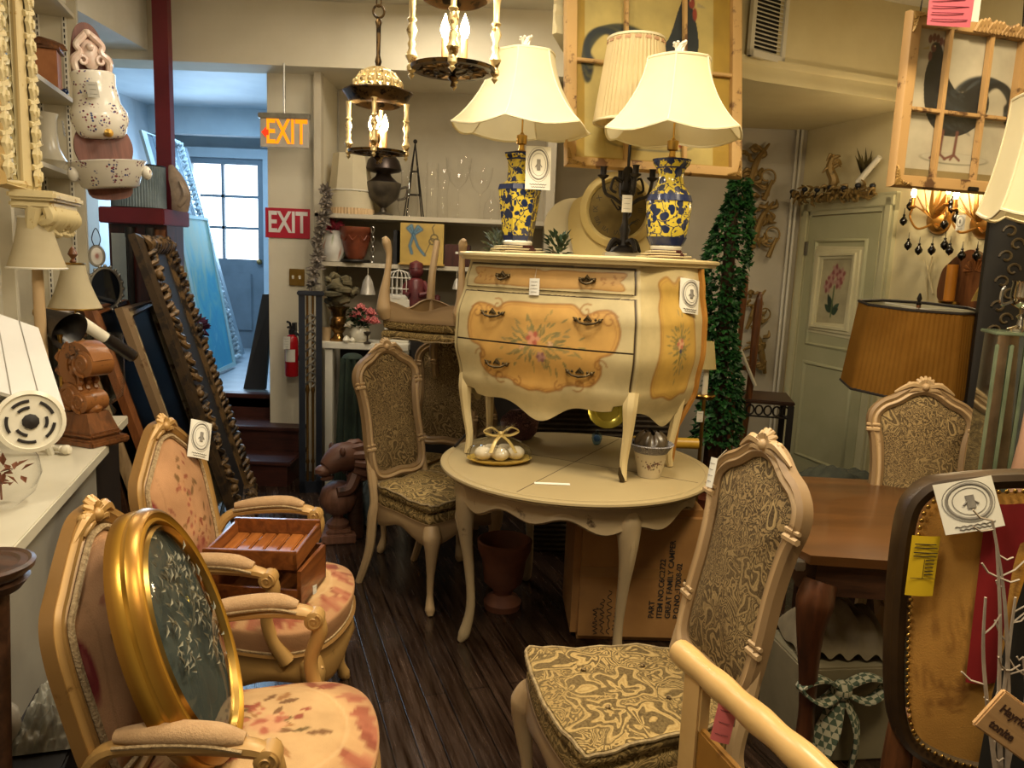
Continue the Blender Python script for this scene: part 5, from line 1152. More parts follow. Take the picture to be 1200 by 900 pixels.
m_tc = simple('red_brown_glaze', '5e2f20', '84462e', 10, .3)
MB().shell([(0, .004), (.055, 0), (.075, .03), (.095, .12), (.105, .18), (.112, .19), (.112, .225), (.1, .225), (.09, .15), (.06, .03)], 36).build('pot_body', m_tc, tp)
b = MB()
for k in range(8):
    a = 2 * PI * k / 8; b.tube(catmull([(.1 * math.cos(a - .3), .1 * math.sin(a - .3), .165), (.098 * math.cos(a), .098 * math.sin(a), .13), (.1 * math.cos(a + .3), .1 * math.sin(a + .3), .165)], 5), .008, 5)
b.build('garland_relief', m_tc, tp)
lathe_thing('iron_trivet', 'round dark iron trivet under the red brown pot', 'trivet', on(417, Y2 - .1, z2), [(.0, 0), (.1, 0), (.105, .012), (.1, .022), (0, .022)], m_iron)
ch_ = MB(); q = on(437, Y2 - .14, z2)
for k in range(7): ch_.at(q + V(0, 0, .028 + k * .034), (PI / 2, 0, (PI / 2) * (k % 2))).tube([(.011 * math.cos(a), .022 * math.sin(a), 0) for a in np.linspace(0, 2 * PI, 11)[:-1]], .004, 5, True)
tag(ch_.build('silver_chain', m_silver), 'silver link chain hanging beside the red brown pot', 'chain')
bk = thing('book', 'slim black book standing beside the yellow box', 'book', on(466, Y2, z2)); MB().box((-.014, -.1, 0), (.014, .08, .24), .003).build('cover', m_black, bk); MB().box((-.011, -.095, .005), (.011, .082, .235)).build('pages', m_paper, bk)
kb = thing('key_box', 'yellow wooden box painted with a blue bow and a key on the second shelf', 'box', on(496, 5.56, z2), math.radians(4)); w = pxm(50, 5.5); h = P(496, 262, 5.5).z - z2 - .012
b = MB(); n_ = 90; b.grid(lambda u, v: ((u - .5) * w, -.0905, .012 + v * h), n_, n_); nn = len(b.v); b.box((-w / 2, -.09, .012), (w / 2, .12, .012 + h), .004)
p_ = Paint([v.x for v in b.v[:nn]], [v.z for v in b.v[:nn]], 'c2a24e'); T, K = '2f5a78', '6a5a34'
zc = .012 + h * .72
for pts, wd in (([(-.06, zc), (-.1, zc + .04), (-.075, zc + .06), (-.06, zc)], .012), ([(-.06, zc), (-.03, zc + .055), (-.005, zc + .035), (-.06, zc)], .012), ([(-.06, zc), (-.085, zc - .08), (-.07, zc - .13)], .011), ([(-.06, zc), (-.03, zc - .08), (.0, zc - .12), (.02, zc - .14)], .010)): p_.line(pts, wd, T); p_.line(pts, wd * .4, '6a9ab0', .7)
for (x, z, r) in ((.085, zc - .02, .024), (.07, zc - .045, .02), (.10, zc - .045, .02)): p_.line([(x + r * math.cos(a), z + r * math.sin(a)) for a in np.linspace(0, 6.3, 20)], .005, K)
p_.line([(.085, zc - .05), (.085, zc - .15)], .007, K); p_.line([(.085, zc - .14), (.11, zc - .14)], .008, K); p_.line([(.085, zc + .0), (.07, zc + .05), (.085, zc + .07)], .004, K); p_.line([(.02, zc - .14), (.06, zc - .05)], .003, K)
b.build('box_body', vcol('painted_wood', .5), kb, colors=np.vstack([p_.C, np.tile(np.array(lin('bd9c48')), (len(b.v) - nn, 1))])); MB().box((-w / 2 - .01, -.1, 0), (w / 2 + .01, .125, .012), .003).build('base_board', simple('ochre_board', 'b08c40', 'be9a4c', 5, .5), kb)
dbx = thing('dark_box', 'dark mahogany box with small label, right of the yellow box', 'box', on(538, Y2 - .05, z2)); MB().box((-.09, -.1, 0), (.09, .1, .155), .005).build('box_body', MATS['dark_red_mahogany'], dbx); MB().box((-.01, -.1015, .09), (.01, -.1, .105)).build('paper_label', m_paper, dbx)
# console ledge
Yc = 5.33
bu = thing('bronze_urn', 'tall bronze urn vase on the white console', 'urn', on(397, Yc - .03, z3)); Hu = .235
MB().lathe([(.055, 0), (.058, .012), (.04, .025), (.03, .05), (.045, .075), (.062, .11), (.062, .15), (.048, .17), (.055, .21), (.075, .228), (.078, .238), (.06, .238), (0, .2)], 24).build('body', simple('polished_bronze', '6a4a26', '93703a', 8, .25, .9), bu)
q = on(397, Yc - .03, z3 + .235); b = MB(); rnd = random.Random(6); b.at(q)
for k in range(26):
    z = rnd.uniform(0.01, .24); r = .11 * (1 - abs(z - .1) / .2); a = rnd.uniform(0, 6.3); b.tube(catmull([(r * math.cos(a), r * math.sin(a), z), (r * 1.1 * math.cos(a + .7), r * 1.1 * math.sin(a + .7), z + rnd.uniform(-.02, .03)), (r * .9 * math.cos(a + 1.4), r * .9 * math.sin(a + 1.4), z)], 4), [.014, .024, .01], 6)
b.sphere((0, 0, .10), .085, 12, (1, 1, 1.15)); b.tube([(0, 0, .0), (0, 0, .05)], .03, 8)
tag(b.build('driftwood_ball', simple('mossy_driftwood', '3f3a28', '70664a', 14, .9, bump=.5)), 'knotted mossy driftwood ball on top of the bronze urn', 'ornament')
rv = thing('rose_vase', 'white vase holding pink roses and leaves on the white console', 'vase', on(423, Yc - .06, z3))
MB().shell([(0, .004), (.045, .003), (.065, .03), (.07, .07), (.055, .1), (.06, .115)], 24).build('vase', m_ivory, rv)
b = MB(); rnd = random.Random(21)
for k in range(70): a = rnd.uniform(0, 6.3); r = rnd.uniform(.02, .1); b.leaf((r * .5 * math.cos(a), r * .5 * math.sin(a), .1 + rnd.uniform(0, .1)), (math.cos(a), math.sin(a), rnd.uniform(-.4, .9)), (0, 0, 1), .08, .04)
b.build('rose_leaves', simple('dark_green_leaf', '1e3320', '35502e', 12, .7), rv)
def rose(mb, c, r, rnd):
    for lay in range(4):
        for k in range(5 + lay):
            a = 2 * PI * k / (5 + lay) + lay * .5; rr = r * (.15 + .22 * lay); up = .9 - .28 * lay
            mb.leaf(Vector(c) + V(math.cos(a) * rr * .4, math.sin(a) * rr * .4, -.1 * r * lay), (math.cos(a) * (1 - up), math.sin(a) * (1 - up), up), (math.cos(a), math.sin(a), .3), r * .8, r * .75, .25)
    mb.sphere(c, r * .45, 8)
for (x, y, z) in ((-.02, -.04, .19), (.045, -.05, .165), (.10, -.03, .15), (.0, .02, .23), (.07, .0, .205)): b = MB(); rose(b, (x, y, z), .05, rnd); b.build('pink_rose', simple('rose_pink', 'c06a6c', 'd98c88', 14, .8), rv)
b = MB(); rose(b, (-.06, -.05, .12), .04, rnd); b.build('cream_rose', m_ivory, rv)
lathe_thing('clay_pot', 'little clay pot at the left end of the white console', 'pot', on(382, Yc - .05, z3), [(0, .003), (.03, 0), (.038, .07), (.042, .09), (.038, .09), (.03, .01)], m_limed)
for i, (px, r) in enumerate(((407, .028), (414, .022))): lathe_thing('shell_ornament', ('bigger', 'smaller')[i] + ' cream shell ornament in front of the bronze urn', 'ornament', on(px, Yc - .12 + .01 * i, z3), [(0, 0), (r * .7, .0), (r, r * .6), (r * .6, r * 1.4), (0, r * 1.8)], m_ivory, 14, 'cream shell ornaments')
lathe_thing('candle_cup', 'small dark metal candle cup on the white console', 'candle holder', on(432, Yc - .12, z3), [(0, 0), (.025, 0), (.025, .006), (.006, .015), (.006, .05), (.025, .07), (.025, .08), (0, .08)], m_pew, 14)
# things below the second shelf, right of console
bdg = thing('birdcage', 'small white wire birdcage on a white box under the second shelf', 'birdcage', on(469, 5.42, P(469, 350, 5.42).z)); b = MB(); r = .085; Hc = P(469, 316, 5.42).z - P(469, 350, 5.42).z
for k in range(16):
    a = 2 * PI * k / 16; b.tube([(r * math.cos(a), r * math.sin(a), 0), (r * math.cos(a), r * math.sin(a), Hc * .72), (r * .75 * math.cos(a), r * .75 * math.sin(a), Hc * .9), (0, 0, Hc)], .0028, 4)
for z in (.02, Hc * .35, Hc * .72): b.tube([(r * math.cos(a), r * math.sin(a), z) for a in np.linspace(0, 2 * PI, 25)[:-1]], .0035, 4, True)
b.build('wire_bars', simple('white_wire', 'cfcbc0', 'dad6cb', 5, .5), bdg); MB().lathe([(r, 0), (r + .004, .01), (r, .03), (0, .03)], 24).build('base_tray', MATS['white_wire'], bdg)
wb2 = thing('storage_box', 'plain white box carrying the birdcage', 'box', on(469, 5.42, z3 + .0), 0); MB().box((-.085, -.085, 0), (.085, .085, bdg.location.z - z3 - .001), .004).build('box_body', m_white, wb2)
def figure(px, Y, zb, s, label):
    t = thing('carved_figure', label, 'figurine', on(px, Y, zb)); m = simple('burgundy_wood', '4a1c20', '6a2c2e', 9, .4)
    MB().lathe([(.07 * s, 0), (.075 * s, .02 * s), (.065 * s, .2 * s), (.055 * s, .26 * s), (.03 * s, .28 * s)], 18).build('robe', m, t); MB().sphere((0, 0, .325 * s), .052 * s, 12).lathe([(.05 * s, .345 * s), (.045 * s, .38 * s), (0, .40 * s)], 14).build('head', m, t)
    for sg in (-1, 1): MB().tube(catmull([(sg * .055 * s, 0, .25 * s), (sg * .085 * s, -.03 * s, .18 * s), (sg * .03 * s, -.065 * s, .16 * s)], 4), .018 * s, 7).build('arm', m, t)
z4 = P(492, 372, 5.45).z
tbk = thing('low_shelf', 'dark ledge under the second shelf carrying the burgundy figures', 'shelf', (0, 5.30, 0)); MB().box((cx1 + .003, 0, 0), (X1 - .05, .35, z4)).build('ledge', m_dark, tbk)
figure(489, 5.42, z4, 1.0, 'taller burgundy carved figure under the second shelf'); figure(500, 5.50, z4, .62, 'burgundy carved figure half hidden behind the taller one'); figure(515, 5.40, z4, .42, 'small burgundy carved figure right of the tall pair')
for (px, y0, y1, Y, lb, nm) in ((431, 315, 345, 5.42, 'silver white bell ornament hanging over the roses', 'bell_ornament'), (535, 322, 339, 5.4, 'tiny white bell ornament hanging under the dark box', 'bell_ornament')):
    q0, q1 = P(px, y1, Y), P(px, y0, Y); h = (q1.z - q0.z) * .85; t = thing(nm, lb, 'ornament', q0)
    MB().shell([(h * .36, 0), (h * .34, h * .1), (h * .22, h * .6), (h * .08, h * .85), (.001, h * .9)], 18).build('bell', simple('silver_cream_glaze', '9a948a', 'c2bcb0', 12, .3, .2), t); MB().tube([(0, 0, h * .88), (0, 0, z2 - .031 - q0.z)], .0025, 4).build('cord', m_string, t)
# garland on bookcase post
b = MB(); rnd = random.Random(31); c0, c1 = P(383, 222, 5.42), P(370, 335, 5.42); side_c = P(384, 280, 5.42)
path = catmull([c0, P(382, 250, 5.42), P(374, 275, 5.42), P(372, 305, 5.42), P(366, 335, 5.42)], 10); b.tube(path, .006, 5)
for p in path:
    for k in range(6): d = V(rnd.uniform(-1, 1), rnd.uniform(-1, .2), rnd.uniform(-.7, 1)); b.leaf(p, d, (0, -1, .3), rnd.uniform(.04, .075), .028)
    if rnd.random() < .4: b.sphere(p + V(rnd.uniform(-.04, .04), -.03, 0), .011, 6)
tag(b.build('leaf_garland', simple('silvery_leaves', '6f665c', '9a8f84', 14, .55, .2)), 'silvery artificial leaf garland hanging on the bookcase post', 'garland')
# dark tall frame/screen beside pier, black board in passage
q = P(364, 556, 5.14); PZ_ = PZ(362, 556, 0); sc = thing('folding_screen', 'tall narrow dark framed screen with brass bars beside the pier', 'screen', (P(364, 450, 5.08).x, 5.08, 0), math.radians(12)); Hs = P(364, 341, 5.08).z
MB().box((-.075, -.02, 0), (-.035, .02, Hs)).box((.035, -.02, 0), (.075, .02, Hs)).box((-.075, -.02, 0), (.075, .02, .08)).box((-.085, -.035, Hs - .03), (.09, .04, Hs), .006).build('dark_frame', simple('blue_black_wood', '161a24', '242a36', 5, .35), sc)
for x in (-.02, .015): MB().at((x, -.01, 0)).lathe([(.008, .08), (.008, .2), (.014, .22), (.008, .24), (.009, Hs * .5), (.015, Hs * .52), (.008, Hs * .55), (.008, Hs - .03)], 10).build('brass_bar', simple('old_brass', '6a4c24', '8d6a36', 8, .3, .8), sc)
b = MB()
for k in range(9): z = .75 + k * .055; b.tube(catmull([(-.03, -.018, z), (.0, -.03, z + .03), (.03, -.018, z + .01), (.01, -.022, z - .015)], 4), .007, 5)
b.build('silver_leaf_scroll', m_silver, sc)
q = P(302, 455, 6.0); bb = thing('black_board', 'black flat board leaning just inside the passage', 'board', (q.x, 5.95, .545)); zt = P(306, 345, 6.0).z - .545
b = MB(); b.add([(-.09, -.02, 0), (.07, .0, 0), (.10, .12, zt), (.03, .10, zt), (-.09, .02, 0), (.07, .04, 0), (.10, .15, zt), (.03, .13, zt)], [(0, 1, 2, 3), (7, 6, 5, 4), (0, 4, 5, 1), (1, 5, 6, 2), (2, 6, 7, 3), (3, 7, 4, 0)]); b.build('panel', m_black, bb, ang=.3); MB().tube([(.071, .02, 0), (.105, .135, zt)], .01, 5).build('edge_strip', simple('slate_edge', '2a3a44', '3a4a54', 5, .5), bb)
# ---- stacked chairs behind chair A
csp = V(-.43, 4.22, 0)
side_chair('dining_chair', 'carved paisley chair at the back, under the upturned chair', csp, math.radians(-100), 'carved paisley dining chairs', False)
inv = side_chair('dining_chair', 'upturned carved paisley chair stacked with its legs in the air', (-.40, 4.20, 1.715), 0, 'carved paisley dining chairs', True)
inv.rotation_euler = (PI, 0, math.radians(-112))
p0, p1 = PZ(490, 549, .502), PZ(516, 538, .502); tag(MB().tube([p0, p0.lerp(p1, .8), p1], [.007, .007, .004], 8).build('brass_rod', m_brass), 'short brass rod lying on the seat of the chair under the upturned one', 'rod')
# ---- floor things around
q = PZ(392, 637, 0); fb = thing('newel_ball', 'pinkish wooden ball finial on a square base on the floor', 'finial', (q.x, q.y + .08, 0), .3); m_pw = wood('pink_wood', '6e4a38', '8f6450', 2.5, 'z', .5)
MB().box((-.095, -.095, 0), (.095, .095, .05), .006).box((-.07, -.07, .05), (.07, .07, .075), .006).build('square_base', m_pw, fb); MB().lathe([(.06, .075), (.065, .10), (.03, .13), (.03, .145), (.075, .17), (.1, .215), (.105, .25), (.09, .30), (.05, .335), (0, .345)], 24).build('ball', m_pw, fb)
q = P(408, 545, 4.25); ln_ = thing('carved_lion', 'carved wooden lion head on a post', 'carving', (q.x, 4.25, 0), math.radians(-140)); zl = q.z
b = MB(); b.tube(catmull([(-.14, 0, zl - .02), (-.05, 0, zl + .04), (.05, 0, zl + .05), (.14, 0, zl + .0)], 6), [.055, .085, .085, .045], 12); b.sphere((.15, 0, zl - .01), .05, 10, (1.1, .9, .7)).sphere((.13, 0, zl - .055), .035, 10, (1.2, .8, .5))
for sg in (-1, 1): b.sphere((.07, sg * .065, zl + .1), .028, 8, (.6, .8, 1)).sphere((.115, sg * .035, zl + .035), .016, 8)
for k in range(12): a = 2 * PI * k / 12; b.tube(catmull([(-.0, .08 * math.cos(a), zl + .03 + .08 * math.sin(a)), (-.06, .11 * math.cos(a), zl + .02 + .1 * math.sin(a)), (-.13, .085 * math.cos(a + .3), zl - .01 + .08 * math.sin(a + .3))], 4), [.022, .028, .01], 6)
b.tube(catmull([(-.02, .05, zl - .05), (.03, .07, zl - .12), (.10, .06, zl - .13)], 4), [.04, .035, .03], 8); b.build('lion_head', worn('carved_pink_brown', '6a4636', '38221a', 10, .6, .5), ln_); MB().tube([(-.04, 0, zl - .02), (-.05, 0, .0)], [.045, .05], 10).build('post', m_oakd, ln_)
q = PZ(392, 598, 0); b = MB().at((q.x + .02, q.y + .22, .0)); b.tube([(.075 * math.cos(t), .075 * math.sin(t), .02 + t * .0075) for t in np.linspace(0, 6 * 2 * PI, 90)], .016, 7); tag(b.build('coil_spring', m_iron), 'black iron coil behind the ball finial', 'coil')
q = PZ(424, 622, 0); b = MB().at((q.x + .04, q.y + .1, 0)); b.grid(lambda u, v: (lambda a, t: ((.10 + .02 * math.sin(5 * a + 7 * t) + .012 * math.sin(11 * a)) * math.sin(PI * (.08 + .84 * t)) * math.cos(a), (.08 + .015 * math.sin(7 * a + 3)) * math.sin(PI * (.08 + .84 * t)) * math.sin(a), .006 + .29 * t + .01 * math.sin(6 * a)))(2 * PI * u, v), 48, 20, cu=True); b.sphere((0, 0, .03), .05, 10, (1.4, 1.2, .6))
tag(b.build('wrapped_bundle', simple('grey_blue_wrap', '5a6668', '7d898a', 18, .3, bump=.4)), 'grey blue plastic wrapped bundle on the floor behind the left chair', 'bundle')
q = P(412, 500, 4.6); b = MB().at((q.x, 4.62, 0)); b.grid(lambda u, v: ((.11 - .05 * v + .018 * math.sin(9 * 2 * PI * u)) * math.cos(2 * PI * u), (.09 - .04 * v + .018 * math.sin(9 * 2 * PI * u)) * math.sin(2 * PI * u), 1.0 * v), 72, 14, cu=True); b.sphere((0, 0, 1.0), .065, 12, (1, .8, .5))
tag(b.build('folded_umbrella', simple('dark_green_cloth', '18241c', '28382c', 8, .8)), 'dark green folded garden parasol standing behind the left chair', 'parasol')
q = PZ(588, 722, 0); pl = thing('terracotta_planter', 'dark terracotta urn planter under the round table', 'planter', (q.x, q.y + .1, 0)); MB().shell([(0, .0), (.085, 0), (.09, .03), (.075, .05), (.045, .07), (.05, .09), (.09, .13), (.105, .24), (.125, .29), (.13, .33), (.12, .335), (.1, .28), (.08, .14)], 30).build('planter_body', simple('dark_terracotta', '5a3220', '74452e', 9, .7), pl)
# cardboard box with printed text
c0, c1 = PZ(668, 752, 0), PZ(822, 756, 0); d = c1 - c0; W = d.length; crz = math.atan2(d.y, d.x)
cbx = thing('cardboard_box', 'big brown cardboard shipping box with printed text under the round table', 'cardboard box', c0, crz)
m_card = simple('brown_cardboard', '8a6234', '9c723f', 5, .85)
MB().box((0, 0, 0), (W, .42,   .60), .03).build('carton', m_card, cbx)
b = MB().box((.03, -.0012, .30), (W - .03, .0, .345)).box((W * .33, -.0012, .1), (W * .36, 0, .59)); b.build('packing_tape', simple('tan_tape', '8a6236', '94703f', 6, .3), cbx)
b = MB()
for i, tx in enumerate(('PART', 'ITEM NO.C6C2722', 'GREAT FAMILY CAMPER', 'P.O.NO.:17008-02', "QTY:  2  PCS", 'MADE IN CHINA', 'CARTON NO: 51')):
    M = Matrix.Translation((W * .60 + i * .036, -.0015, .12)) @ Matrix.Rotation(PI / 2, 4, 'X') @ Matrix.Rotation(PI / 2, 4, 'Z'); b.mat(M).text(tx, .033, .0004, .0006, 'LEFT')
b.build('printed_text', m_ink, cbx, ang=0)
MB().mat(Matrix.Translation((W * .44, -.0015, .42)) @ Matrix.Rotation(PI / 2, 4, 'X') @ Matrix.Rotation(PI / 2, 4, 'Z')).text('NEW PART', .036, .0004, .0006, 'LEFT').build('printed_heading', m_ink, cbx, ang=0)
b = MB(); rnd = random.Random(14)
for k in range(4): x = W * (.18 + .05 * k); b.tube([V(x + .008 * math.sin(t * 40 + k) + .006 * rnd.uniform(-1, 1), -.002, .04 + .2 * t * (.6 + .2 * (k % 3))) for t in np.linspace(0, 1, 30)], .0016, 4)
b.build('handwriting', m_ink, cbx)
hm = thing('wicker_hamper', 'dark wicker hamper standing behind the round table', 'hamper', (.50, 4.42, 0), .05); b = MB()
b.grid(lambda u, v: (lambda a: ((.40 + .008 * math.sin(60 * PI * v) * math.cos(24 * a)) * (.94 + .06 * v) * max(-1, min(1, 1.35 * math.cos(a))), (.24 + .006 * math.sin(60 * PI * v)) * max(-1, min(1, 1.35 * math.sin(a))), .84 * v))(2 * PI * u), 96, 90, cu=True); b.build('woven_body', simple('dark_wicker', '20180f', '3a2d1c', 40, .7), hm)
MB().box((-.42, -.26, .841), (.42, .26, .885), .012).build('lid', simple('dark_wicker_lid', '241b11', '3c2e1d', 40, .7), hm); MB().tube([(-.06, -.265, .86), (-.05, -.29, .85), (.05, -.29, .85), (.06, -.265, .86)], .008, 6).build('handle', m_oakd, hm)
# ---- on the round table, under the chest
g1 = thing('gift_package', 'cellophane wrapped tray of soaps with a gold ribbon bow at the left of the table', 'gift package', PZ(585, 541, TH + .001), .2)
MB().lathe([(0, 0), (.10, 0), (.135, .014), (.142, .02), (.135, .02), (.1, .008), (0, .008)], 32, 1, .7).build('gold_tray', simple('gold_foil', 'b8963a', 'd2b45a', 12, .45, .35), g1)
b = MB()
for (x, y) in ((-.07, 0), (0, -.02), (.07, .0), (.03, .04), (-.03, .04)): b.sphere((x, y, .04), .038, 12, (1.1, .9, .8))
b.build('wrapped_soaps', simple('cream_paper_soaps', 'b5a888', 'd0c6ac', 20, .6), g1)
b = MB(); b.grid(lambda u, v: (lambda a, t: ((.138 + .008 * math.sin(9 * a + 8 * t)) * (1 - .9 * t ** 2.2) * math.cos(a), .72 * (.138 + .008 * math.sin(7 * a)) * (1 - .9 * t ** 2.2) * math.sin(a), .018 + .10 * t ** .8))(2 * PI * u, v), 60, 14, cu=True); b.grid(lambda u, v: ((.014 + .05 * v + .008 * math.sin(14 * PI * u)) * math.cos(2 * PI * u), (.014 + .035 * v) * math.sin(2 * PI * u), .118 + .05 * v), 40, 4, cu=True); b.build('cellophane_wrap', glass('cellophane', 'ffffff', .08, alpha=1.4), g1)
b = MB(); m_rib = simple('gold_ribbon', 'b29a58', 'ccb578', 18, .35, .3)
for sg in (-1, 1):
    b.tube(catmull([(0, -.01, .125), (sg * .04, -.02, .155), (sg * .075, -.02, .14), (sg * .04, -.02, .122), (0, -.012, .122)], 5), .011, 6, flat=(.3, 1)); b.tube(catmull([(0, -.02, .122), (sg * .03, -.05, .10), (sg * .055, -.085, .06)], 5), .010, 6, flat=(.3, 1))
b.sphere((0, -.015, .125), .014, 8); b.build('ribbon_bow', m_rib, g1)
g2 = thing('fabric_basket', 'purple patterned bowl wrapped in film behind the gift package', 'basket', PZ(608, 513, TH + .001)); MB().lathe([(.06, 0), (.085, .03), (.095, .08), (.09, .10), (.05, .135), (0, .14)], 28).build('bowl', paisley('plum_pattern', '5a3a40', '4a2c34', '221418', '84645c', 2.2), g2)
q = PZ(716, 506, TH); pl1 = thing('gold_plate', 'shiny gold rimmed plate leaning under the chest', 'plate', (q.x - .02, q.y + .05, TH + .1005), 0, None, (math.radians(62), 0, math.radians(-6)))
MB().lathe([(0, 0), (.06, 0), (.068, .008), (.10, .018), (.102, .022), (.066, .014), (.058, .006), (0, .006)], 40).build('plate', simple('olive_gold_plate', 'a89a3c', 'bfb04a', 5, .2, .7), pl1)
q = PZ(699, 521, TH); gb2 = thing('glass_bell', 'small blue clear glass ball ornament on the table', 'ornament', (q.x, q.y, TH + .001)); MB().lathe([(.012, 0), (.018, .006), (.026, .03), (.024, .05), (.008, .062), (.01, .07), (0, .074)], 18).build('ball', glass('blue_glass', 'b8d4f0'), gb2); MB().sphere((0, 0, .03), .017, 12).build('inner_core', simple('milky_blue', '8aa4c4', 'b0c6de', 8, .3), gb2)
p0, p1 = PZ(742, 517, TH + .028), PZ(818, 520, TH + .028); b = MB(); b.tube([p0, p1], .026, 18); tag(b.build('pillar_candle', simple('yellow_wax', 'b8902c', 'cfa63c', 6, .4)), 'yellow pillar candle lying on its side at the back of the table', 'candle')
q = PZ(758, 560, TH + .001); cp = thing('cachepot', 'small cream flowered pot with a blue patterned rim standing behind the chest leg', 'pot', (q.x + .015, q.y + .035, TH + .001)); b = MB().shell([(0, .003), (.045, 0), (.05, .004), (.068, .105), (.066, .105), (.045, .01)], 48); p_ = Paint([math.atan2(v.y, v.x) for v in b.v], [v.z * 12 for v in b.v], 'd0c2a2'); rnd = random.Random(19)
b2 = MB().grid(lambda u, v: ((.047 + .022 * v) * math.cos(2 * PI * u), (.047 + .022 * v) * math.sin(2 * PI * u), .004 + .1 * v), 160, 40, cu=True); p_ = Paint([math.atan2(v.y, v.x) for v in b2.v], [v.z * 14 for v in b2.v], 'cfc09e')
for k in range(50): p_.leaf(rnd.gauss(-1.4, .45), rnd.gauss(.8, .16), .12, .05, rnd.uniform(0, 6), rnd.choice(['5a2c30', '743a3c', '4a3440', '6a5a3a']))
b2.lathe([(0, .001), (.047, .001), (.047, .004), (0, .006)], 24); cc = np.tile(np.array(lin('cfc09e')), (len(b2.v), 1)); cc[:len(p_.C)] = p_.C; b2.build('pot_body', vcol('painted_glaze2', .3), cp, colors=cc)
b = MB().shell([(.068, .104), (.09, .135), (.094, .138), (.09, .142), (.066, .112)], 60); b.build('patterned_rim', paisley('blue_white_rim', '8a8a94', '5a5e72', '22263a', 'cfc6b4', 3.4), cp)
b = MB(); b.grid(lambda u, v: ((.07 + .012 * math.sin(7 * 2 * PI * u) * v) * (1 - .6 * v * v) * math.cos(2 * PI * u), (.07 + .012 * math.cos(9 * 2 * PI * u) * v) * (1 - .6 * v * v) * math.sin(2 * PI * u), .13 + .055 * v + .008 * math.sin(10 * PI * u)), 60, 8, cu=True).sphere((0, 0, .125), .06, 12, (1, 1, .6)); b.build('dark_filling', simple('dark_wrapped_filling', '2a2218', '4c4030', 24, .3), cp)
q = PZ(647, 567, TH + .0012); b = MB().at(q, (0, 0, .0)); b.box((-.07, -.012, 0), (.07, .012, .0015)); tag(b.build('price_slip', m_paper), 'thin white paper slip near the front edge of the round table', 'paper')
p0, p1 = PZ(533, 523, TH + .006), PZ(549, 506, TH + .006); tag(MB().tube([p0, p1], .006, 8).build('dark_pencil', m_dark), 'short dark stick lying at the left edge of the round table', 'stick')
# ================================================================== CHEST TOP, LANTERNS, RIGHT SIDE
def porcelain(name):
    N = NT(name); N.set(Roughness=.22); mp = N.map(); w_ = N.noise(mp, 14, 2); ad = N.n('ShaderNodeVectorMath', operation='SCALE'); N.l(w_, 1, ad, 0); ad.inputs['Scale'].default_value = .045
    av = N.n('ShaderNodeVectorMath', operation='ADD'); N.l(mp, 0, av, 0); N.l(ad, 0, av, 1)
    v = N.n('ShaderNodeTexVoronoi'); v.inputs['Scale'].default_value = 26; N.l(av, 0, v, 'Vector'); v2 = N.n('ShaderNodeTexVoronoi'); v2.inputs['Scale'].default_value = 70; N.l(av, 0, v2, 'Vector')
    a = N.ramp(v, 0, [(.40, 'ffffff'), (.46, '000000')]); c = N.ramp(v2, 0, [(.36, 'ffffff'), (.42, '000000')]); no = N.noise(mp, 22, 2); k = N.ramp(no, 0, [(.46, '000000'), (.5, 'ffffff')])
    f = N.math('MAXIMUM', N.math('MULTIPLY', (a, 0), .0), N.math('MULTIPLY', (c, 0), (k, 0))); f2 = N.ramp(v, 0, [(.42, 'ffffff'), (.47, '000000')]); f = N.math('MAXIMUM', f, (f2, 0))
    wv = N.n('ShaderNodeTexVoronoi', feature='DISTANCE_TO_EDGE'); wv.inputs['Scale'].default_value = 17; N.l(av, 0, wv, 'Vector'); vine = N.ramp(wv, 0, [(.018, 'ffffff'), (.03, '000000')]); f = N.math('MAXIMUM', f, (vine, 0))
    N.color(N.mix(f, 'c9b33c', '1c2748')); N.b.inputs['Coat Weight'].default_value = .4; return N.m
m_porc = porcelain('yellow_blue_porcelain'); m_navy = simple('navy_glaze', '1a2444', '26325a', 12, .2); m_rosew = MATS['dark_red_mahogany']
m_cloth = shade('cream_silk_shade', 'd9cea8', 'ded4b2', 0, 0, .3); m_shtrim = simple('cream_piping', 'd5caa4', 'ddd2b0', 8, .7)
def bell_shade(t, z0, z1, r0, r1, seg=6, rot=0, sub=6, mcl=None):
    """six sided bell shaped silk shade, scalloped below"""
    def rad(u, v):
        k = (u * seg) % 1; sag = 1 - .10 * math.sin(PI * k) ** 1.0 * (1 - .3 * v); base = r1 + (r0 - r1) * ((1 - v) ** 1.9 * .82 + (1 - v) * .18); return base * sag
    def f(u, v):
        a = 2 * PI * u + rot; r = rad(u, v); k = (u * seg) % 1; dz = -.022 * (math.sin(PI * k)) * (1 - v) ** 6 + .012 * (1 - v) ** 8; return (r * math.cos(a), r * math.sin(a), z0 + (z1 - z0) * v + dz)
    o = MB().grid(f, seg * sub, 16, cu=True).build('lamp_shade', mcl or m_cloth, t, ang=.5)
    b = MB()
    for k in range(seg): b.tube([f(k / seg, v) for v in np.linspace(0, 1, 10)], .0035, 5)
    for v in (0, 1): b.tube([f(u, v) for u in np.linspace(0, 1, seg * sub + 1)[:-1]], .005, 5, True)
    b.build('piping', m_shtrim, o)
    b = MB()
    for k in range(3): a = 2 * PI * k / 3; b.tube([(0, 0, z1 - .01), (r1 * .95 * math.cos(a), r1 * .95 * math.sin(a), z1 - .004)], .002, 4)
    b.build('spider_frame', m_brass, o); return o
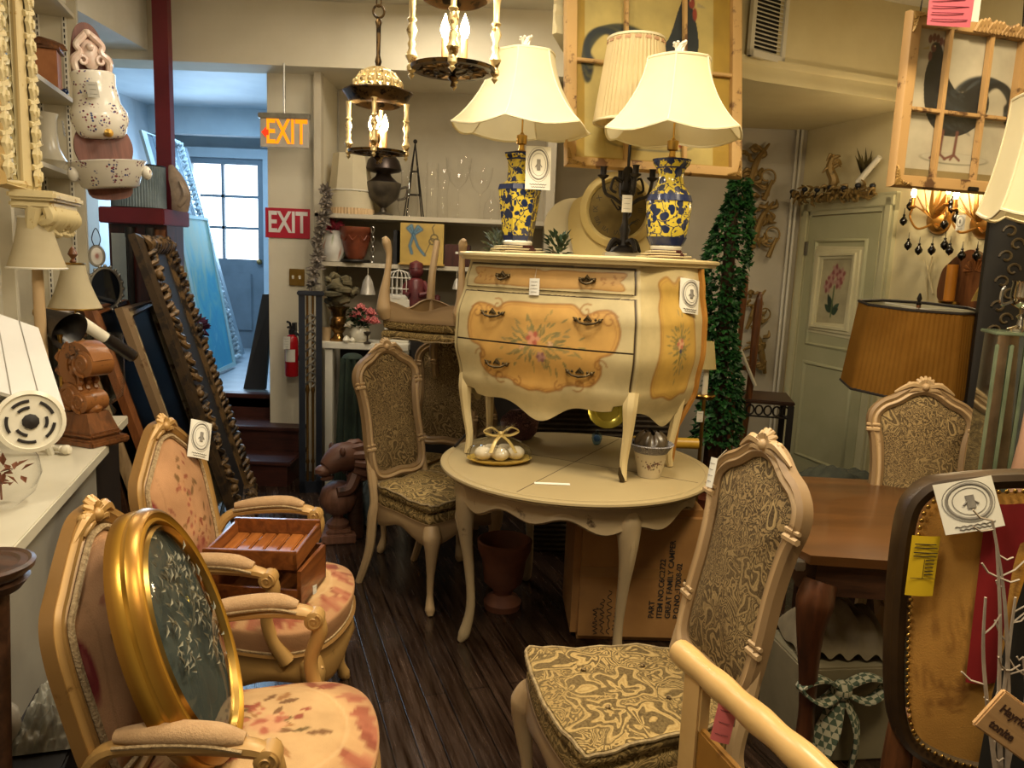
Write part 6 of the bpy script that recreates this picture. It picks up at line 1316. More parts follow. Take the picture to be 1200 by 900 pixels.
def vase_lamp(label, loc, rz, prof, seg, bands, shade_z, H, flat, r0=.30, rot=0, tagged=False):
    t = thing('table_lamp', label, 'lamp', loc, rz, 'yellow and blue porcelain table lamps')
    MB().box((-.07, -.07, 0), (.07, .07, .03), .006).box((-.06, -.06, .03), (.06, .06, .04), .003).build('wooden_plinth', m_rosew, t)
    MB().lathe([(.062, .04), (.066, .052), (.06, .06)], 32).build('foot_ring', m_ivory, t)
    MB().lathe(prof, seg).build('vase', m_porc, t, ang=.35 if seg < 12 else .9)
    for (za, ra, zb_, rb, lip) in bands: MB().lathe([(ra, za), (ra + .002, za), (rb + .002, zb_), (rb, zb_)], seg).build('glaze_band', m_navy, t, ang=.35 if seg < 12 else .9)
    zt = prof[-1][1]; MB().lathe([(.03, zt - .002), (.032, zt + .008), (.014, zt + .014), (.012, zt + .035), (.022, zt + .04), (.024, zt + .075), (.012, zt + .08), (.004, zt + .09), (.004, shade_z + H)], 16).build('brass_socket', m_brass, t)
    bell_shade(t, shade_z, shade_z + H, r0, .133, 6, rot)
    b = MB(); 
    for k in range(9): a = k * 2.4; b.tube(catmull([(0, 0, shade_z + H - .005), (.014 * math.cos(a), .014 * math.sin(a), shade_z + H + .045), (.026 * math.cos(a + 1), .026 * math.sin(a + 1), shade_z + H + .062 + .006 * (k % 3))], 4), .006, 5)
    b.sphere((0, 0, shade_z + H + .055), .014, 8); b.build('finial', m_ivory, t); return t
pr_hex = [(.06, .058), (.075, .12), (.088, .22), (.095, .275), (.088, .30), (.06, .315), (.056, .36), (.058, .40), (.072, .425), (.07, .435), (0, .435)]
pr_rnd = [(.064, .058), (.078, .085), (.087, .14), (.092, .20), (.092, .235), (.08, .27), (.058, .30), (.05, .335), (.056, .365), (.074, .385), (.076, .40), (.07, .402), (0, .402)]
LA = CHP(-.262, .02, .001); LB = CHP(.388, .115, .001)
zsa = P(598, 152, LA.y).z - LA.z; zsta = P(603, 63, LA.y).z - LA.z; zsb = P(785, 159, LB.y).z - LB.z; zstb = P(787, 71, LB.y).z - LB.z
la = vase_lamp('faceted yellow and blue porcelain lamp with cream bell shade, left on the chest', LA, .2, pr_hex, 6, [(.278, .096, .300, .090, 0), (.058, .061, .082, .068, 0), (.405, .06, .436, .072, 0)], zsa, zsta - zsa, True, .315, .1, True)
paper_tag(la, frame_mat((.055, -.105, .365), (1, .1, 0), (0, -1, .05)), .11, .18, 'paper_tag', True)
vase_lamp('round yellow and blue porcelain lamp with cream bell shade, right on the chest', LB, -.1, pr_rnd, 40, [(.236, .093, .262, .085, 0), (.058, .065, .092, .081, 0), (.366, .057, .403, .077, 0)], zsb, zstb - zsb, False, .295, .35)
# cords coiled at the lamp feet
def cord(label, c, r, seedv, group='coiled lamp cords'):
    rnd = random.Random(seedv); pts = [Vector(c) + V(r * (1 + .25 * math.sin(k * 1.3 + seedv)) * math.cos(k * .7), r * (1 + .2 * math.cos(k * .9)) * .9 * math.sin(k * .7), .005 + .0035 * (k // 3)) for k in range(26)]
    tag(MB().tube(catmull(pts, 4), .0035, 5).build('lamp_cord', simple('ivory_cord', 'b5a67e', 'c5b78e', 6, .5)), label, 'cord', group)
cord('ivory cord coiled around the foot of the right porcelain lamp', LB, .105, 1); cord('ivory cord coiled around the foot of the left porcelain lamp', LA, .10, 2)
# iron candelabra lamp with pleated shade
cl = CHP(.115, .345, .001); ca = thing('candelabra_lamp', 'black iron candelabra lamp with a pleated cream shade behind the two porcelain lamps', 'lamp', cl)
MB().box((-.09, -.06, 0), (.10, .06, .028), .004).build('glass_base', simple('acrylic_block', 'a8a290', 'c2bca8', 9, .08, .1), ca)
zc = P(722, 195, cl.y).z - cl.z; b = MB()
b.lathe([(.075, .028), (.06, .045), (.028, .06), (.018, .10), (.026, .13), (.014, .16), (.012, zc - .14), (.026, zc - .12), (.026, zc - .02), (.014, zc)], 16)
for k in range(4):
    a = 2 * PI * k / 4 + .5; b.tube(catmull([(.02 * math.cos(a), .02 * math.sin(a), .07), (.06 * math.cos(a), .06 * math.sin(a), .08), (.09 * math.cos(a), .09 * math.sin(a), .032)], 5), [.012, .014, .01], 7)
b.build('stem', m_iron, ca)
for k in range(4):
    a = PI * k / 2 + .15; c_, s_ = math.cos(a), math.sin(a); b = MB(); b.tube(catmull([(.015 * c_, .015 * s_, zc - .17), (.06 * c_, .06 * s_, zc - .14), (.10 * c_, .10 * s_, zc - .12), (.115 * c_, .115 * s_, zc - .06)], 5), .008, 7); b.tube(catmull([(.02 * c_, .02 * s_, zc - .07), (.06 * c_, .06 * s_, zc - .05), (.075 * c_, .075 * s_, zc - .10), (.05 * c_, .05 * s_, zc - .115)], 5), .006, 6); b.at((.115 * c_, .115 * s_, zc - .06)).lathe([(.008, 0), (.024, .012), (.026, .018), (.014, .02), (.014, .05), (.018, .055), (0, .055)], 12); b.at(); b.build('candle_arm', m_iron, ca)
for k in range(6): a = k * 1.05; b = MB(); z = .14 + .03 * k; b.leaf((.012 * math.cos(a), .012 * math.sin(a), z), (math.cos(a), math.sin(a), .8), (0, 0, 1), .07, .035); b.build('iron_leaf', m_iron, ca)
z0, z1_ = P(725, 141, cl.y).z - cl.z, P(728, 46, cl.y).z - cl.z; b = MB(); b.shell([(.168, z0 - .012), (.168, z0), (.122, z1_)], 96)
for i, v in enumerate(b.v): k = 1 + .018 * (1 if i % 2 else -1); v.x *= k; v.y *= k
o = b.build('lamp_shade', shade('pleated_cream_shade', 'cdb98a', 'd6c498', 0, 0, .3), ca); b = MB()
for r, z in ((.169, z0 - .01), (.124, z1_)): b.tube([(r * math.cos(a), r * math.sin(a), z) for a in np.linspace(0, 2 * PI, 49)[:-1]], .006, 5, True)
b.build('shade_binding', m_shtrim, o); b = MB()
for k in range(18): a = 2 * PI * k / 18; q = lambda s: V(.127 * math.cos(a + s), .127 * math.sin(a + s), z1_ - .018); b.tube([q(0), q(.2)], .007, 5, flat=(1, .4))
b.build('ribbon_lacing', simple('pink_tan_ribbon', 'a07a58', 'b08a68', 9, .8), o)
MB().tube([(0, 0, zc - .01), (0, 0, z1_ - .005)], .007, 8).build('shade_rod', m_iron, ca)
paper_tag(ca, frame_mat((-.01, -.10, zc - .17), (1, 0, 0), (0, -1, .05)), .045, .075, lines=3)
# mantel clock with scalloped cream surround
kc = CHP(.05, .345, .0); q = P(724, 246, 3.745); ck = thing('clock', 'cream scalloped round clock with brass dial standing behind the candelabra', 'clock', (q.x, 3.745, CTZ + .001), math.radians(-6)); zc2 = q.z - CTZ; m_ckc = simple('cream_clock_wood', 'b9a468', 'c8b478', 4, .5)
ol = smooth2([(-.16, 0), (.17, 0), (.215, .06), (.235, .17), (.215, .26), (.16, .30), (.12, .36), (0, .40), (-.12, .36), (-.16, .30), (-.215, .26), (-.235, .17), (-.21, .06)], 5); b = MB().at((0, .05, .0), (PI / 2, 0, 0)); b.prism(ol, .03); b.at().build('surround', m_ckc, ck)
b = MB().at((0, .018, zc2), (PI / 2, 0, 0)); b.shell([(.135, 0), (.175, .004), (.18, .014), (.15, .03), (.138, .02), (.135, .0)], 48); b.at().build('bezel', m_ckc, ck)
b = MB().at((0, .014, zc2), (PI / 2, 0, 0)).lathe([(0, .0), (.136, .0), (.136, .006), (0, .006)], 48); b.build('dial', simple('dull_brass_dial', '5a4a24', '7a6636', 7, .35, .6), ck)
for k, tx in enumerate(('XII', 'I', 'II', 'III', 'IIII', 'V', 'VI', 'VII', 'VIII', 'IX', 'X', 'XI')):
    a = PI / 2 - k * PI / 6; b = MB().mat(Matrix.Translation((.105 * math.cos(a), .0075, zc2 + .105 * math.sin(a))) @ Matrix.Rotation(PI / 2, 4, 'X') @ Matrix.Rotation(a - PI / 2, 4, 'Z')).text(tx, .032, .0004); b.build('numeral', simple('dial_ink', '2c2412', '3a3018', 5, .6), ck, ang=0)
for L, a in ((.06, 2.2), (.09, .4)): MB().tube([(0, .006, zc2), (L * math.cos(a), .006, zc2 + L * math.sin(a))], .004, 5).build('clock_hand', m_iron, ck)
q = CHP(-.10, .36, 0); wp = thing('white_platter', 'plain white oval platter standing behind the clock', 'platter', (P(672, 250, 3.83).x, 3.835, CTZ + .142), 0, None, (math.radians(90), 0, 0)); MB().lathe([(0, 0), (.09, .002), (.14, .012), (.141, .016), (.09, .008), (0, .006)], 40).build('plate', m_ivory, wp)
# leaf sprigs on the chest
for px, py, a, sd_, lb in ((572, 286, -.375, 1, 'dusty green leaf sprig at the left end of the chest top'), (632, 284, -.10, 2, 'dark green leaf sprig right of the left porcelain lamp')):
    q = CHP(a, .12 if sd_ == 2 else .05, .002); b = MB(); rnd = random.Random(40 + sd_)
    for k in range(46): d = V(rnd.uniform(-1, .5), rnd.uniform(-1, 1), rnd.uniform(0, 1)); b.leaf(q + V(d.x * .05, d.y * .04, d.z * .08), d, (0, 0, 1), .05, .024)
    b.tube([q, q + V(-.05, -.02, .09)], .004, 5); tag(b.build('leaf_sprig', simple('dusty_ivy' if sd_ == 1 else 'dark_ivy', '3e4a40' if sd_ == 1 else '1a2a1a', '66705e' if sd_ == 1 else '2c4428', 12, .6)), lb, 'leaf sprig')
# ---------------------------------------------------------------- lanterns
m_lant = worn('bronze_lantern_metal', '4a3820', '1f1810', 20, .5, .35, True, .85, '6a5230'); m_lcol = worn('ivory_gilt_turning', 'c9b07a', '6d4f22', 20, .56, .35, True, .5, 'dcc690')
def lantern(label, loc, ztop):
    t = thing('lantern', label, 'lantern', loc, .06, 'bronze hanging lanterns')
    b = MB(); b.lathe([(0, -.055), (.010, -.05), (.006, -.035), (.02, -.022), (.008, -.01), (.012, 0), (.05, .006)], 14)
    b.sweep([(.06 * math.cos(a), .06 * math.sin(a), .004) for a in np.linspace(0, 2 * PI, 37)[:-1]], [(-.01, -.004), (.01, -.004), (.01, .006), (-.01, .006)], True, (0, 0, 1)); b.sweep([(.133 * math.cos(a), .133 * math.sin(a), .006) for a in np.linspace(0, 2 * PI, 49)[:-1]], [(-.014, -.006), (.014, -.006), (.018, .006), (-.014, .008)], True, (0, 0, 1))
    for k in range(12):
        a = 2 * PI * k / 12; b.tube(catmull([(.055 * math.cos(a), .055 * math.sin(a), .005), (.095 * math.cos(a + .18), .095 * math.sin(a + .18), .009), (.124 * math.cos(a), .124 * math.sin(a), .005)], 5), .007, 6); b.tube(catmull([(.055 * math.cos(a), .055 * math.sin(a), .005), (.095 * math.cos(a - .18), .095 * math.sin(a - .18), .009), (.124 * math.cos(a), .124 * math.sin(a), .005)], 5), .007, 6)
    b.build('pierced_bottom', m_lant, t)
    for k in range(4):
        a = PI * k / 2; x, y = .147 * math.cos(a), .147 * math.sin(a); b = MB().at((x, y, 0)); b.lathe([(0, -.035), (.012, -.02), (.006, -.012), (.016, -.004), (.016, .01), (.010, .02), (.022, .045), (.010, .07), (.015, .085), (.009, .10), (.02, .13), (.010, .155), (.018, .165), (.010, .175), (.012, .235), (.016, .25)], 12); b.at().build('turned_column', m_lcol, t)
    b = MB(); n = 48
    def rim(u, v): a = 2 * PI * u; k = 1 + .03 * math.cos(6 * a); r, z = [(.11, .235), (.138, .25), (.162, .285), (.175, .30), (.171, .308), (.148, .30), (.115, .30)][min(6, int(round(v * 6)))]; return (r * k * math.cos(a), r * k * math.sin(a), z)
    b.grid(rim, n, 7, cu=True); b.build('scalloped_rim', m_lant, t)
    b = MB()
    for k in range(16):
        a = 2 * PI * k / 16; b.tube([( .125 * math.cos(q) * math.cos(a), .125 * math.cos(q) * math.sin(a), .30 + .12 * math.sin(q)) for q in np.linspace(0, 1.45, 8)], .008, 6)
        b.sphere((.113 * math.cos(a + .2), .113 * math.sin(a + .2), .345), .017, 7).sphere((.085 * math.cos(a + .2), .085 * math.sin(a + .2), .385), .014, 6)
    for q in (0.02, .5, .95): b.tube([(.125 * math.cos(q) * math.cos(a), .125 * math.cos(q) * math.sin(a), .30 + .12 * math.sin(q)) for a in np.linspace(0, 2 * PI, 33)[:-1]], .006, 5, True)
    b.build('openwork_dome', m_lcol, t)
    MB().lathe([(.03, .415), (.012, .43), (.018, .45), (.01, .48), (.012, .62), (.018, .64), (.008, .66)], 12).tube([(.028 * math.cos(a), 0, .69 + .03 * math.sin(a)) for a in np.linspace(0, 2 * PI, 17)[:-1]], .006, 6, True).build('stem', m_lant, t)
    b = MB(); z = .735; k = 0
    while z < ztop: b.at((0, 0, z), (PI / 2, 0, (PI / 2) * (k % 2))).tube([(.012 * math.cos(a), .026 * math.sin(a), 0) for a in np.linspace(0, 2 * PI, 11)[:-1]], .0035, 5, True); z += .042; k += 1
    o = b.at().build('chain', m_lant, t); o['kind'] = 'stuff'
    MB().tube([(0, 0, .005), (0, 0, .30)], .006, 8).sphere((0, 0, .08), .018, 10, (1, 1, 1.8)).build('centre_rod', m_lant, t)
    for k in range(3):
        a = 2 * PI * k / 3 + .4; x, y = .04 * math.cos(a), .04 * math.sin(a); MB().at((x, y, 0)).lathe([(.016, .01), (.018, .018), (.012, .022), (.012, .115), (0, .116)], 14).build('candle_tube', simple('ivory_tan_candle', 'c0925c', 'd0a56e', 6, .5), t)
        MB().at((x, y, 0)).lathe([(.008, .116), (.017, .14), (.016, .155), (.008, .18), (0, .20)], 14).build('flame_bulb', emis('warm_bulb', 'ffdcaa', 60), t)
    return t
q1 = P(442, 180, 4.1); lantern('bronze lantern hanging in front of the bookcase, right of the exit signs', q1, 3.25 - q1.z - .02)
q2 = P(531, 84, 2.85); lantern('bronze lantern cut by the top edge, left of the cream lampshades', q2, 3.25 - q2.z - .02)
LQ1, LQ2 = q1 + V(0, 0, .16), q2 + V(0, 0, .16)
# ---------------------------------------------------------------- old sash windows with rooster prints
m_oldw = worn('worn_sash_wood', 'ad8548', '6a4826', 9, .55, .55, False, 0, 'c8a66c'); m_oldw2 = worn('weathered_sash_wood', '9c7848', '54381f', 9, .57, .6, False, 0, 'b89664')
def rooster_paint(X, Z, W, H, bg, mat_c, body, sheen, face, xm):
    """X,Z measured from the print's lower left; a standing rooster filling the sheet"""
    p = Paint(X, Z, mat_c); px0, px1, pz0, pz1 = xm; p.poly([(px0, pz0), (px1, pz0), (px1, pz1), (px0, pz1)], bg, .85); w, h = px1 - px0, pz1 - pz0; g = lambda a, b_: (px0 + a * w, pz0 + b_ * h)
    p.ell(*g(.5, .09), w * .36, h * .045, 0, '6a6a58', .1, .7); p.ell(*g(.5, .095), w * .345, h * .038, 0, bg, .1, .8)
    for k in range(9):   # sickle tail
        r = .30 - .022 * k; c = (.70, .46 + .012 * k); p.line([g(c[0] + r * 1.0 * math.cos(t) + .02 * k, c[1] + r * .72 * math.sin(t)) for t in np.linspace(-.35 - .05 * k, 2.6, 26)], w * .022, body if k % 3 else sheen, .95)
    p.poly(smooth2([g(.12, .62), g(.16, .80), g(.22, .88), g(.28, .80), g(.36, .64), g(.48, .56), g(.62, .62), g(.72, .62), g(.78, .48), g(.68, .34), g(.52, .26), g(.34, .26), g(.18, .38)], 5), body)
    p.ell(*g(.42, .44), w * .2, h * .1, -.3, sheen, .8, .5)
    rnd = random.Random(2)
    for k in range(40): a, b_ = rnd.uniform(.2, .7), rnd.uniform(.3, .58); x, z = g(a, b_); p.leaf(x, z, w * .09, w * .014, -.5 + rnd.uniform(-.3, .3), sheen, .45)
    for fx in (.36, .5): p.line([g(fx, .28), g(fx - .01, .12)], w * .014, face); [p.line([g(fx - .01, .12), g(fx - .01 + dx, .085)], w * .010, face) for dx in (-.09, -.03, .06)]
    p.ell(*g(.20, .845), w * .055, h * .045, 0, body, .2); p.ell(*g(.175, .84), w * .028, h * .03, 0, face, .3)
    p.poly([g(.13, .85), g(.06, .825), g(.13, .825)], 'b0a070'); p.ell(*g(.15, .785), w * .022, h * .04, 0, face, .3)
    for k in range(5): p.ell(*g(.135 + .035 * k, .90 + .014 * math.sin(k * 1.2)), w * .022, h * .034, 0, face, .3)
    p.ell(*g(.185, .855), w * .008, w * .008, 0, 'd0c090', .3); return p.C
def sash_window(label, loc, rot, W, H, cols, rows, mfr, flip, bg, mat_c, body, sheen, face, xm, glassy, ry=.5):
    t = thing('rooster_window', label, 'window picture', loc, 0, 'old sash windows with rooster prints', rot)
    fw = .05; pth = [V(fw / 2, 0, fw / 2), V(W - fw / 2, 0, fw / 2), V(W - fw / 2, 0, H - fw / 2), V(fw / 2, 0, H - fw / 2)]
    MB().sweep(pth, [(-.025, -.018), (-.025, .014), (-.018, .018), (.018, .018), (.025, .008), (.025, -.018)], True, (0, -1, 0)).build('sash_frame', mfr, t)
    for k in range(1, cols): x = W * k / cols; MB().box((x - .009, -.014, fw * .9), (x + .009, .014, H - fw * .9), .003).build('muntin', mfr, t)
    for k in range(1, rows): z = H * (ry if rows == 2 else k / rows); MB().box((fw * .9, -.010, z - .008), (W - fw * .9, .012, z + .008), .003).build('muntin', mfr, t)
    b = MB(); nx, nz = 200, 220; x0, x1, y0, y1 = fw * .9, W - fw * .9, fw * .9, H - fw * .9; b.grid(lambda u, v: (x0 + (x1 - x0) * u, .016, y0 + (y1 - y0) * v), nx, nz)
    X = np.array([v.x for v in b.v]); Z = np.array([v.z for v in b.v]); X = (W - X) if flip else X
    b.build('rooster_print', vcol('printed_sheet', .6), t, colors=rooster_paint(X, Z, W, H, bg, mat_c, body, sheen, face, xm)); MB().box((x0, .019, y0), (x1, .023, y1)).build('backing', m_dark, t)
    MB().add([(x0, -.003, y0), (x1, -.003, y0), (x1, -.003, y1), (x0, -.003, y1)], [(0, 1, 2, 3)]).build('glass_panes', glassy, t, ang=0)
    b = MB()
    for cx, cz in ((0, 0), (W, 0), (0, H), (W, H)):
        sx, sz = (1 if cx == 0 else -1), (1 if cz == 0 else -1)
        for k in range(6): b.tube(catmull([(cx + sx * .008, -.019, cz + sz * (.01 + .01 * k)), (cx + sx * (.03 - .003 * k), -.026, cz + sz * (.012 + .01 * k)), (cx + sx * .01, -.02, cz + sz * (.02 + .012 * k))], 4), .005, 5)
        for k in range(6): b.tube(catmull([(cx + sx * (.01 + .01 * k), -.019, cz + sz * .008), (cx + sx * (.012 + .01 * k), -.026, cz + sz * (.03 - .003 * k)), (cx + sx * (.02 + .012 * k), -.02, cz + sz * .01)], 4), .005, 5)
    b.build('corner_ornaments', m_orn_, t)
    return t
m_orn_ = worn('dull_corner_gilt', '8f6f38', '5a3f1c', 14, .6, .5, True, .3, 'a5844a'); ga = glass('window_glass', 'ffffff', .05, alpha=0); 
bl2 = P(662, 195, 3.66); br2 = P(868, 211, 3.66); W2 = 1.0
tl_dir = math.radians(14); W2 = min(np.linspace(.6, 1.3, 141), key=lambda L: abs((lambda q: 600 + FPX * (q - CAM).dot(_R) / (q - CAM).dot(_F))(bl2 + V(math.cos(tl_dir) * L, math.sin(tl_dir) * L, 0)) - 868))
w2 = sash_window('old sash window with rooster print hanging behind the lamps', bl2, (math.radians(-9), 0, tl_dir), float(W2), 1.06, 3, 2, m_oldw, True, 'ccb970', 'b08e2e', '18262c', '5a5a30', '9a3a24', (.14, W2 - .1, .06, .98), ga, .47)
b = MB(); b.tube([(.2, 0, 1.06), (.2, -.05, 1.3)], .004, 5).tube([(W2 - .2, 0, 1.06), (W2 - .2, -.05, 1.3)], .004, 5); b.build('hanging_wire', m_iron, w2)
bl1 = P(1042, 219, 3.1); tl1 = P(1062, 12, 3.1); a1_ = math.radians(16)
w1 = sash_window('weathered sash window with black rooster print hanging at the upper right', bl1, (0, 0, a1_), .60, tl1.z - bl1.z, 3, 2, m_oldw2, False, 'bdb6a2', '86744a', '0e1216', '343c42', '6a3c34', (.06, .56, .08, .62), ga, .46)
H1 = tl1.z - bl1.z; b = MB(); b.tube([(.05, 0, H1 - .01), (.10, .01, 3.24 - bl1.z)], .003, 5).tube([(.55, 0, H1 - .01), (.5, .01, 3.24 - bl1.z)], .003, 5); b.build('hanging_wire', m_iron, w1)
b = MB(); rnd = random.Random(17)
for k in range(16): x = .3 + k * .018; b.tube(catmull([(x, -.018, H1 - .045), (x + .012, -.03, H1 - .02 + .02 * rnd.random()), (x + .026, -.02, H1 - .04)], 4), .009, 6)
b.build('carved_crest', m_oldw2, w1); MB().box((.36, -.03, .005), (.41, -.018, .022), .003).build('metal_catch', m_iron, w1)
q0, q1 = P(1086, 29, 2.95), P(1140, 24, 2.95); sg_ = thing('pink_notice', 'pink paper notice with faint lines hanging at the top right', 'paper notice', q0, math.radians(4)); w = q1.x - q0.x
MB().grid(lambda u, v: (u * w, .004 * math.sin(3 * u + 4 * v), v * .22), 8, 8).build('paper', simple('pink_paper', '96404f', 'a04a5a', 3, .7), sg_)
b = MB()
for k in range(5): b.tube([(w * .08, -.004, .02 + k * .022), (w * (.9 - .1 * (k % 2)), -.004, .024 + k * .022)], .0022, 4)
b.build('ruled_lines', simple('pink_ink', '8e3a50', '9a4458', 4, .8), sg_); MB().box((w - .0, -.001, .02), (w + .028, .001, .21)).build('tape_strip', simple('grey_tape', 'a8a49c', 'b8b4ac', 4, .5), sg_); MB().tube([(w * .5, .001, .218), (w * .5, .001, 3.24 - q0.z)], .002, 4).build('string', m_string, sg_)
# ---------------------------------------------------------------- back wall: ivy, stands, gilt ornaments
q = P(838, 500, 4.55); iv = thing('ivy_topiary', 'tall artificial ivy topiary column beside the chest', 'topiary', (q.x, 4.55, 0)); rnd = random.Random(77); zt, zb_ = P(845, 208, 4.55).z, P(845, 520, 4.55).z; b = MB()
for k in range(3600):
    t_ = rnd.random(); z = zb_ + (zt - zb_) * t_; lob = 1 + .26 * math.sin(t_ * 9 + 1.2); r = .098 * lob * (1 if t_ < .72 else 1 - (t_ - .72) * 2.0); a = rnd.uniform(0, 2 * PI); rr = r * rnd.uniform(.75, 1.05); cx = .03 * math.sin(t_ * 8); d = V(math.cos(a) + rnd.uniform(-.6, .6), math.sin(a) + rnd.uniform(-.6, .6), rnd.uniform(-.9, .4)); b.leaf((cx + rr * math.cos(a), rr * math.sin(a), z), d, (math.cos(a), math.sin(a), .3), rnd.uniform(.03, .05), rnd.uniform(.025, .036))
b.build('ivy_leaves', simple('ivy_green', '16381c', '2f6a2e', 15, .5), iv); MB().tube([(.0, 0, .25), (0, 0, zt - .1)], [.06, .05, .03], 8).build('stem', m_oakd, iv); MB().lathe([(.11, 0), (.15, .24), (.16, .26), (.15, .28), (0, .27)], 24).build('pot', m_tc, iv)
q = P(873, 440, 4.75); st = thing('easel_stand', 'dark wooden stand with two slim turned uprights behind the ivy', 'stand', (q.x, 4.8, 0)); z = P(868, 318, 4.8).z
for dx, dz, ln_x in ((-.05, 0, -.02), (.05, -.12, .05)): MB().tube(catmull([(dx - ln_x, 0, 0), (dx, 0, z * .5), (dx + .01, 0, z + dz - .12), (dx + .015, 0, z + dz)], 6), [.024, .022, .028, .008], 8).build('upright', m_walnut, st)
MB().box((-.1, -.02, .3), (.1, .02, .34)).box((-.07, -.02, 1.0), (.07, .02, 1.03)).build('cross_rail', m_walnut, st)
for i, (px0, py0, px1, py1) in enumerate(((856, 330, 850, 455), (864, 330, 862, 455), (868, 410, 885, 452), (846, 435, 844, 462))):
    p0, p1 = P(px0, py0, 4.72), P(px1, py1, 4.72); p1.z = min(p1.z, p0.z - .05); tag(MB().tube([p0, V(p1.x, p1.y, p1.z)], .011, 8).build('taper_candle', m_ivory), ('long white taper left of the dark stand', 'long white taper in front of the dark stand', 'short white stick slanting across the dark stand', 'stubby white taper low beside the ivy')[i], 'candle', 'white tapers by the dark stand')
q = P(828, 465, 4.15); cs = thing('candlestick_lamp', 'brass dish candlestick lamp with tiny cream shade in front of the ivy', 'lamp', (q.x, 4.2, 0)); zd = q.z
MB().lathe([(.05, zd - .02), (.062, zd), (.058, zd + .008), (.015, zd + .008), (.012, zd + .02)], 20).lathe([(.012, .0), (.08, .0), (.08, .015), (.012, .03), (.01, zd - .02)], 16).build('brass_dish', m_brass, cs); MB().lathe([(.016, zd + .008), (.016, zd + .17), (0, zd + .17)], 12).build('candle_tube', m_ivory, cs); MB().shell([(.052, zd + .15), (.03, zd + .30)], 20).build('lamp_shade', shade('tiny_cream_shade', 'cdbb84', 'd8c690', 0, 0, .3), cs); paper_tag(cs, frame_mat((-.03, -.06, zd - .11), (1, 0, 0), (0, -1, 0)), .035, .06, lines=2)
z0 = P(890, 466, 4.85).z; ct = thing('chinese_stand', 'small dark carved square stand with openwork apron near the door', 'side table', (P(893, 466, 4.85).x, 4.95, 0), math.radians(-12)); MB().box((-.21, -.2, z0 - .025), (.21, .2, z0), .006).build('top', m_oakd, ct)
for sx in (-1, 1):
    for sy in (-1, 1): MB().box((sx * .19 - .018, sy * .18 - .018, 0), (sx * .19 + .018, sy * .18 + .018, z0 - .025), .003).build('leg', m_dark, ct)
b = MB()
for k in range(7): x = -.16 + k * .053; b.tube([(x + .022 * math.cos(a), -.19, z0 - .065 + .03 * math.sin(a)) for a in np.linspace(0, 2 * PI, 13)[:-1]], .006, 5, True)
b.box((-.18, -.195, z0 - .11), (.18, -.185, z0 - .10)); b.build('openwork_apron', m_dark, ct); MB().box((-.19, -.17, .15), (.19, .17, .165)).build('low_shelf', m_dark, ct)
m_orn = worn('dull_gold_ornament', '7a6236', '4a3a1c', 14, .6, .5, True, .4, '8f7544')
def wall_sconce(label, loc, s, sd_, flip, horn):
    t = thing('wall_ornament', label, 'wall ornament', loc, 0, 'gilt scrolled ornaments on the back wall'); rnd = random.Random(sd_); b = MB(); f = -1 if flip else 1
    b.tube(catmull([(-.06 * s * f, -.02, -.14 * s), (-.03 * s * f, -.03, -.03 * s), (.0, -.03, .08 * s), (.06 * s * f, -.02, .17 * s)], 6), [.012 * s, .022 * s, .018 * s, .006 * s], 8)
    for k in range(16): c = V(rnd.uniform(-.06, .05) * s * f, -.025, rnd.uniform(-.12, .15) * s); a = rnd.uniform(0, 6.3); b.tube(catmull([c, c + V(.03 * s * math.cos(a), -.015, .03 * s * math.sin(a)), c + V(.055 * s * math.cos(a + .7), -.004, .055 * s * math.sin(a + .7))], 4), [.012 * s, .014 * s, .003 * s], 6)
    b.build('leaf_cluster', m_orn, t)
    b = MB(); b.tube([(f * (.06 + .055 * (1 - .6 * q) * math.cos(q * 7 - 2)) * s, -.04, (-.01 + .055 * (1 - .6 * q) * math.sin(q * 7 - 2)) * s) for q in np.linspace(0, 1, 24)], .006 * s, 6); b.tube(catmull([(f * .0, -.03, -.05 * s), (f * .05 * s, -.06, -.08 * s), (f * .1 * s, -.06, -.03 * s)], 5), .007 * s, 6)
    if horn: b.tube([(f * .085 * s, -.06, -.03 * s), (f * .045 * s, -.07, -.14 * s)], [.009 * s, .016 * s], 8)
    b.build('scroll_arm', m_orn, t); return t
wall_sconce('gilt scrolled cupid ornament, topmost on the back wall', P(885, 205, 6.02), 1.35, 1, False, True); wall_sconce('gilt scrolled cupid ornament under the topmost one on the back wall', P(890, 272, 6.02), 1.35, 2, False, True)
wall_sconce('gilt leafy ornament level with the taller upright of the dark stand', P(885, 365, 6.02), 1.0, 3, False, False); wall_sconce('gilt leafy ornament lowest on the back wall, above the carved stand', P(887, 412, 6.02), 1.2, 4, True, False)
# garland and cherub over the door
b = MB(); rnd = random.Random(55); q0, q1 = P(936, 232, 5.85), P(1030, 226, 5.2)
for k in range(70):
    p = q0.lerp(q1, rnd.random()) + V(-.04, -.02, rnd.uniform(-.03, .04)); a = rnd.uniform(0, 6.3); b.tube(catmull([p, p + V(.03 * math.cos(a), -.03, .03 * math.sin(a)), p + V(.05 * math.cos(a + .8), -.01, .05 * math.sin(a + .8))], 4), [.009, .012, .003], 6)
b.tube([q0 + V(-.03, 0, 0), q1 + V(-.05, 0, 0)], .012, 7)
og_ = tag(b.build('door_garland', m_orn), 'gilt leaf garland with dark buds over the green door', 'garland'); 
for k in range(7): p = q0.lerp(q1, k / 6) + V(-.06, -.03, .04 + .01 * (k % 2)); MB().sphere(p, .022, 8, (1, 1, .8)).tube([p, p + V(.0, .03, -.05)], .005, 5).build('dark_bud', m_black, og_)
q = P(975, 206, 5.55); b = MB().at(q + V(-.02, -.02, 0)); rnd = random.Random(5)
b.tube(catmull([(0, 0, -.12), (.02, -.02, -.04), (-.01, 0, .05), (.01, 0, .14)], 5), [.02, .035, .03, .015], 8)
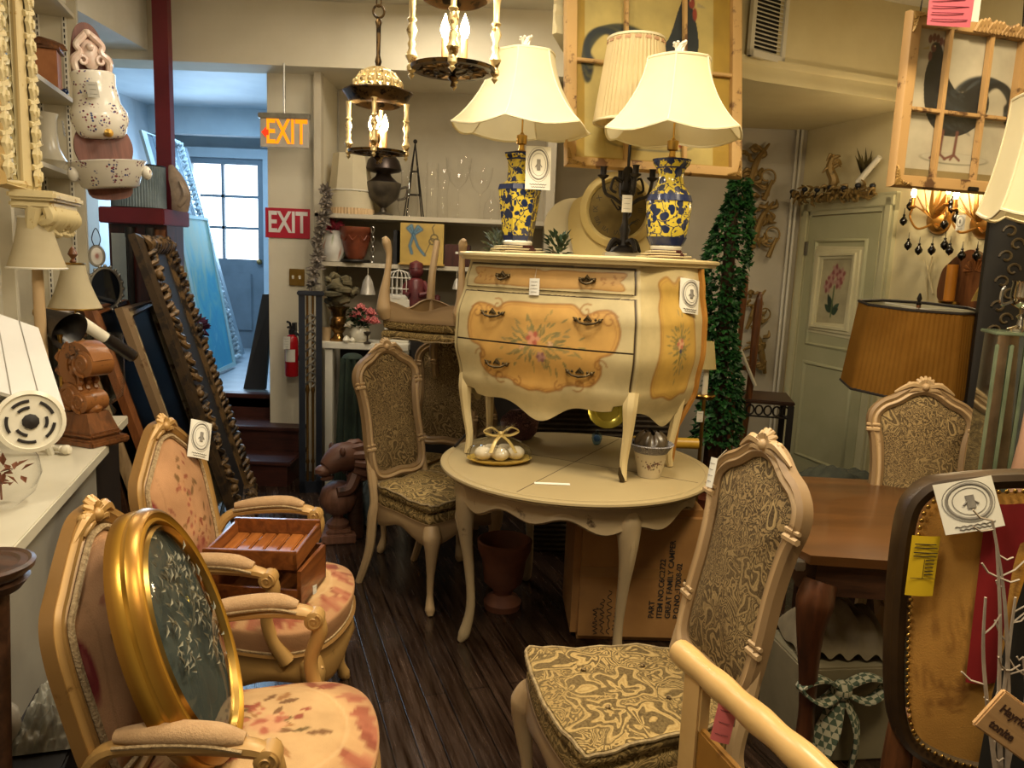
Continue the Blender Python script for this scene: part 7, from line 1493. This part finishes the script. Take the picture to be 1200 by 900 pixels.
for k in range(14): z = rnd.uniform(-.1, .13); a = rnd.uniform(0, 6.3); b.tube(catmull([(0, 0, z), (.04 * math.cos(a), -.02, z + .02), (.07 * math.cos(a), -.01, z + .03 * math.sin(a))], 4), [.014, .012, .004], 6)
tag(b.build('gilt_ornament', m_orn), 'upright gilt leaf ornament above the door garland', 'wall ornament')
p0, p1 = P(1014, 214, 5.35), P(1040, 184, 5.2); b = MB().tube([p0 + V(-.05, 0, 0), p1 + V(-.05, 0, 0)], [.022, .018], 10); o = tag(b.build('pale_stick', m_ivory), 'pale thick stick leaning with dried stalks above the door', 'stick'); b = MB(); rnd = random.Random(8)
for k in range(14): d = V(rnd.uniform(-.5, .5), rnd.uniform(-.3, .2), 1); b.leaf(p0 + V(-.02, 0, .02), d, (0, -1, 0), rnd.uniform(.14, .22), .025)
b.build('dried_stalks', simple('dried_leaf_olive', '4c4222', '6a5c30', 12, .8), o)
# framed flower print hung on the door
zf0, zf1 = P(975, 398, 5.5).z + .02, P(975, 287, 5.5).z; pf = thing('flower_picture', 'amaryllis print in a wide stepped cream frame hanging on the green door', 'picture', RP(.27, zf0, .04), RRZ); Wf, Hf = .52, zf1 - zf0
pth = [V(.05, 0, .05), V(Wf - .05, 0, .05), V(Wf - .05, 0, Hf - .05), V(.05, 0, Hf - .05)]
MB().sweep(pth, [(-.05, -.02), (-.05, .012), (-.03, .016), (-.026, .028), (-.006, .03), (0, .018), (.02, .014), (.024, .004), (.05, .0), (.05, -.02)][::-1], True, (0, -1, 0)).build('stepped_frame', simple('cream_frame_paint', 'bcb48e', 'ccc49e', 4, .5), pf, ang=.4)
b = MB().grid(lambda u, v: (.07 + (Wf - .14) * u, -.004, .07 + (Hf - .14) * v), 90, 100); p_ = Paint([v.x / Wf for v in b.v], [v.z / Hf for v in b.v], 'b3a984'); rnd = random.Random(11)
for k in range(9): p_.leaf(.48, .26, rnd.uniform(.12, .24), .04, rnd.uniform(.1, 3.0), rnd.choice(['26402c', '33503a', '1e3426']))
p_.line([(.48, .22), (.5, .55)], .014, '5a6a40')
for (x, y) in ((.42, .62), (.58, .60), (.5, .72), (.36, .55), (.62, .68)): p_.flower(x, y, .085, '8a4a48', 'b08478', 6, x * 9)
b.build('print', vcol('printed_sheet2', .6), pf, colors=p_.C)
# gilded sconces with black drops, glowing
def sconce(label, loc, s):
    t = thing('wall_sconce', label, 'wall sconce', loc, RRZ, 'gilt sconces with black drops'); b = MB(); b.at((0, -.03, 0), (PI / 2, 0, 0)).lathe([(0, -.03), (.075 * s, -.03), (.075 * s, -.01), (.055 * s, .02), (.0, .035)], 24); b.at(); rnd = random.Random(int(s * 100)); b.build('back_plate', worn('sconce_gilt', '9a6a2c', '4a2c12', 12, .6, .3, True, .7, 'b8843c'), t)
    for k in range(7):
        a = PI * (.12 + .76 * k / 6); b = MB(); e = V(.17 * s * math.cos(a), -.09, .05 + .16 * s * math.sin(a)); b.tube(catmull([V(0, -.05, .0), V(.06 * s * math.cos(a), -.08, .05 * s), e], 5), [.012, .02, .004], 6, flat=(.35, 1)); b.build('gilt_leaf', MATS['sconce_gilt'], t)
    for sx in (-1, 1):
        b = MB(); b.tube(catmull([V(0, -.05, -.02), V(sx * .08, -.09, -.05), V(sx * .14, -.10, .02), V(sx * .13, -.1, .07)], 6), .007, 6); b.at((sx * .13, -.1, .07)).lathe([(.01, 0), (.025, .012), (.012, .02), (.012, .07), (0, .07)], 12); b.at(); b.build('arm', MATS['sconce_gilt'], t); MB().at((sx * .13, -.1, .14)).lathe([(.007, 0), (.016, .022), (.008, .055), (0, .07)], 12).build('flame_bulb', emis('warm_bulb', 'ffdcaa', 60), t)
        for (dx, dz) in ((.14, -.12), (.05, -.15), (.2, .03), (.16, .12)): b = MB().at((sx * dx, -.09, dz)); b.lathe([(0, -.062), (.020, -.042), (.023, -.026), (.006, 0), (.009, .007), (.003, .014), (.0015, .05)], 10); b.at(); b.build('black_drop', simple('jet_glass', '0c0a08', '16120e', 4, .1), t)
    return t
sconce('gilt leaf sconce with black drops, the left of the pair under the rooster window', RP(1.36, P(1088, 258, 4.75).z, .0), 1.1)
sc2 = sconce('gilt leaf sconce with black drops, partly behind the white tag, right of the pair', RP(1.68, P(1138, 262, 4.45).z, .0), 1.1)
paper_tag(sc2, frame_mat((-.02, -.16, .0), (1, 0, 0), (0, -1, 0)), .06, .085, 'paper_tag', True)
ss = thing('shield_sconce', 'dark wooden shield sconce with carved fan and orange candle', 'wall sconce', RP(1.63, P(1130, 357, 4.48).z, .0), RRZ); hh = P(1130, 292, 4.48).z - P(1130, 357, 4.48).z
ol = smooth2([(-.17, 0), (.17, 0), (.19, hh * .55), (.13, hh * .78), (.08, hh * .9), (0, hh), (-.08, hh * .9), (-.13, hh * .78), (-.19, hh * .55)], 4); b = MB().at((0, 0, 0), (PI / 2, 0, 0)); b.prism(ol, .03); b.at().build('shield_board', m_walnut, ss)
b = MB()
for k in range(9): a = PI * k / 8; b.tube([(.07 * math.cos(a) * .3 + .05, -.032, hh * .55 + .02), (.05 + .07 * math.cos(a), -.036, hh * .55 + .02 + .07 * math.sin(a))], [.004, .011], 6)
b.build('carved_fan', wood('lighter_fan_wood', '6a3e1e', '8a562c', 3, 'z', .4), ss); MB().at((-.05, -.09, 0)).lathe([(.03, .02), (.03, hh * .72), (0, hh * .72)], 18).build('orange_candle', simple('amber_wax', 'b8741c', 'c9852a', 5, .4), ss); MB().at((-.05, -.09, 0)).lathe([(.05, .0), (.055, .015), (.035, .02), (0, .02)], 18).at().box((-.07, -.09, 0), (-.03, 0, .012)).build('candle_bracket', m_brass, ss)
b = MB(); p0 = RP(1.80, P(1150, 352, 4.3).z, .12); b.at(p0, (0, math.radians(20), RRZ)); b.grid(lambda u, v: ((.02 + .12 * v * v) * math.cos(PI * u - 1.2), -.06 * math.sin(PI * u), .28 * v), 20, 10); tag(b.build('flared_dish', simple('yellow_scroll_glass', 'c9a850', 'd8bc70', 8, .4)), 'curved yellow streaked dish beside the shield sconce', 'dish')
b = MB(); q0, q1 = RP(1.36, P(1082, 300, 4.74).z, .03), RP(1.36, P(1086, 352, 4.74).z, .03); b.tube([q0, q0.lerp(q1, .5) + V(-.01, .02, 0), q1], .005, 6); b.tube([RP(1.31, q0.z - .02, .03), RP(1.40, q1.z + .04, .03)], .007, 6); tag(b.build('sconce_cord', simple('ivory_cord2', 'b5a67e', 'c5b78e', 6, .5)), 'pale electric cord hanging on the wall below the left sconce', 'cord')
# ---------------------------------------------------------------- drum shade lamp, carved mirror, table, chair accessories
fl_y = 3.72; q = P(1064, 460, fl_y); dl_ = thing('floor_lamp', 'floor lamp with a wide brown pleated octagonal drum shade', 'floor lamp', (q.x, fl_y, 0), .2); z0, z1_ = P(1064, 456, fl_y).z, P(1064, 358, fl_y).z; b = MB(); n = 160; r0, r1 = pxm(150, fl_y) / 2, pxm(134, fl_y) / 2
def octr(u): k = (u * 8) % 1; return 1 / math.cos((k - .5) * PI / 4) * math.cos(PI / 8)
def drum(u, v): a = 2 * PI * u; r = (r0 + (r1 - r0) * v) * octr(u) * (1 + .006 * (1 if int(u * n) % 2 else -1)); return (r * math.cos(a), r * math.sin(a), z0 + (z1_ - z0) * v)
ds_ = b.grid(drum, n, 5, cu=True).build('lamp_shade', shade('brown_pleated_silk', '6e4a1c', '805a26', 0, 0, .15), dl_, ang=0)
for v in (0, 1): MB().tube([drum(u, v) for u in np.linspace(0, 1, 41)[:-1]], .007, 6, True).build('dark_braid', m_dark, ds_)
b = MB()
b.grid(lambda u, v: (lambda p: (p[0] * .985, p[1] * .985, p[2]))(drum(u, .02 + .96 * v)), 64, 4, cu=True, flip=True); b.build('white_lining', shade('white_lining', 'd0c9a8', 'dad4b6', 0, 0, .2), ds_)
ds_.rotation_euler = (.055, 0, 0); ds_.location = (0, .075, 0)
MB().lathe([(.15, 0), (.155, .02), (.05, .05), (.022, .1), (.02, z0 - .25), (.035, z0 - .2), (.014, z0), (.01, z1_ + .01)], 20).build('pole', m_walnut, dl_); b = MB()
for k in range(4): a = PI * k / 2; b.tube([(0, 0, z1_ - .01), (r1 * .9 * math.cos(a), r1 * .9 * math.sin(a), z1_ - .01)], .003, 5)
b.build('spider_frame', m_white, ds_); MB().lathe([(.008, z1_), (.014, z1_ + .012), (.006, z1_ + .02), (.012, z1_ + .035), (.004, z1_ + .06), (0, z1_ + .062)], 10).build('finial', m_iron, dl_)
b = MB(); rnd = random.Random(3); q = RP(1.62, P(1053, 348, 4.5).z, .3)
bl = P(1128, 500, 3.45); mr = thing('carved_mirror', 'tall black frame carved with scrolls leaning at the right edge', 'mirror', (bl.x, 3.45, 0), math.radians(-8)); tl = P(1167, 256, 3.45); lean = math.atan2(tl.x - bl.x, tl.z - bl.z); LH = 2.0; Wm = .75
ux = V(math.tan(lean), .015, 1).normalized(); wx_ = V(1, 0, 0)
F0 = V(-(bl.z) * math.tan(lean) + .085, 0, 0) + ux * .055; pth = [F0, F0 + wx_ * Wm, F0 + wx_ * Wm + ux * LH * .93, F0 + ux * LH * .93]
nn = wx_.cross(ux); nn = nn if nn.y < 0 else -nn; MB().sweep(pth, [(-.055, -.02), (-.055, .012), (-.045, .022), (.045, .022), (.055, .01), (.055, -.02)], True, nn).build('frame', simple('ebonised_wood', '120f0c', '1c1814', 8, .45), mr)
b = MB()
for k in range(34):
    p = pth[0].lerp(pth[3], (k + .5) / 34) + nn * .024; f = 1 if k % 2 else -1; b.tube([p + wx_ * (f * .018) + (wx_ * f * math.cos(q * 5.5) + ux * math.sin(q * 5.5)) * .03 * (1 - .6 * q) for q in np.linspace(0, 1, 14)], .006, 5)
b.build('carved_scrolls', simple('carved_black', '3a3020', '52442c', 12, .4), mr); b = MB().add([pth[0] + nn * .002, pth[1] + nn * .002, pth[2] + nn * .002, pth[3] + nn * .002], [(0, 1, 2, 3)]); b.build('mirror_glass', simple('smoky_mirror', '14110d', '1d1913', 3, .25, .2), mr, ang=0)
# wooden table on the right
m_tabw = wood('warm_table_wood', '432a12', '5e3c1c', 1.2, 'x', .35, ring=8, coat=.25); tw = thing('wooden_table', 'brown wooden table with dark cabriole legs at the right', 'table', (0, 0, 0)); c0 = PZ(950, 655, .76)
c0 = PZ(927, 640, .76); poly = [(c0.x, c0.y), (c0.x + .035, c0.y - .075), (c0.x + 1.15, c0.y - .16), (c0.x + 1.22, c0.y + .82), (c0.x + .16, c0.y + .86)]
MB().prism(poly, .03, .73).build('tabletop', m_tabw, tw); ins = lambda k: [(sum(p[0] for p in poly) / 5 * (1 - k) + p[0] * k, sum(p[1] for p in poly) / 5 * (1 - k) + p[1] * k) for p in poly]
MB().prism(ins(.93), .11, .62).build('apron', MATS['dark_oak'], tw); tw_c = ins(.88)
for i in (1, 2, 3, 4): x, y = tw_c[i]; d = V(x - ins(0)[0][0], y - ins(0)[0][1], 0); b = MB(); cabriole(b, (x, y, .66), d, .66, (.05, .06, .045, .032, .026, .03, .03, .02), .07, 10); b.build('leg', m_oakd if i != 1 else wood('red_brown_leg', '3a2012', '57321c', 3, 'z', .35), tw)
MB().box((c0.x - .002, c0.y - .06, .70), (c0.x + .03, c0.y - .02, .735), .004).build('metal_latch', m_silver, tw)
q = PZ(975, 566, .76); b = MB().at((P(978, 560, 3.35).x - .05, 3.42, 0)); tag(b.lathe([(.17, 0), (.17, .44), (.16, .45), (0, .45)], 24, 1.1, .8).build('footstool', m_dark), 'dark drum footstool behind the brown table', 'stool') if False else None
zj = P(985, 560, 3.33).z; sl = thing('side_stool', 'low dark stool behind the brown table', 'stool', (P(985, 560, 3.4).x, 3.42, 0)); MB().box((-.2, -.14, zj - .10), (.2, .14, zj - .06), .008).build('seat', m_oakd, sl)
for sx in (-1, 1):
    for sy in (-1, 1): MB().box((sx * .17 - .02, sy * .11 - .02, 0), (sx * .17 + .02, sy * .11 + .02, zj - .1)).build('leg', m_oakd, sl)
b = MB().at((sl.location.x, 3.42, zj - .058)); b.grid(lambda u, v: (-.19 + .38 * u, -.13 + .26 * v, .004 + .085 * math.sin(PI * u) ** .5 * math.sin(PI * v) ** .5 * (.8 + .2 * math.sin(u * 13 + v * 5)) + .008 * math.sin(u * 31) * math.sin(v * 23)), 40, 30); tag(b.build('folded_cloth', simple('dark_green_felt', '1b1d14', '2a2c1e', 12, .9)), 'dark green folded cloth lying on the low stool behind the table', 'cloth')
b = MB().at((P(1014, 522, 3.5).x, 3.42, zj + .055), (0, 0, .4)); b.box((-.02, -.04, 0), (.04, .04, .10), .01) 
# lamp with big cream shade at the right edge, standing on the table
lp = V(P(1246, 300, c0.y + .08).x, c0.y + .08, .7605); zs0, zs1_ = P(1190, 252, lp.y).z - .76, P(1190, 108, lp.y).z - .76
rl = thing('table_lamp', 'table lamp with a large cream scalloped shade cut by the right edge', 'lamp', lp); MB().lathe([(.09, 0), (.09, .02), (.04, .04), (.03, .1), (.06, .2), (.045, .35), (.02, zs0 - .05), (.012, zs0 + .1), (.006, zs1_)], 20).build('base', simple('pale_pink_ceramic', 'b08a70', 'c49c80', 5, .3), rl); bell_shade(rl, zs0, zs1_, .245, .19, 8, .2, 5)
# mirrored glass pillar and silver goblet
gl_ = PZ(1178, 580, .762); gl_ = P(1166, 520, c0.y + .32); mg = thing('mirrored_pillar', 'tall mirrored glass pillar with bevelled strips on the brown table', 'pillar candle holder', (gl_.x + .01, gl_.y, .7605), math.radians(-14)); zt = P(1178, 392, gl_.y).z - .76; m_mir2 = simple('aged_mirror', '8a8c7c', 'b4b6a4', 8, .06, .95)
b = MB(); r0, r1 = .075, .068; b.add([(-r0, -r0, 0), (r0, -r0, 0), (r0, r0, 0), (-r0, r0, 0), (-r1, -r1, zt), (r1, -r1, zt), (r1, r1, zt), (-r1, r1, zt)], [(0, 3, 2, 1), (4, 5, 6, 7), (0, 1, 5, 4), (1, 2, 6, 5), (2, 3, 7, 6), (3, 0, 4, 7)]); b.build('mirror_body', m_mir2, mg, ang=.3)
for x in (-.07, -.025, .02, .066): MB().box((x - .006, -.08, .02), (x + .006, -.071, zt - .03), .003).build('glass_strip', simple('green_glass_edge', '6a7a60', '8f9c80', 6, .1, .3), mg)
MB().box((-.08, -.08, zt), (.08, .08, zt + .012), .003).build('glass_cap', MATS['green_glass_edge'], mg)
gz = zt + .0125; sgb = thing('silver_goblet', 'silver goblet with a side handle standing on the mirrored pillar', 'goblet', (gl_.x + .03, gl_.y, .7605 + gz)); MB().lathe([(.04, 0), (.04, .008), (.014, .02), (.01, .04), (.018, .05), (.01, .06), (.012, .075), (.036, .09), (.044, .12), (.04, .165), (.043, .172), (.036, .172), (.03, .1), (0, .095)], 24).build('cup', simple('bright_silver', 'a8a49a', 'c4c0b6', 9, .15, 1), sgb); MB().tube(catmull([(-.04, 0, .1), (-.075, 0, .09), (-.08, 0, .13), (-.07, 0, .15)], 5), .006, 6).build('handle', MATS['bright_silver'], sgb)
# things under the table
q = PZ(1000, 850, .0); uc = thing('white_carton', 'pale carton under the brown table tied with a gingham bow', 'carton', (1.15, 2.50, 0), math.radians(8)); MB().box((-.18, -.14, 0), (.18, .14, .34), .006).build('carton_body', simple('cream_card', '6f6750', '857c62', 4, .8), uc)
def gingham():
    N = NT('green_gingham'); N.set(Roughness=.9); mp = N.map(); c = N.n('ShaderNodeTexChecker'); c.inputs['Scale'].default_value = 55; N.l(mp, 0, c, 'Vector'); c.inputs[1].default_value = L4('b0ae98'); c.inputs[2].default_value = L4('4a5a4a'); N.color((c, 0)); return N.m
m_ging = gingham(); b = MB(); O = V(-.06, -.16, .28)
for sg in (-1, 1): b.tube(catmull([O, O + V(sg * .08, -.02, .05), O + V(sg * .15, -.02, .02), O + V(sg * .08, -.03, -.03), O], 6), .03, 6, flat=(.25, 1)); b.tube(catmull([O, O + V(sg * .05, -.04, -.12), O + V(sg * .08 - .03, -.03, -.28)], 6), [.02, .045, .05], 6, flat=(.2, 1))
b.sphere(O + V(0, -.01, 0), .035, 8); b.build('gingham_bow', m_ging, uc)
b = MB().at((1.15, 2.51, .343)); b.grid(lambda u, v: (-.16 + .32 * u, -.12 + .24 * v, .004 + .2 * math.sin(PI * min(max(u, .001), .999)) ** .4 * math.sin(PI * min(max(v, .001), .999)) ** .4 * (.85 + .15 * math.sin(9 * u + 4 * v) * math.cos(7 * v)) + .012 * math.sin(33 * u + 8 * v)), 50, 40); tag(b.build('linen_pile', simple('grey_linen', '6a604e', '8a8068', 9, .9)), 'heap of grey white linen on the pale carton under the brown table', 'linen')
# ---------------------------------------------------------------- right foreground
hb = P(1058, 600, 1.62); nh = thing('nailhead_chair', 'dark framed chair back with brass nailheads round tan fabric, seen from behind', 'chair', (hb.x, 1.62, 0), math.radians(-6)); zt = P(1100, 562, 1.62).z; zb_ = P(1035, 850, 1.62).z; Wn = .56
m_leath = simple('dark_brown_leather', '2a1d10', '3d2c18', 10, .35); ol = smooth2([(.05, zb_), (.015, zb_ + .2), (.005, zt - .12), (.03, zt - .03), (.1, zt), (Wn / 2, zt + .02), (Wn - .1, zt), (Wn - .03, zt - .03), (Wn - .0, zt - .12), (Wn + .01, zb_ + .2), (Wn, zb_), (Wn * .75, zb_ - .07), (Wn / 2, zb_ - .09), (Wn * .25, zb_ - .07)], 6)
MB().sweep([V(x, 0, z) for x, z in ol], [(-.012, -.03), (-.016, 0), (-.012, .018), (0, .026), (.018, .018), (.024, 0), (.024, -.03)], True, (0, -1, 0)).build('leather_frame', m_leath, nh)
inn = lin_off(ol, (Wn / 2, (zt + zb_) / 2), .028); b = MB().dome([V(x, -.012, z) for x, z in inn], V(Wn / 2, -.012, (zt + zb_) / 2), (0, -1, 0), .012, 30, 3); p_ = Paint([v.x for v in b.v], [v.z for v in b.v], 'e2b45e'); rnd = random.Random(6)
for k in range(22):
    x, z, r = rnd.uniform(.08, .2), zb_ + rnd.uniform(.06, .32), rnd.uniform(.012, .024); p_.line([(x + r * (1 - q * .8) * math.cos(q * 6 + k), z + r * (1 - q * .8) * math.sin(q * 6 + k)) for q in np.linspace(0, 1, 14)], .003, '9a6c2a', .6)
p_.line([(.235, zb_ - .05), (.245, zt - .02)], .003, '8a5f24', .8); p_.poly([(.245, zb_ - .1), (.285, zb_ - .1), (.29, zt), (.25, zt)], 'e8ae34', .8)
b.build('tan_fabric', m_tap, nh, colors=p_.C); nail = lin_off(ol, (Wn / 2, (zt + zb_) / 2), .022); b = MB(); pl_ = [V(x, -.026, z) for x, z in nail]; acc = 0
for a_, c_ in zip(pl_, pl_[1:] + pl_[:1]):
    L = (c_ - a_).length; t_ = (-acc) % .0165
    while t_ < L: b.sphere(a_.lerp(c_, t_ / L), .0052, 6, (1, .6, 1)); t_ += .0165
    acc += L
o = b.build('brass_nailheads', m_brass, nh); o['kind'] = 'stuff'
for x in (.07, Wn - .02): b = MB(); b.tube(catmull([V(x, .035, zb_ + .02), V(x * 1.0, .035, zb_ - .12), V(x, .04, .3), V(x, .06, 0)], 6), [.026, .034, .026, .02], 10); b.build('rear_leg', m_walnut, nh)
b = MB(); b.box((.26, .03, .36), (Wn, .50, .47), .02); b.build('seat', m_leath, nh)
for x in (.31, Wn - .05): b = MB(); cabriole(b, (x, .46, .40), (0, 1), .40, (.03, .04, .028, .018, .015, .022, .012)); b.build('front_leg', m_walnut, nh)
yb = P(1079, 655, 1.585); o = thing('yellow_sale_slip', 'yellow printed sale slip pinned to the tan chair back', 'paper slip', P(1060, 697, 1.57)); w, h = pxm(35, 1.57), pxm(78, 1.57)
MB().grid(lambda u, v: (w * u, -.004 * math.sin(PI * u), h * v), 6, 10).build('paper', simple('yellow_paper', 'd8b414', 'e2c020', 3, .7), o)
b = MB()
for k, (z, L) in enumerate(((.86, .75), (.80, .8), (.72, .85), (.66, .8), (.60, .3), (.54, .3), (.48, .28), (.42, .3), (.36, .3))): x0 = .1 if k < 4 else .55; b.box((w * x0, -.0055, h * z), (w * min(.93, x0 + L), -.0045, h * z + h * .014))
b.box((w * .08, -.0055, h * .3), (w * .93, -.0045, h * .305)).box((w * .5, -.0055, h * .3), (w * .51, -.0045, h * .62)); b.build('print', m_ink, o)
o = thing('receipt_tag', 'crumpled white paper tag with printed crest hanging over the dark chair back', 'paper tag', P(1136, 592, 1.555), math.radians(0), None, (math.radians(-12), math.radians(-14), math.radians(-4))); paper_tag(o, frame_mat((0, 0, 0), (1, 0, 0), (0, -1, .1)), pxm(70, 1.55), pxm(62, 1.55), 'paper', True, curl=.22)
# red cloth, dark coat, pampas stems and the painted sign
xr = P(1180, 640, 1.56); rc = thing('red_cloth', 'red cloth with faint flowers hanging over the right of the dark chair back', 'cloth', (P(1152, 600, 1.575).x + .0, 1.572, 0)); zt2, zb2 = P(1180, 590, 1.57).z, P(1160, 800, 1.57).z
MB().grid(lambda u, v: (.22 * u + .01 * (1 - v), -.006 * math.sin(12 * u) - .004, zb2 + (zt2 - zb2) * v), 24, 20).build('cloth', simple('deep_red_cloth', '7a0f14', '961a1c', 5, .8), rc)
gc = thing('grey_garment', 'dark grey garment draped at the right edge beside the wooden sign', 'garment', (P(1178, 700, 1.5).x, 1.50, 0)); zt3 = P(1192, 610, 1.5).z; zb3 = .35
MB().grid(lambda u, v: (.34 * u + .05 * v - .03 * math.sin(3 * v), -.012 * math.sin(16 * u + 2 * v), zb3 + (zt3 - zb3) * v), 40, 30).build('cloth', simple('charcoal_cloth', '1a1815', '2b2823', 7, .85), gc)
b = MB(); rnd = random.Random(23); base = P(1185, 930, 1.42); m_stem = simple('pale_dried_stem', '8d8070', 'b0a391', 14, .8)
stm = thing('dried_stems', 'pale dried branching stems rising at the right edge', 'dried stems', (base.x, 1.42, 0)); ends = [P(1163, 610, 1.42), P(1168, 640, 1.42), P(1155, 700, 1.40), P(1190, 700, 1.42), P(1199, 770, 1.42)]; bs = V(0, 0, .5)
for e in ends:
    e = e - V(base.x, 1.42, 0); pts = catmull([bs, bs.lerp(e, .4) + V(rnd.uniform(-.02, .02), 0, 0), bs.lerp(e, .75) + V(rnd.uniform(-.02, .02), 0, 0), e], 6); b.tube(pts, [.006, .004, .0025], 5)
    for k in range(7): p = pts[rnd.randrange(5, len(pts))]; d = V(rnd.uniform(-1, 1), rnd.uniform(-.4, .2), rnd.uniform(-.3, .8)); b.tube([p, p + d * .03, p + d * .05 + V(0, 0, .012)], .002, 4)
b.build('stems', m_stem, stm); MB().lathe([(.06, .0), (.07, .02), (.06, .3), (.045, .46), (.06, .52), (.055, .52), (0, .4)], 20).build('vase', m_iron, stm)
s0, s1_ = P(1140, 782, 1.32), P(1200, 826, 1.32); ang = math.atan2(s1_.z - s0.z, s1_.x - s0.x); ws = thing('wooden_sign', 'small wooden board hand lettered Hayride tonite at the right edge', 'sign', P(1139, 848, 1.32), 0, None, (0, -ang, 0)); Hs_ = pxm(60, 1.32); Ws = .26
MB().box((0, -.006, 0), (Ws, .006, Hs_), .003).build('board', wood('pale_sign_wood', 'b08858', 'c89f6c', 3, 'x', .7), ws)
b = MB(); M = Matrix.Translation((.016, -.0068, Hs_ * .66)) @ Matrix.Rotation(PI / 2, 4, 'X'); b.mat(M).text('Hayride', .0225, .0004, .0006, 'LEFT'); b.mat(Matrix.Translation((.02, -.0068, Hs_ * .26)) @ Matrix.Rotation(PI / 2, 4, 'X')).text('tonite', .0235, .0004, .0006, 'LEFT'); b.build('lettering', simple('brown_marker', '3a2212', '4a2c18', 4, .8), ws, ang=0)
MB().tube([(Ws * .6, .012, Hs_ * .5), (Ws * .6 + .08, .03, -.74 + .3)], .008, 6).build('stake', m_walnut, ws)
# bamboo rail stand in front
p0, p1 = P(800, 766, 1.28), P(1000, 940, .88); rr = thing('rail_stand', 'cream painted rail on flat posts in the right foreground with a pink tag', 'stand', (p0.x, p0.y, 0)); d = p1 - p0
m_cr = simple('creamy_yellow_paint', 'b8935a', 'c9a66c', 6, .3); b = MB(); pts = [V(0, 0, p0.z) + d * t for t in np.linspace(-.02, 1.05, 24)]; b.tube(pts, [.0225 + .0015 * math.sin(k * 1.2) for k in range(24)], 14); b.build('rail', m_cr, rr)
dd = V(d.x, d.y, 0).normalized(); nd = V(-dd.y, dd.x, 0)
for t in (.13, .98): q = V(0, 0, p0.z) + d * t; b = MB(); M = frame_mat(V(q.x, q.y, 0), dd, (0, 0, 1)); b.mat(M).box((-.028, -.012, 0), (.028, .012, q.z - .005), .004); b.build('post', m_cr, rr)
q = V(0, 0, p0.z) + d * .28; b = MB().mat(frame_mat(V(q.x, q.y, 0), dd, (0, 0, 1))); b.box((-.055, -.008, .15), (.10, .008, q.z - .10), .004); b.build('slat_panel', simple('ochre_panel_wood', '8a5f22', '9c7030', 5, .4), rr)
q = V(0, 0, p0.z) + d * .30; o = paper_tag(rr, frame_mat(q + V(-.002, -.03, -.042), (1, -.2, -.15), (-.2, -1, .1)), .03, .066, 'pink_tag', m=simple('pink_card', 'c9605e', 'd66e6a', 4, .7), lines=3); MB().tube([(q + V(0, 0, .022)), q + V(.02, -.02, 0), q + V(.015, -.028, -.05)], .0012, 5).build('string', m_string, o)
# ================================================================== LIGHT
def lamp(name, kind, loc, energy, color, size=.1, rot=None, **k):
    l = bpy.data.lights.new(name, kind); l.energy = energy; l.color = color
    if kind == 'AREA': l.size = size
    elif kind in ('POINT', 'SPOT'): l.shadow_soft_size = size
    for a, v in k.items(): setattr(l, a, v)
    o = bpy.data.objects.new(name, l); COL.objects.link(o); o.location = loc
    if rot: o.rotation_euler = rot
    return o
WARM = (1, .80, .50); SOFT = (1, .88, .69)
w = bpy.data.worlds.new('world'); S.world = w; w.use_nodes = True
bg = w.node_tree.nodes['Background']; bg.inputs[0].default_value = (1, .84, .62, 1); bg.inputs[1].default_value = .12
lamp('unseen_ceiling_light', 'AREA', (-.6, .4, 3.2), 30, SOFT, .5)
lamp('unseen_ceiling_light', 'AREA', (.9, .9, 3.2), 38, WARM, .5)
lamp('unseen_ceiling_light', 'AREA', (.1, 2.3, 3.2), 40, SOFT, .5)
lamp('unseen_ceiling_light', 'AREA', (1.55, 2.2, 3.2), 44, WARM, .4)
lamp('unseen_ceiling_light', 'AREA', (-1.2, 3.6, 3.2), 12, SOFT, .4)
lamp('lantern_glow', 'POINT', LQ2, 22, SOFT, .04)
lamp('lantern_glow', 'POINT', LQ1, 16, SOFT, .04)
lamp('unseen_ceiling_light', 'AREA', (-.5, 4.7, 3.2), 16, SOFT, .4)  # unseen extra light, added to brighten the bookcase end
lamp('sconce_glow', 'POINT', RP(1.5, 2.12, .28), 5.5, WARM, .06)
lamp('passage_daylight', 'AREA', (-3.1, 8.1, 2.0), 38, (.50, .74, 1), .9, (math.radians(-80), 0, 0))
lamp('passage_daylight', 'AREA', (-2.7, 7.0, 3.0), 28, (.45, .72, 1), .8)
S.view_settings.view_transform = 'Standard'
S.view_settings.look = 'None'
S.view_settings.exposure = 0.18
